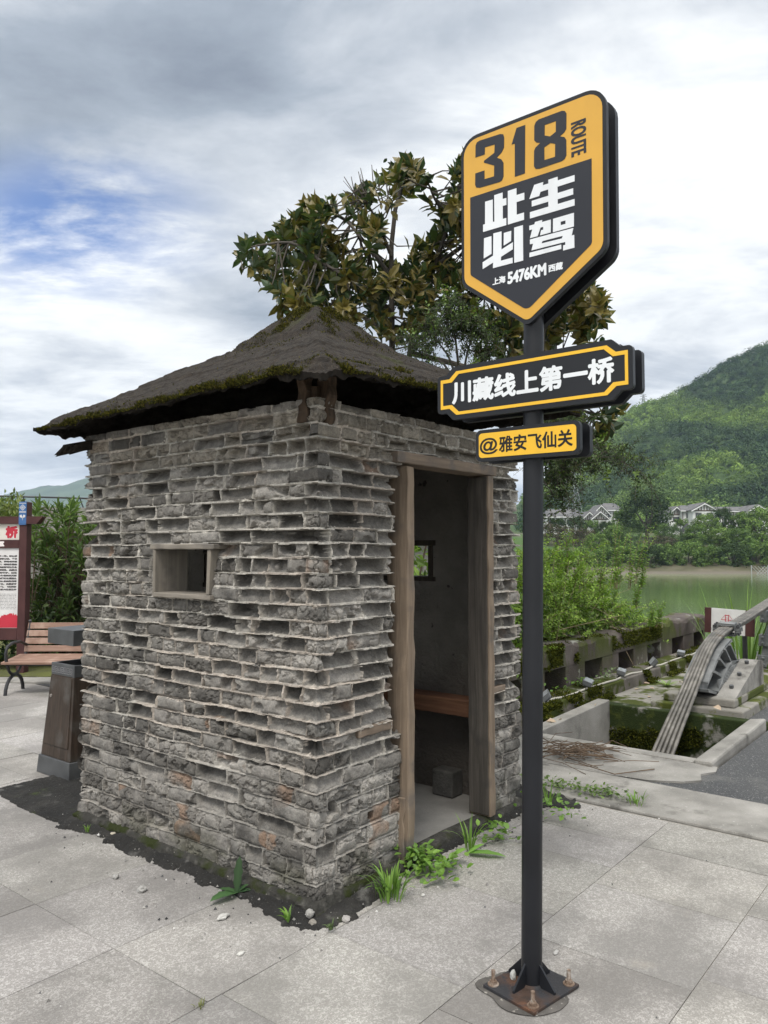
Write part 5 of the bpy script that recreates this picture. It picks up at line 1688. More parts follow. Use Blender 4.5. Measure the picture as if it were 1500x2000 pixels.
k = 188 / FOC
p = XD((1342 - 750) * k, 188, 0)
zb = 1.6 + (1075 - 1060) * k
pv = thing('garden_pavilion', 'small open pavilion with a steep dark tiled roof among the bank shrubs', 'pavilion', (p[0], p[1], zb - 1))
q = MB()
zr, ze = 1.6 + (1075 - 1021) * k, 1.6 + (1075 - 1039) * k
hw = 1.75
q.add([(p[0] + math.cos(a) * hw * 1.15, p[1] + math.sin(a) * hw * 1.15, ze) for a in np.arange(6) * PI / 3] + [(p[0], p[1], zr), (p[0], p[1], ze)],
      [(i_, (i_ + 1) % 6, 6) for i_ in range(6)] + [((i_ + 1) % 6, i_, 7) for i_ in range(6)])
q.build('roof', paint('dark_tiles', (0.05, 0.05, 0.055), 0.8, 0.2), pv)
for a in np.arange(6) * PI / 3:
    MB().tube([(p[0] + math.cos(a) * 1.6, p[1] + math.sin(a) * 1.6, zb - 1), (p[0] + math.cos(a) * 1.6, p[1] + math.sin(a) * 1.6, ze + .02)], .1, 6).build('post', M_TIMB, pv)

M_STEEL = paint('galvanised_steel', (0.30, 0.31, 0.32), 0.6, 0.4)


def pylon(label, px, y_top, y_base, D, w=6.0):
    k = D / FOC
    X = (px - 750) * k
    z0, z1 = 1.6 + (1075 - y_base) * k - 4, 1.6 + (1075 - y_top) * k
    p = XD(X, D, z0)
    t_ = thing('lattice_pylon', label, 'pylon', p)
    H_ = z1 - z0
    q = MB()
    th_ = .13 * D / 300
    lev = [0, .28, .5, .68, .82, .92, 1.0]
    wd = [w / 2 * (1 - .86 * l_) for l_ in lev]
    cs = [(-1, -1), (1, -1), (1, 1), (-1, 1)]
    for a in range(len(lev) - 1):
        for m_2 in range(4):
            c0, c1 = cs[m_2], cs[(m_2 + 1) % 4]
            A = lambda c, l_: (p[0] + c[0] * wd[l_], p[1] + c[1] * wd[l_], z0 + H_ * lev[l_])
            q.beam(A(c0, a), A(c0, a + 1), th_, th_)
            q.beam(A(c0, a), A(c1, a + 1), th_ * .6, th_ * .6)
            q.beam(A(c1, a), A(c0, a + 1), th_ * .6, th_ * .6)
    q.build('lattice', M_STEEL, t_)
    q = MB()
    for l_, aw in ((.80, .30), (.91, .24), (.985, .2)):
        z_ = z0 + H_ * l_
        a = np.array([p[0], p[1], z_])
        q.beam(a - RGT * H_ * aw * .6, a + RGT * H_ * aw * .6, th_, th_)
        q.beam(a - RGT * H_ * aw * .6, a + [0, 0, H_ * .05], th_ * .6, th_ * .6)
        q.beam(a + RGT * H_ * aw * .6, a + [0, 0, H_ * .05], th_ * .6, th_ * .6)
    q.build('crossarm', M_STEEL, t_)


pylon('pale lattice pylon standing on the hill ridge beside the name board', 1261, 768, 806, 640, 5)
pylon('steel lattice pylon at the foot of the hill beside the black pole', 1117, 905, 992, 300, 6.5)

# chain-link fence on the far bank
q = MB()
D = 150
f0_, f1_ = XD((1466 - 750) * D / FOC, D, 0), XD((1530 - 750) * D / FOC, D, 0)
fz = 1.6 + (1075 - 1132) * D / FOC
fence = thing('wire_fence', 'short chain-link fence at the waterline by the right edge', 'fence', (f0_[0], f0_[1], fz))
df = f1_ - f0_
for k_ in range(-4, 14):
    a, b_ = k_ / 10, k_ / 10 + .4
    for (s0, s1, z0_, z1_) in ((a, b_, 0, 1), (b_, a, 0, 1)):
        if max(s0, s1) > 1 or min(s0, s1) < 0:
            continue
        q.beam(f0_ + df * s0 + [0, 0, fz], f0_ + df * s1 + [0, 0, fz + 2.6], .07, .07)
q.build('mesh', M_STEEL, fence)
q = MB()
for s0 in (0, .5, 1.0):
    MB().beam(f0_ + df * s0 + [0, 0, fz - .5], f0_ + df * s0 + [0, 0, fz + 2.8], .14, .14).build('post', M_STEEL, fence)

# ================================================================ VEGETATION
M_LEAF = leafmat('leaf', 0.5, 0.3)
M_MAG = leafmat('magnolia_leaf', 0.32, 0.22, back=(0.155, 0.125, 0.036), spec=0.5)
M_FARLEAF = leafmat('far_leaf', 0.8, 0.2, spec=0.15)
M_BARK = surf('grey_bark', [(0, (0.045, 0.04, 0.034)), (1, (0.12, 0.105, 0.09))], 9, 8, 0.9, 0.6, 60, stretch=(1, 1, 0.3))
M_TWIG = surf('brown_twig', [(0, (0.06, 0.042, 0.03)), (1, (0.16, 0.115, 0.08))], 12, 5, 0.9, 0.3, 60)


def poly_pts(poly, n, rng):
    poly = np.array(poly, float)
    lo, hi = poly.min(0), poly.max(0)
    out = []
    while len(out) < n:
        q_ = lo + (hi - lo) * rng.uniform(size=2)
        c = False
        j = len(poly) - 1
        for i_ in range(len(poly)):
            if (poly[i_, 1] > q_[1]) != (poly[j, 1] > q_[1]) and q_[0] < (poly[j, 0] - poly[i_, 0]) * (q_[1] - poly[i_, 1]) / (poly[j, 1] - poly[i_, 1]) + poly[i_, 0]:
                c = not c
            j = i_
        if c:
            out.append(q_)
    return np.array(out)


def sprigs(B, Dr, Ln, M, L, W, cols, rng, splay=0.9, t0=0.15, droop=0.25, tmpl=LEAF_SMALL, taper_=0.5, var=.18):
    """stems from B along Dr (length Ln) with M leaves each; returns leaf arrays and stem polylines"""
    n_ = len(B)
    Dr = unit(Dr)
    side_ = unit(np.cross(Dr, rdir(n_, rng)))
    bend = side_ * rng.uniform(-.35, .35, (n_, 1)) + np.array([0, 0, -droop])
    t = (t0 + (1 - t0) * (np.arange(M) + rng.uniform(0, 1, (n_, M))) / M)
    Ln = np.broadcast_to(Ln, (n_,))
    P_ = B[:, None] + (Dr[:, None] * t[..., None] + bend[:, None] * (t ** 2)[..., None]) * Ln[:, None, None]
    tan_ = unit(Dr[:, None] + 2 * bend[:, None] * t[..., None])
    s_ = np.cross(tan_, np.broadcast_to(side_[:, None], tan_.shape))
    ang = (np.arange(M) * 2.4)[None] + rng.uniform(0, 6.28, (n_, 1))
    rad_ = np.cos(ang)[..., None] * side_[:, None] + np.sin(ang)[..., None] * s_
    d = unit(tan_ * (1 - splay) + rad_ * splay + 0.25 * rng.normal(size=P_.shape))
    nn = unit(tan_ + np.array([0, 0, .6]) + .3 * rng.normal(size=P_.shape))
    sz_ = (1 - taper_ * t) * rng.uniform(.7, 1.2, (n_, M))
    C_ = pick(cols, n_ * M, rng, var)
    lv = leaves(P_.reshape(-1, 3), d.reshape(-1, 3), nn.reshape(-1, 3), (L * sz_).ravel(), (W * sz_).ravel(), C_, tmpl)
    stems = [[B[i_] + (Dr[i_] * tt + bend[i_] * tt * tt) * Ln[i_] for tt in (0, .33, .66, 1.0)] for i_ in range(n_)]
    return lv, stems


def build_plant(name, label, cat, at, lv, stems, mat=M_LEAF, stem_r=0.005, part='foliage', stem_part='stem', sides=4, group=None, barks=M_TWIG):
    t_ = thing(name, label, cat, at, 0, group)
    V, F, C_ = join(lv) if isinstance(lv, list) else lv
    raw_mesh(part, V, [F], mat, t_, col=C_)
    if stems:
        q = MB()
        for s_ in stems:
            r_ = stem_r if not isinstance(s_, tuple) else s_[1]
            s_ = s_ if not isinstance(s_, tuple) else s_[0]
            rr = np.linspace(r_, r_ * .4, len(s_)) if not hasattr(r_, '__len__') else r_
            q.tube(s_, rr, sides, False)
        q.build(stem_part, barks, t_, smooth=True)
    return t_


# --- magnolia behind the booth
rg = np.random.default_rng(5)
limbs_px = [([(772, 900, 8.2), (766, 700, 8.2), (765, 600, 8.25), (764, 520, 8.25), (768, 430, 8.2), (790, 345, 8.2)], .060),
            ([(800, 900, 8.4), (800, 690, 8.4), (818, 610, 8.4), (850, 520, 8.3), (878, 430, 8.2), (905, 340, 8.2)], .055),
            ([(765, 610, 8.25), (720, 570, 8.0), (640, 520, 7.8), (570, 475, 7.7), (500, 480, 7.6)], .030),
            ([(766, 660, 8.2), (690, 610, 8.4), (600, 600, 8.5), (545, 575, 8.4), (505, 510, 8.3)], .026),
            ([(764, 540, 8.25), (710, 470, 8.5), (660, 420, 8.7), (600, 405, 8.8)], .028),
            ([(765, 500, 8.2), (730, 420, 8.1), (700, 370, 8.0)], .022),
            ([(818, 610, 8.4), (900, 580, 8.5), (1000, 590, 8.6), (1090, 610, 8.5), (1155, 590, 8.4)], .034),
            ([(805, 690, 8.4), (920, 720, 8.2), (1040, 770, 8.0), (1130, 800, 7.9), (1190, 815, 7.9)], .034),
            ([(850, 520, 8.3), (920, 470, 8.5), (1000, 430, 8.6), (1060, 400, 8.6)], .03),
            ([(1040, 770, 8.0), (1090, 860, 7.8), (1090, 950, 7.8)], .018),
            ([(878, 430, 8.2), (850, 390, 8.0), (830, 340, 7.9)], .02)]
limbs, samp = [], []
for pts, r_ in limbs_px:
    w = [atd(x, y, d_) for x, y, d_ in pts]
    if pts[0][1] == 900:
        w[0][2] = -.1
    ws = np.column_stack([spline(np.array(w)[:, :2], 14), np.interp(np.linspace(0, 1, 14), np.linspace(0, 1, len(w)), np.array(w)[:, 2])]) if False else spline(np.array(w), 16)
    limbs.append((list(ws), list(np.linspace(r_, r_ * .35, 16))))
    samp.append(ws[5:])
samp = np.concatenate(samp)
A_ = [(462, 490), (520, 462), (560, 430), (600, 398), (680, 392), (722, 362), (790, 318), (838, 340), (868, 372), (897, 318), (960, 300), (1080, 420), (1150, 555), (1188, 580), (1180, 650), (1100, 700), (900, 690), (780, 665), (720, 625), (650, 610), (565, 600), (520, 545)]
B_ = [(1050, 720), (1130, 700), (1205, 785), (1190, 815), (1150, 880), (1080, 960), (1045, 850)]
cl_px = np.concatenate([poly_pts(A_, 640, rg), poly_pts(B_, 70, rg)])
keep_ = fbm(cl_px[:, 0] / 55, cl_px[:, 1] / 55, 2, 77) > 0.37
cl_px = cl_px[keep_]
seeds = np.array([(480, 478), (470, 500), (505, 470), (540, 480), (572, 436), (585, 448), (610, 405), (640, 405), (652, 398), (690, 395), (775, 330), (800, 322), (820, 328), (832, 352), (890, 330), (1110, 570), (1160, 575), (1178, 600), (1150, 630), (1200, 800), (1185, 830), (555, 605), (530, 560), (600, 612), (630, 605), (680, 618), (745, 640)])
cl_px = np.concatenate([cl_px, seeds])
lvs, twigs = [], []
for (x, y) in cl_px:
    tip = atd(x, y, rg.uniform(7.5, 9.2))
    dd = np.linalg.norm(samp - tip, axis=1)
    b0 = samp[np.argmin(dd + rg.uniform(0, .3, len(dd)))]
    mid_ = (b0 + tip) / 2 + np.array([0, 0, -.12 * np.linalg.norm(tip - b0)]) + rg.normal(size=3) * .04
    pts = [b0, mid_, tip]
    if True:
        twigs.append((pts, .010))
    td_ = unit(unit(tip - mid_) + np.array([0, 0, .8]) + .3 * rg.normal(size=3))
    nl = rg.integers(10, 17)
    a0 = np.arange(nl) * 2.4 + rg.uniform(0, 6)
    e1_ = unit(np.cross(td_, rg.normal(size=3)))
    e2_ = np.cross(td_, e1_)
    sp_ = np.linspace(.25, 1.35, nl)[:, None] + .32 * rg.normal(size=(nl, 1))
    dr = unit(td_ * np.cos(sp_) + (np.cos(a0)[:, None] * e1_ + np.sin(a0)[:, None] * e2_) * np.sin(sp_) + np.array([0, 0, -.12]))
    up_ = td_ * np.sin(sp_) - (np.cos(a0)[:, None] * e1_ + np.sin(a0)[:, None] * e2_) * np.cos(sp_) + .2 * rg.normal(size=(nl, 3))
    ps = tip - td_ * np.linspace(0, .14, nl)[:, None]
    c_ = pick([(.024, .046, .020), (.034, .060, .024), (.046, .074, .028), (.075, .09, .028), (.13, .125, .032)], nl, rg, .2)
    if rg.uniform() < .2:
        c_ = pick([(.17, .15, .03), (.12, .14, .03)], nl, rg)
    sz_ = rg.uniform(.105, .19, nl)
    if rg.uniform() < .5:
        n9 = 7
        p9 = mid_ + (tip - mid_) * rg.uniform(0, 1, (n9, 1)) + rg.normal(size=(n9, 3)) * .05
        s9 = rg.uniform(.07, .15, n9)
        lvs.append(leaves(p9, unit(rdir(n9, rg) + [0, 0, -.25]), unit(rdir(n9, rg) * .7 + [0, 0, .8]), s9, s9 * .46, pick([(.024, .046, .020), (.034, .060, .024), (.05, .08, .03)], n9, rg), LEAF_OVAL))
    lvs.append(leaves(ps, dr, up_, sz_, sz_ * rg.uniform(.42, .52, nl), c_, LEAF_OVAL))
# bare dead twigs above the crown
for (x0, y0, x1, y1) in ((720, 400, 672, 345), (722, 395, 700, 335), (726, 400, 704, 328), (700, 395, 686, 345), (745, 400, 726, 322), (748, 395, 735, 330), (752, 410, 762, 318), (715, 380, 690, 372), (758, 380, 748, 345), (690, 400, 670, 372)):
    a, b_ = atd(x0, y0, 8.1), atd(x1, y1, 8.1)
    m_3 = (a + b_) / 2 + rg.normal(size=3) * .03
    twigs.append(([a, m_3, b_], .009))
    twigs.append(([m_3, m_3 + rg.normal(size=3) * .05 + [0, 0, .14]], .005))
mag = build_plant('magnolia_tree', 'large glossy-leaved magnolia tree rising behind the booth roof', 'tree', XD(.12, 8.3), lvs, limbs + twigs, M_MAG, part='crown', stem_part='trunk', sides=7, barks=M_BARK)

# --- fine-leaved tree between roof and sign, drooping out to the right
B, Dr, Ln = [], [], []
stems0 = []
base_ = atd(900, 760, 7.3)
for (x, y, d_, n_) in ((885, 640, 7.2, 70), (850, 660, 7.1, 50), (925, 650, 7.3, 60), (880, 600, 7.3, 34), (950, 690, 7.2, 40), (830, 690, 7.0, 30), (1000, 760, 7.3, 40), (1080, 830, 7.2, 46), (1090, 920, 7.2, 60), (1060, 880, 7.3, 40), (1140, 885, 7.1, 40), (1185, 900, 7.0, 32), (1235, 912, 6.95, 26), (1085, 970, 7.2, 30), (1115, 830, 7.1, 26)):
    c = atd(x, y, d_)
    stems0.append(([base_, (base_ + c) / 2 + [0, 0, .08], c], .014))
    for _ in range(n_):
        B.append(c + rg.normal(size=3) * .07)
        out_ = (c - base_) * np.array([1, 1, .6])
        Dr.append(unit(unit(out_) * .5 + rdir(1, rg)[0] + [0, 0, .25]))
        Ln.append(rg.uniform(.16, .36))
g0 = base_ * np.array([1, 1, 0])
lv, st = sprigs(np.array(B), np.array(Dr), np.array(Ln), 20, .052, .019, [(.03, .05, .016), (.045, .075, .022), (.07, .105, .03), (.025, .04, .016)], rg, droop=.35)
lv2, st2 = sprigs(np.array(B)[::4], np.array(Dr)[::4] + [0, 0, .6], .26, 12, .05, .03, [(.13, .19, .04), (.10, .16, .035)], rg)
build_plant('fine_leaved_tree', 'fine-leaved green tree with drooping twigs between the booth roof and the pole', 'tree', g0, [lv, lv2],
            [([g0 + [0, 0, -.1], (g0 + base_) / 2 + [.05, 0, 0], base_], .04)] + stems0 + [(s_, .003) for s_ in st], barks=M_BARK, part='crown', stem_part='trunk')

# --- bright green shrub on the bank behind the parapet
rg = np.random.default_rng(15)
B, Dr, Ln = [], [], []
lowB = []
for _ in range(1250):
    u_ = rg.uniform(4.5, 8.7)
    v_ = rg.uniform(1.56, 2.6)
    hmax = np.interp(u_, [4.6, 6.6, 7.4, 8.0, 8.7], [1.6, 1.5, 1.15, .62, .5])
    z_ = rg.uniform(0.25, 1) ** .7 * hmax * rg.uniform(.55, 1)
    B.append((u_, v_, z_))
    Dr.append(unit(np.array([rg.normal() * .5 + .1, -.35 + rg.normal() * .45, .9])))
    Ln.append(rg.uniform(.28, .62))
lv, st = sprigs(np.array(B), np.array(Dr), np.array(Ln), 32, .066, .034, [(.20, .31, .05), (.28, .41, .07), (.34, .47, .09), (.15, .24, .045)], rg, splay=.75, droop=.3)
# dense darker leaves low down, dry stalks, tall shoots
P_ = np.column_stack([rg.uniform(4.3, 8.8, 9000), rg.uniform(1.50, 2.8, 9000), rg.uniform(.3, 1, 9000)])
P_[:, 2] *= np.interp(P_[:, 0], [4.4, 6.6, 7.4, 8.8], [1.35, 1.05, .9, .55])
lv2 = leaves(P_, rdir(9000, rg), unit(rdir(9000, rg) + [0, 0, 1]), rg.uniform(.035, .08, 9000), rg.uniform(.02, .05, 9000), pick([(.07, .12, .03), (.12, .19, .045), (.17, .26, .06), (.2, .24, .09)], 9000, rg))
B2, D2, L2_ = [], [], []
for (x, y0, y1, d_) in ((1098, 1150, 1018, 9.6), (1110, 1140, 1030, 9.6), (1128, 1150, 1040, 9.7), (1205, 1150, 1010, 9.9), (1212, 1150, 1022, 9.9), (1235, 1150, 1035, 10.0), (1252, 1140, 1022, 10.0), (1265, 1150, 1090, 10), (1245, 1190, 1130, 10), (1090, 1160, 1060, 9.5), (1180, 1150, 1060, 9.8), (1295, 1225, 1165, 10.3), (1280, 1230, 1180, 10.3)):
    for _ in range(3):
        a = atd(x - rg.uniform(0, 14), y0, d_)
        b_ = atd(x + rg.uniform(-6, 6), y1, d_)
        B2.append(a); D2.append(b_ - a); L2_.append(np.linalg.norm(b_ - a) * rg.uniform(.8, 1.05))
lv3, st3 = sprigs(np.array(B2), np.array(D2), np.array(L2_), 46, .075, .034, [(.19, .30, .055), (.24, .36, .075), (.15, .25, .05)], rg, splay=.8, droop=.02, t0=.1)
dry = []
for _ in range(46):
    a = np.array([rg.uniform(5.0, 8.0), rg.uniform(1.5, 2.2), rg.uniform(.5, .65)])
    dry.append(([a, a + rg.normal(size=3) * .15 + [0, 0, .16], a + rg.normal(size=3) * .3 + [0, 0, .34]], .006))
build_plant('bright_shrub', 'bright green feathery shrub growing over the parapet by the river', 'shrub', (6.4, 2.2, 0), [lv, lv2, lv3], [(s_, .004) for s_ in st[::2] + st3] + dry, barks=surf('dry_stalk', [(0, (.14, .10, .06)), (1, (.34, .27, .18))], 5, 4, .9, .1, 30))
# dark leafy bush close behind the booth, seen through its windows
P_ = np.column_stack([rg.uniform(2.6, 4.3, 7000), rg.uniform(.95, 3.2, 7000), rg.uniform(.1, 2.25, 7000)])
k_ = fbm(P_[:, 0] * 2 + P_[:, 2], P_[:, 1] * 2 + P_[:, 2] * 1.5, 3, 8) > .47
P_ = P_[k_ & (np.abs(P_[:, 1] - 2.1) < 1.15 - .2 * P_[:, 2])]
lv = leaves(P_, rdir(len(P_), rg), unit(rdir(len(P_), rg) + [0, 0, 1]), rg.uniform(.06, .12, len(P_)), rg.uniform(.03, .055, len(P_)), pick([(.10, .17, .035), (.15, .24, .05), (.2, .3, .06)], len(P_), rg), LEAF_OVAL)
st = [([np.array([3.4, 2.1, -.1]), np.array([3.4, 2.1, .5]) + rg.normal(size=3) * .1, np.array([3.4, 2.1, 1.4]) + rg.normal(size=3) * .45], .02) for _ in range(14)]
build_plant('leafy_bush', 'leafy green bush close behind the booth, glimpsed through its far window', 'bush', (3.4, 2.1, 0), lv, st)

# --- oleander by the information board
rg = np.random.default_rng(25)
lvs, st = [], []
ct_ = XD(-4.42, 11.4)
for _ in range(330):
    x, y = rg.uniform(52, 200), rg.uniform(985, 1320)
    if y < 1030 and not (70 < x < 150 or x > 165):
        continue
    d_ = rg.uniform(10.6, 12.2)
    tip = atd(x, y, d_)
    low_ = ct_ + rg.normal(size=3) * np.array([.35, .35, 0]) + [0, 0, .05]
    md_ = (tip + low_) / 2 + [0, 0, .15]
    st.append(([low_, md_, tip], .010))
    nl = 13
    td_ = unit(unit(tip - md_) + [0, 0, .7] + .3 * rg.normal(size=3))
    e1_ = unit(np.cross(td_, rg.normal(size=3)))
    e2_ = np.cross(td_, e1_)
    a0 = np.arange(nl) * 2.4
    sp_ = np.linspace(.3, 1.4, nl)[:, None]
    ra_ = np.cos(a0)[:, None] * e1_ + np.sin(a0)[:, None] * e2_
    dr = td_ * np.cos(sp_) + ra_ * np.sin(sp_)
    tone = .55 + .8 * sst(.6, 2.1, tip[2])  # leaf colour lightens with height, a top highlight put into the colour
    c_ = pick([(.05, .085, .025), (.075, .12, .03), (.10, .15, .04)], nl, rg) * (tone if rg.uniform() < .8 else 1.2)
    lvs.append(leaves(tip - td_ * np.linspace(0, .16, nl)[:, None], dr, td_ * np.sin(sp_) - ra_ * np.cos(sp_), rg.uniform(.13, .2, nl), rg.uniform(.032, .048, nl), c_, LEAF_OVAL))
build_plant('oleander_shrub', 'tall oleander shrub with whorled leaves between the board and the booth', 'shrub', ct_, lvs, st)
rg = np.random.default_rng(26)
P_ = np.array([XD(x, d_, z_) for x, d_, z_ in zip(rg.uniform(-6.8, -4.4, 2600), rg.uniform(10.4, 11.6, 2600), rg.uniform(.05, .85, 2600))])
build_plant('low_hedge', 'low dark hedge in the bed under the information board', 'hedge', XD(-5.5, 11), leaves(P_, rdir(len(P_), rg), unit(rdir(len(P_), rg) + [0, 0, 1]), .09, .045, pick([(.03, .055, .016), (.06, .10, .025), (.09, .13, .035)], len(P_), rg), LEAF_OVAL), [])
rg = np.random.default_rng(27)
P_ = np.array([atd(x, y, d_) for x, y, d_ in zip(rg.uniform(-40, 42, 700), rg.normal(1000, 14, 700), rg.uniform(13, 14.5, 700))])
g0 = XD(-6.5, 13.8)
build_plant('pale_shrub', 'pale yellowish shrub top showing above the information board', 'shrub', g0, leaves(P_, unit(rdir(len(P_), rg) + [0, 0, .8]), rdir(len(P_), rg), .12, .04, pick([(.12, .16, .04), (.17, .2, .05), (.09, .13, .035)], len(P_), rg), LEAF_OVAL),
            [([g0, g0 + [0, 0, 1.2], P_[k_]], .012) for k_ in range(0, 700, 60)])

# --- far bank: crowns built of leaf clumps
rg = np.random.default_rng(35)


def crown_mesh(seed, n_cl, n_lf, cols, leaf=.11, flat=1.0, hollow=.45):
    r_ = np.random.default_rng(seed)
    d_ = rdir(n_cl, r_)
    d_[:, 2] = np.where(d_[:, 2] < -.75, -d_[:, 2], d_[:, 2])
    rad_ = r_.uniform(hollow, .92, (n_cl, 1))
    cen = d_ * rad_ * np.array([1, 1, flat])
    cr_ = r_.uniform(.13, .30, n_cl)
    tone = r_.uniform(.65, 1.35, n_cl)
    P_, N_, C_ = [], [], []
    for c, rr, tn in zip(cen, cr_, tone):
        o_ = rdir(n_lf, r_)
        P_.append(c + o_ * rr * r_.uniform(.6, 1.0, (n_lf, 1)))
        N_.append(o_ + .4 * rdir(n_lf, r_) + [0, 0, .3])
        C_.append(pick(cols, n_lf, r_, .2) * tn)
    P_, N_, C_ = np.concatenate(P_), np.concatenate(N_), np.concatenate(C_)
    D_ = unit(np.cross(N_, rdir(len(P_), r_)))
    L_ = r_.uniform(.6, 1.3, len(P_)) * leaf
    return leaves(P_ - D_ * L_[:, None] / 2, D_, N_, L_, L_ * .75, np.clip(C_, .004, 1))


GREENS = {'bush': [(.075, .13, .036), (.105, .17, .043), (.135, .205, .054)], 'dark': [(.032, .056, .022), (.044, .074, .026), (.06, .092, .032)],
          'light': [(.12, .19, .045), (.16, .235, .06), (.10, .16, .042)], 'brown': [(.085, .072, .05), (.105, .085, .062), (.075, .082, .042)], 'round': [(.06, .095, .04), (.08, .12, .05)]}
protos = {}
for nm_, (sd, ncl, nlf, flat, hol, lf) in {'bush': (1, 60, 75, .85, .5, .085), 'dark': (2, 80, 75, .95, .5, .07), 'light': (3, 60, 70, .9, .5, .09), 'brown': (4, 40, 50, .8, .4, .09), 'round': (5, 60, 70, .9, .7, .06)}.items():
    V, F, C_ = crown_mesh(sd, ncl, nlf, GREENS[nm_], lf, flat, hol)
    o = raw_mesh('crown', V, [F], M_FARLEAF, col=C_)
    q = MB()
    for _ in range(5):
        e_ = rdir(1, rg)[0] * .55
        q.tube([(0, 0, -1.05), (.02, .01, -.5), (e_[0], e_[1], abs(e_[2]) * .6)], [.07, .05, .015], 6, False)
    tr_ = q.build('trunk', M_BARK)
    protos[nm_] = (o, tr_)
ORD = ['first', 'second', 'third', 'fourth', 'fifth', 'sixth', 'seventh', 'eighth', 'ninth', 'tenth', 'eleventh', 'twelfth', 'thirteenth', 'fourteenth', 'fifteenth']
used_proto = set()


def far_plant(kind, name, label, cat, px, yc, rx, ry, D, group):
    k = D / FOC
    c = XD((px - 750) * k, D, 1.6 + (1075 - yc) * k)
    t_ = thing(name, label, cat, c, rg.uniform(0, 6.28), group)
    t_.scale = (rx * k, rx * k, ry * k)
    for o_ in protos[kind]:
        if kind in used_proto:
            o_ = o_.copy()
            COL.objects.link(o_)
        o_.parent = t_
    used_proto.add(kind)
    return t_


row = [(1040, 1092, 40, 30, 'bush'), (1085, 1090, 34, 30, 'bush'), (1130, 1088, 36, 28, 'light'), (1180, 1087, 36, 29, 'bush'), (1225, 1085, 36, 30, 'bush'), (1268, 1084, 34, 31, 'dark'), (1305, 1083, 32, 32, 'bush'), (1345, 1080, 34, 34, 'bush'), (1388, 1084, 34, 30, 'bush'), (1428, 1082, 40, 34, 'dark'), (1475, 1080, 40, 34, 'bush'), (1520, 1078, 40, 36, 'bush')]
for i_, (x, y, rx, ry, kd) in enumerate(row):
    far_plant(kd, 'bank_bush', f'{ORD[i_]} dense green bush from the left in the row along the far waterline', 'bush', x, y + 9, rx * 1.15, ry + 4, 158.5 + rg.uniform(-1, 2), 'bushes along the far waterline')
row = [(1070, 1052, 22, 22, 'brown', 'purplish bare-looking shrub beside the black pole on the far bank'), (1105, 1056, 22, 20, 'brown', 'purplish shrub in front of the long low hall'), (1128, 1040, 16, 22, 'dark', 'small dark tree in front of the twin gables'),
       (1140, 1058, 24, 18, 'brown', 'brownish shrub before the pillared porch'), (1165, 1066, 22, 14, 'light', 'pale low shrub under the pillared porch'), (1200, 1058, 26, 22, 'bush', 'green shrub at the left foot of the big dark tree'),
       (1232, 1058, 18, 17, 'round', 'clipped round shrub in front of the big dark tree'), (1296, 1046, 16, 14, 'bush', 'small green shrub right of the big dark tree'), (1312, 1056, 20, 19, 'round', 'large clipped round shrub beside the pavilion'),
       (1155, 1040, 17, 15, 'bush', 'rounded green tree hiding the foot of the twin gables'), (1182, 1042, 15, 15, 'dark', 'small dark tree beside the lit white posts'), (1090, 1034, 18, 13, 'dark', 'dark tree in front of the long low hall'), (1330, 1036, 16, 14, 'bush', 'green tree left of the pavilion roof'), (1470, 1026, 16, 14, 'dark', 'dark tree before the far right gable house'),
       (1288, 1064, 26, 11, 'brown', 'low reddish shrub left of the large round shrub'), (1360, 1050, 22, 16, 'bush', 'green shrub right of the pavilion'), (1378, 1030, 24, 16, 'light', 'light green tree in front of the broad gable house'),
       (1412, 1024, 20, 22, 'dark', 'dark round-headed tree in front of the long white wing'), (1405, 1056, 32, 15, 'light', 'loose pale shrub below the dark round-headed tree'), (1452, 1030, 26, 20, 'bush', 'green tree under the right end of the white wing'),
       (1488, 1040, 30, 34, 'light', 'tall bright green tree at the right edge of the far bank'), (1440, 1058, 28, 16, 'bush', 'low green shrub left of the bright tree at the edge'), (1345, 1062, 26, 12, 'bush', 'low shrub in front of the pavilion posts')]
for i_, (x, y, rx, ry, kd, lb_) in enumerate(row):
    far_plant(kd, 'bank_tree' if 'tree' in lb_ else 'bank_shrub', lb_, 'tree' if 'tree' in lb_ else 'shrub', x, y - 6, rx * 1.3, ry * 1.45, 186 + (y - 1050) * -.5 + rg.uniform(-2, 2), 'trees and shrubs between river and houses')
far_plant('dark', 'broad_tree', 'big dark broad-crowned tree in the middle of the far bank', 'tree', 1264, 1003, 57, 56, 196, 'trees and shrubs between river and houses')
far_plant('bush', 'broad_tree', 'green shoulder tree against the left side of the big dark tree', 'tree', 1215, 1022, 28, 34, 199, 'trees and shrubs between river and houses')
for kd in protos:
    if kd not in used_proto:
        for o_ in protos[kd]:
            bpy.data.objects.remove(o_)

# --- woods on the hill: one mass of crowns
rg = np.random.default_rng(45)
n_t = 5200
cX, cD = rg.uniform(60, 400, n_t * 3), rg.uniform(256, 640, n_t * 3)
px_f = 750 + cX / cD * FOC
ok_ = (px_f > 1020) & (px_f < 1640)
cX, cD = cX[ok_][:n_t], cD[ok_][:n_t]
cZ = hill_h(cX, cD)
rr = (1.5 + 4.2 * rg.uniform(size=len(cX)) ** 2.2) * (1 + .3 * (fbm(cX * .05, cD * .05, 2, 3) - .5))
nlf = 64
o_ = rdir(len(cX) * nlf, rg).reshape(len(cX), nlf, 3)
o_[..., 2] = np.abs(o_[..., 2]) * 1.1 - .15
cen = np.stack([XD(0, 0)[0] + FWD[0] * cD + RGT[0] * cX, XD(0, 0)[1] + FWD[1] * cD + RGT[1] * cX, cZ + rr * .55], -1)
P_ = (cen[:, None] + o_ * rr[:, None, None] * rg.uniform(.75, 1.08, (len(cX), nlf, 1))).reshape(-1, 3)
N_ = (o_.reshape(-1, 3) + .35 * rdir(len(P_), rg))
D_ = unit(np.cross(N_, rdir(len(P_), rg)))
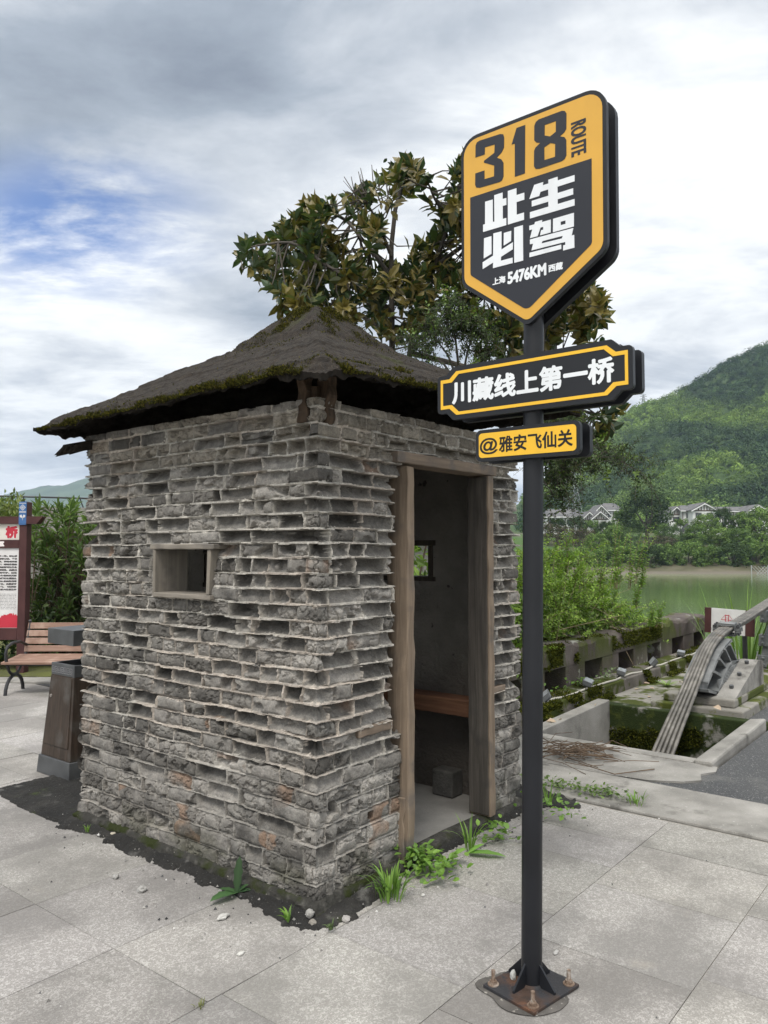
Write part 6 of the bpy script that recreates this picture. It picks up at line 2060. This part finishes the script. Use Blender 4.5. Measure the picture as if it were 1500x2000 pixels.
L_ = rg.uniform(.7, 1.5, len(P_))
patch = sst(.42, .66, fbm(cX * .022 + 3, cD * .012, 4, 19))[:, None]
dk = pick([(.03, .057, .028), (.042, .074, .032), (.057, .095, .036)], len(cX), rg, .22)
lt_ = pick([(.14, .21, .048), (.175, .25, .058), (.115, .18, .045)], len(cX), rg, .18)
tc = dk * (1 - patch) + lt_ * patch
C_ = np.repeat(tc, nlf, 0) * rg.uniform(.78, 1.22, (len(P_), 1))
V, F, C_ = leaves(P_ - D_ * L_[:, None] / 2, D_, N_, L_, L_ * .8, C_)
o = raw_mesh('forest', V, [F], M_FARLEAF, col=C_)
tag(o, kind='stuff')

# --- air: thin even haze round everything
hz = MB().hexa([XD(-3700, -120, -6), XD(3700, -120, -6), XD(3700, 5600, -6), XD(-3700, 5600, -6)], [XD(-3700, -120, 420), XD(3700, -120, 420), XD(3700, 5600, 420), XD(-3700, 5600, 420)])
mh_ = bpy.data.materials.new('haze_air')
mh_.use_nodes = True
ht = mh_.node_tree
ht.nodes.clear()
pv_ = N(ht, 'ShaderNodeVolumePrincipled', {'Color': (0.62, 0.78, 1.0), 'Density': 0.00017, 'Anisotropy': 0.2})
N(ht, 'ShaderNodeOutputMaterial', {'Volume': pv_.outputs[0]})
o = hz.build('haze', mh_)
o['kind'] = 'stuff'

# ================================================================ SMALL THINGS ON THE GROUND
rg = np.random.default_rng(55)
M_GRASS = leafmat('grass_blade', 0.5, 0.35)


def tuft(label, p, n_, ln, w, cols, spread=.03, lean=.6, name='grass_tuft', group=None):
    """grass blades, each a bent strip"""
    V, F, C_ = [], [], []
    for _ in range(n_):
        a = rg.uniform(0, 6.28)
        d_ = np.array([math.cos(a), math.sin(a), 0])
        s_ = np.array([-d_[1], d_[0], 0])
        L_ = ln * rg.uniform(.5, 1.1)
        le = rg.uniform(.15, lean)
        b0 = np.array(p) + d_ * rg.uniform(0, spread)
        base_n = len(V)
        c = pick(cols, 1, rg)[0]
        m_4 = 6
        for k_ in range(m_4 + 1):
            t = k_ / m_4
            q_ = b0 + d_ * (L_ * le * t ** 1.6) + np.array([0, 0, L_ * (t - le * .75 * t ** 2.4)])
            ww = w * (1 - t ** 2) * (.5 + .5 * min(1, t * 4)) / 2
            V += [q_ - s_ * ww, q_ + s_ * ww]
            C_ += [c, c]
        F += [(base_n + 2 * k_, base_n + 2 * k_ + 1, base_n + 2 * k_ + 3, base_n + 2 * k_ + 2) for k_ in range(m_4)]
    o = raw_mesh(name, np.array(V), [F], M_GRASS, col=np.array(C_), smooth=True, at=tuple(p))
    return tag(o, label, 'grass tuft', group)


def weed(label, p, blades, name='broadleaf_weed', cols=((.10, .19, .045), (.13, .23, .055))):
    """blades: (azimuth, rise, length, width) big single leaves from one root"""
    V, F, C_ = [], [], []
    for az, rise, L_, w in blades:
        d_ = np.array([math.cos(az), math.sin(az), 0])
        s_ = np.array([-d_[1], d_[0], 0])
        c = pick(cols, 1, rg)[0]
        b_n = len(V)
        m_4 = 10
        for k_ in range(m_4 + 1):
            t = k_ / m_4
            q_ = np.array(p) + d_ * L_ * math.cos(rise) * t + np.array([0, 0, .005 + L_ * (math.sin(rise) * t - .18 * t * t)])
            ww = w / 2 * (math.sin(PI * min(1, .12 + t * .88)) ** .8) * (1 + .15 * math.sin(k_ * 4.1))
            up_ = np.array([0, 0, .22 * ww])
            V += [q_ - s_ * ww + up_, q_, q_ + s_ * ww + up_]
            C_ += [c * .95, c * 1.35, c]
        for k_ in range(m_4):
            a = b_n + 3 * k_
            F += [(a, a + 1, a + 4, a + 3), (a + 1, a + 2, a + 5, a + 4)]
    o = raw_mesh(name, np.array(V), [F], M_GRASS, col=np.array(C_), smooth=True, at=tuple(p))
    return tag(o, label, 'weed')


def creeper(label, p, ext, n_, L_, cols, name='weed_patch', cat='weed'):
    """low patch of small leaves on short stalks"""
    q_ = np.array(p) + np.column_stack([rg.normal(size=n_) * ext[0], rg.normal(size=n_) * ext[1], rg.uniform(.01, ext[2], n_)])
    d_ = unit(rdir(n_, rg) * np.array([1, 1, .5]) + [0, 0, .15])
    nn = unit(np.array([0, 0, 1.0]) + .45 * rdir(n_, rg))
    V, F, C_ = leaves(q_, d_, nn, L_ * rg.uniform(.6, 1.2, n_), L_ * .75 * rg.uniform(.6, 1.2, n_), pick(cols, n_, rg), LEAF_OVAL)
    o = raw_mesh(name, V, [F], M_GRASS, col=C_, at=tuple(p))
    return tag(o, kind='stuff')


BR = [(.15, .27, .05), (.19, .32, .06), (.12, .22, .045)]
G = lambda x, y, z=.012: atz(x, y, z)
uL, uR = math.atan2(RGT[1], RGT[0]), math.atan2(-RGT[1], -RGT[0])
toward = math.atan2(-FWD[1], -FWD[0])
weed('dark green weed with one upright jagged leaf in the grit by the window wall', G(462, 1745), [(toward + PI * .93, 1.38, .19, .042), (toward - .75, .22, .15, .062), (uR - .1, .32, .09, .036), (uL + .2, .25, .07, .04), (uL + .55, .55, .07, .028)], cols=((.05, .11, .045), (.065, .135, .05)))
tuft('small bright grass tuft in the grit left of the near booth corner', G(563, 1800), 9, .10, .014, BR, .012, .85)
tuft('tiny grey-green seedling at the foot of the near booth corner', G(646, 1815), 12, .05, .010, [(.12, .17, .07)], .012, .8)
tuft('tiny grass tuft at the far left end of the window wall', G(172, 1625), 9, .07, .007, BR, .02, .8)
tuft('thick clump of bright green grass beside the doorstep', G(762, 1752), 60, .19, .014, BR, .07, .75)
creeper('mat of small round green leaves along the doorstep', G(822, 1700), (.055, .10, .10), 210, .045, BR)
weed('pair of broad pale green leaves at the doorstep edge', G(872, 1685), [(uR + .3, .9, .12, .07), (uL - .2, .75, .14, .085), (toward, .5, .13, .08), (toward + 1, .9, .10, .06)], cols=((.17, .30, .07), (.14, .26, .06)))
tuft('spray of long arching grass over the doorstep edge', G(918, 1660), 16, .24, .012, BR, .03, .8)
weed('long flat leaf lying out over the paving by the doorstep', G(915, 1668), [(uL - .15, .14, .20, .055), (uL + .4, .5, .11, .035)], cols=((.15, .28, .06),))
creeper('small leafy weed against the brick right of the door', G(970, 1640), (.05, .05, .09), 60, .04, BR)
creeper('leafy weed growing at the right booth corner beside the pole', G(1072, 1600), (.04, .10, .14), 70, .035, BR)
tuft('thin grass by the right booth corner behind the pole', G(1070, 1570), 16, .18, .008, BR, .05, .5)
for k_, (x, y, n_, ex, lb_) in enumerate([(1085, 1538, 130, (.05, .16, .05), 'strip of low weeds along the kerb nearest the pole'), (1140, 1548, 120, (.05, .14, .06), 'middle strip of low weeds along the kerb'), (1185, 1554, 70, (.04, .08, .05), 'small weed at the right end of the kerb strip')]):
    creeper(lb_, G(x, y), ex, n_, .028, [(.09, .15, .035), (.13, .20, .045)])
tuft('grass tuft growing from the kerb joint right of the weed strip', G(1242, 1570), 30, .10, .008, BR, .06, .8)
tuft('tiny tuft in the paving joint at the bottom left', G(392, 1968, .002), 14, .03, .006, [(.16, .17, .07)], .02, .8)
weed('pale star-shaped weed on the mossy floor by the ledge', atz(1303, 1340, .01), [(k_ * .9, .5, .16, .04) for k_ in range(7)], cols=((.2, .28, .1),))
creeper('small weeds on the parapet ledge between the lamps', (5.15, 1.2, .14), (.25, .04, .10), 60, .04, BR)
creeper('silvery weeds on the parapet ledge left of the third lamp', (6.05, 1.2, .14), (.15, .04, .10), 50, .04, [(.14, .19, .09)])
# reeds behind the notice
p = atd(1447, 1240, 11.2)
p[2] = -.2
tuft('tall reeds with arching leaves behind the white notice', p, 26, 1.55, .03, [(.13, .22, .05), (.18, .27, .07)], .45, .45, 'reeds')
p = atd(1462, 1330, 11.0)
p[2] = -.6
tuft('leafy green stalks between the notice post and the bridge tower', p, 60, 1.7, .04, [(.10, .19, .04), (.15, .25, .05)], .4, .5, 'bank_weeds')

# fallen leaves on the mossy floor and pit edge
M_DEAD = leafmat('dead_leaf', 0.8, 0.15, spec=0.1)
base_leaf = None
for (x, y, z_) in ((1077, 1412, .03), (1092, 1408, .03), (1110, 1396, .035), (1122, 1392, .035), (1140, 1388, .04), (1160, 1379, .05), (1190, 1362, .006), (1245, 1346, .006), (1262, 1335, .006), (1273, 1344, .006), (1310, 1315, .006), (1330, 1333, .006), (1400, 1385, .17), (1268, 1361, .006)):
    pos = atz(x, y, z_ + .004)
    if base_leaf is None:
        V, F, C_ = leaves(np.array([[-.06, 0, 0.0]]), np.array([[1.0, 0, .12]]), np.array([[0, .2, 1.0]]), np.array([.12]), np.array([.07]), np.array([(.46, .36, .27)]), LEAF_OVAL)
        V[:, 2] -= V[:, 2].min()
        base_leaf = raw_mesh('fallen_leaf', V, [F], M_DEAD, col=C_)
        o = base_leaf
    else:
        o = base_leaf.copy()
        COL.objects.link(o)
    o.location = pos
    o.rotation_euler = (0, 0, rg.uniform(0, 6.28))
    s_ = rg.uniform(.5, .85)
    o.scale = (s_, s_, s_ * rg.uniform(.5, 2.0))
    tag(o, 'curled pale brown fallen leaf lying near the parapet and pit', 'fallen leaf', 'fallen leaves near the parapet')

# brushwood by the pole
q = MB()
pc_ = atz(1095, 1478, .02)
for k_ in range(70):
    a = rg.uniform(-.5, .5) + uR + PI + (rg.uniform(-1, 1) if k_ % 3 == 0 else 0)
    L_ = rg.uniform(.15, .5)
    b0 = pc_ + np.array([rg.normal() * .10, rg.normal() * .14, rg.uniform(0, .07)])
    d_ = np.array([math.cos(a), math.sin(a), rg.uniform(-.1, .12)])
    b1 = b0 + d_ * L_
    b1[2] = max(b1[2], .015)
    q.tube([b0, (b0 + b1) / 2 + rg.normal(size=3) * .02 + [0, 0, .02], b1], rg.uniform(.002, .0045), 5, False)
a0, a1, a2 = atz(1130, 1490, .03), atz(1200, 1512, .02), atz(1278, 1502, .015)
q.tube([a0, a1, a2], .004, 6)
o = q.build('brushwood', M_TWIG, at=tuple(pc_), smooth=True)
tag(o, 'tangled heap of dry brown twigs on the concrete beside the pole', 'brushwood')


def stone(label, p, r_, col, seed, sq=(1, 1, .7)):
    a = rdir(1, rg)
    th_, ph_ = np.meshgrid(np.linspace(0, PI, 9), np.linspace(0, 2 * PI, 13), indexing='ij')
    d_ = np.stack([np.sin(th_) * np.cos(ph_), np.sin(th_) * np.sin(ph_), np.cos(th_)], -1)
    rr_ = r_ * (.75 + .5 * vn(d_[..., 0] * 2 + seed, d_[..., 1] * 2 + d_[..., 2] * 1.7, seed))
    V = d_ * rr_[..., None] * np.array(sq)
    V = V.reshape(-1, 3) + np.array(p) + [0, 0, r_ * sq[2] * .6]
    return tag(raw_mesh('stone', V, [grid_faces(9, 13)], surf('stone_skin', [(0, tuple(c * .8 for c in col)), (1, col)], 20, 6, .9, .4, 80), at=tuple(p)), label, 'stone')


stone('pale elongated stone beside the jagged dark weed', atz(436, 1793, .004), .020, (.5, .49, .46), 3, (1.5, .8, .6))
stone('white flat chip lying alone on the paving below the corner grit', atz(470, 1864, .002), .012, (.55, .54, .5), 5, (1.6, .8, .5))
stone('rounded light grey pebble in the footing at the near corner', atz(606, 1790, .02), .020, (.32, .31, .29), 6, (.9, .9, 1))
stone('brown-grey pebble under the footing at the near corner', atz(611, 1806, .004), .019, (.24, .22, .19), 7)
stone('grey stone in the grit right of the near corner', atz(676, 1798, .004), .020, (.36, .34, .32), 8)
stone('light grey lump on the paving by the window wall', atz(278, 1740, .002), .022, (.36, .35, .33), 9)
stone('small pale lump on the paving left of the grit', atz(226, 1715, .002), .016, (.36, .35, .33), 10)
stone('twin-topped pale pebble under the left part of the window wall', atz(222, 1632, .01), .018, (.42, .38, .3), 11)
stone('chip of white stone on the base plate of the route sign', atz(1002, 1912, .016), .016, (.42, .42, .40), 12, (.8, .8, 1.2))
stone('small white pebble on the paving in front of the doorstep grass', atz(826, 1750, .002), .010, (.5, .49, .46), 13)
stone('pale sliver on the paving right of the pole foot', atz(1086, 1862, .002), .011, (.4, .39, .37), 14, (1.5, .7, .6))
# loose gravel and crumbs: uncountable
n_ = 5200
gx, gy = rg.uniform(-1.1, 2.2, n_), rg.uniform(-1.6, 3.2, n_)
dd = np.hypot(np.maximum(np.maximum(-gx, gx - 1.86), 0), np.maximum(np.maximum(-gy, gy - 1.96), 0))
pr = np.exp(-np.abs(dd - .10) / .09) + .5 * np.exp(-np.abs(gx + .33 + .1 * np.sin(gy * 3)) / .05) * (gy > .2) * (gy < 1.7) + .03
k_ = (rg.uniform(size=n_) < pr) & (dd > .03)
gx, gy = gx[k_], gy[k_]
n_ = len(gx)
inw_ = dd[k_] < .13
r_ = np.abs(rg.normal(size=n_)) * .0035 + .002
tv = np.array([(1, 0, 0), (-.6, .8, 0), (-.6, -.8, 0), (0, 0, 1.1)])
ang = rg.uniform(0, 6.28, n_)
V = np.stack([tv[None, :, 0] * np.cos(ang)[:, None] - tv[None, :, 1] * np.sin(ang)[:, None], tv[None, :, 0] * np.sin(ang)[:, None] + tv[None, :, 1] * np.cos(ang)[:, None], np.broadcast_to(tv[None, :, 2], (n_, 4))], -1) * r_[:, None, None]
V = V + np.stack([gx, gy, np.where(inw_, .016, .0015)], -1)[:, None]
F = np.array([(0, 1, 3), (1, 2, 3), (2, 0, 3)])[None] + (np.arange(n_) * 4)[:, None, None]
C_ = np.repeat(pick([(.30, .29, .27), (.10, .10, .10), (.2, .19, .18), (.45, .44, .42), (.05, .05, .05)], n_, rg), 4, 0)
mg, tg, bg_ = new_mat('gravel_grain', .9, .2)
tg.links.new(N(tg, 'ShaderNodeAttribute', attribute_name='col').outputs['Color'], bg_.inputs['Base Color'])
tag(raw_mesh('gravel', V.reshape(-1, 3), [F.reshape(-1, 3)], mg, col=C_), kind='stuff')

# mortar spilt round the pole foot, damp at its rim
def blot(r0, seed, wob):
    return [(pc[0] + (r0 + wob * (vn(np.array([k_ / 4.0]), np.array([seed * 1.0]), seed)[0] - .5)) * math.cos(k_ * 2 * PI / 48) * 1.05, pc[1] + (r0 + wob * (vn(np.array([k_ / 4.0]), np.array([seed * 1.0]), seed)[0] - .5)) * math.sin(k_ * 2 * PI / 48)) for k_ in range(48)]


MB().prism(blot(.160, 9, .13), lambda a, b, d: (a, b, d), .0045, .0032).build('damp_patch', surf('damp_grit', [(0, (.045, .042, .038)), (1, (.12, .11, .10))], 12, 8, .9, .4, 160, patches=[((.3, .28, .25), 30, .60, .68)]), None)['kind'] = 'structure'

# tufts of moss on parapet, ledge and pit wall
def moss_on(P_, nrm_, seed, thr, sc, parent):
    k_ = fbm(P_[:, 0] * sc + P_[:, 2] * sc, P_[:, 1] * sc + P_[:, 2] * sc * .7, 4, seed) > thr
    P_ = P_[k_]
    n_ = len(P_)
    V, F, C_ = leaves(P_, unit(rdir(n_, rg) * .8 + np.array(nrm_)), rdir(n_, rg), rg.uniform(.015, .045, n_), rg.uniform(.008, .02, n_), pick([(.045, .055, .010), (.07, .078, .012), (.11, .115, .018), (.03, .036, .008)], n_, rg))
    o = raw_mesh('moss', V, [F], M_MOSS, parent, col=C_)
    o['kind'] = 'stuff'


U = lambda a, b, n_: rg.uniform(a, b, n_)
mo = np.concatenate([np.column_stack([U(4.2, 5.55, 7000), U(1.31, 1.325, 7000), U(.37, .60, 7000)]), np.column_stack([U(4.2, 7.0, 5000), U(1.34, 1.8, 5000), U(.585, .60, 5000)]), np.column_stack([U(6.5, 8.2, 2500), U(1.31, 1.325, 2500), U(.40, .58, 2500)])])
moss_on(mo, (0, -.5, .5), 411, .50, 1.9, par)
mo = np.concatenate([np.column_stack([U(3.7, 9.8, 9000), U(1.0, 1.03, 9000), U(.07, .15, 9000)]), np.column_stack([U(3.7, 9.8, 7000), U(1.02, 1.3, 7000), U(.138, .142, 7000)]), np.column_stack([U(3.7, 8, 6000), U(.93, 1.02, 6000), U(0.0, .05, 6000)])])
moss_on(mo, (0, -.4, .7), 412, .53, 2.2, par)
mo = np.column_stack([U(5.15, 5.168, 14000), U(-.5, .8, 14000), U(-.7, .0, 14000)])
moss_on(mo[mo[:, 2] < -.05 - .25 * fbm(mo[:, 1] * 3, mo[:, 1] * 0, 3, 5)], (-.7, 0, .3), 413, .47, 2.0, pit)
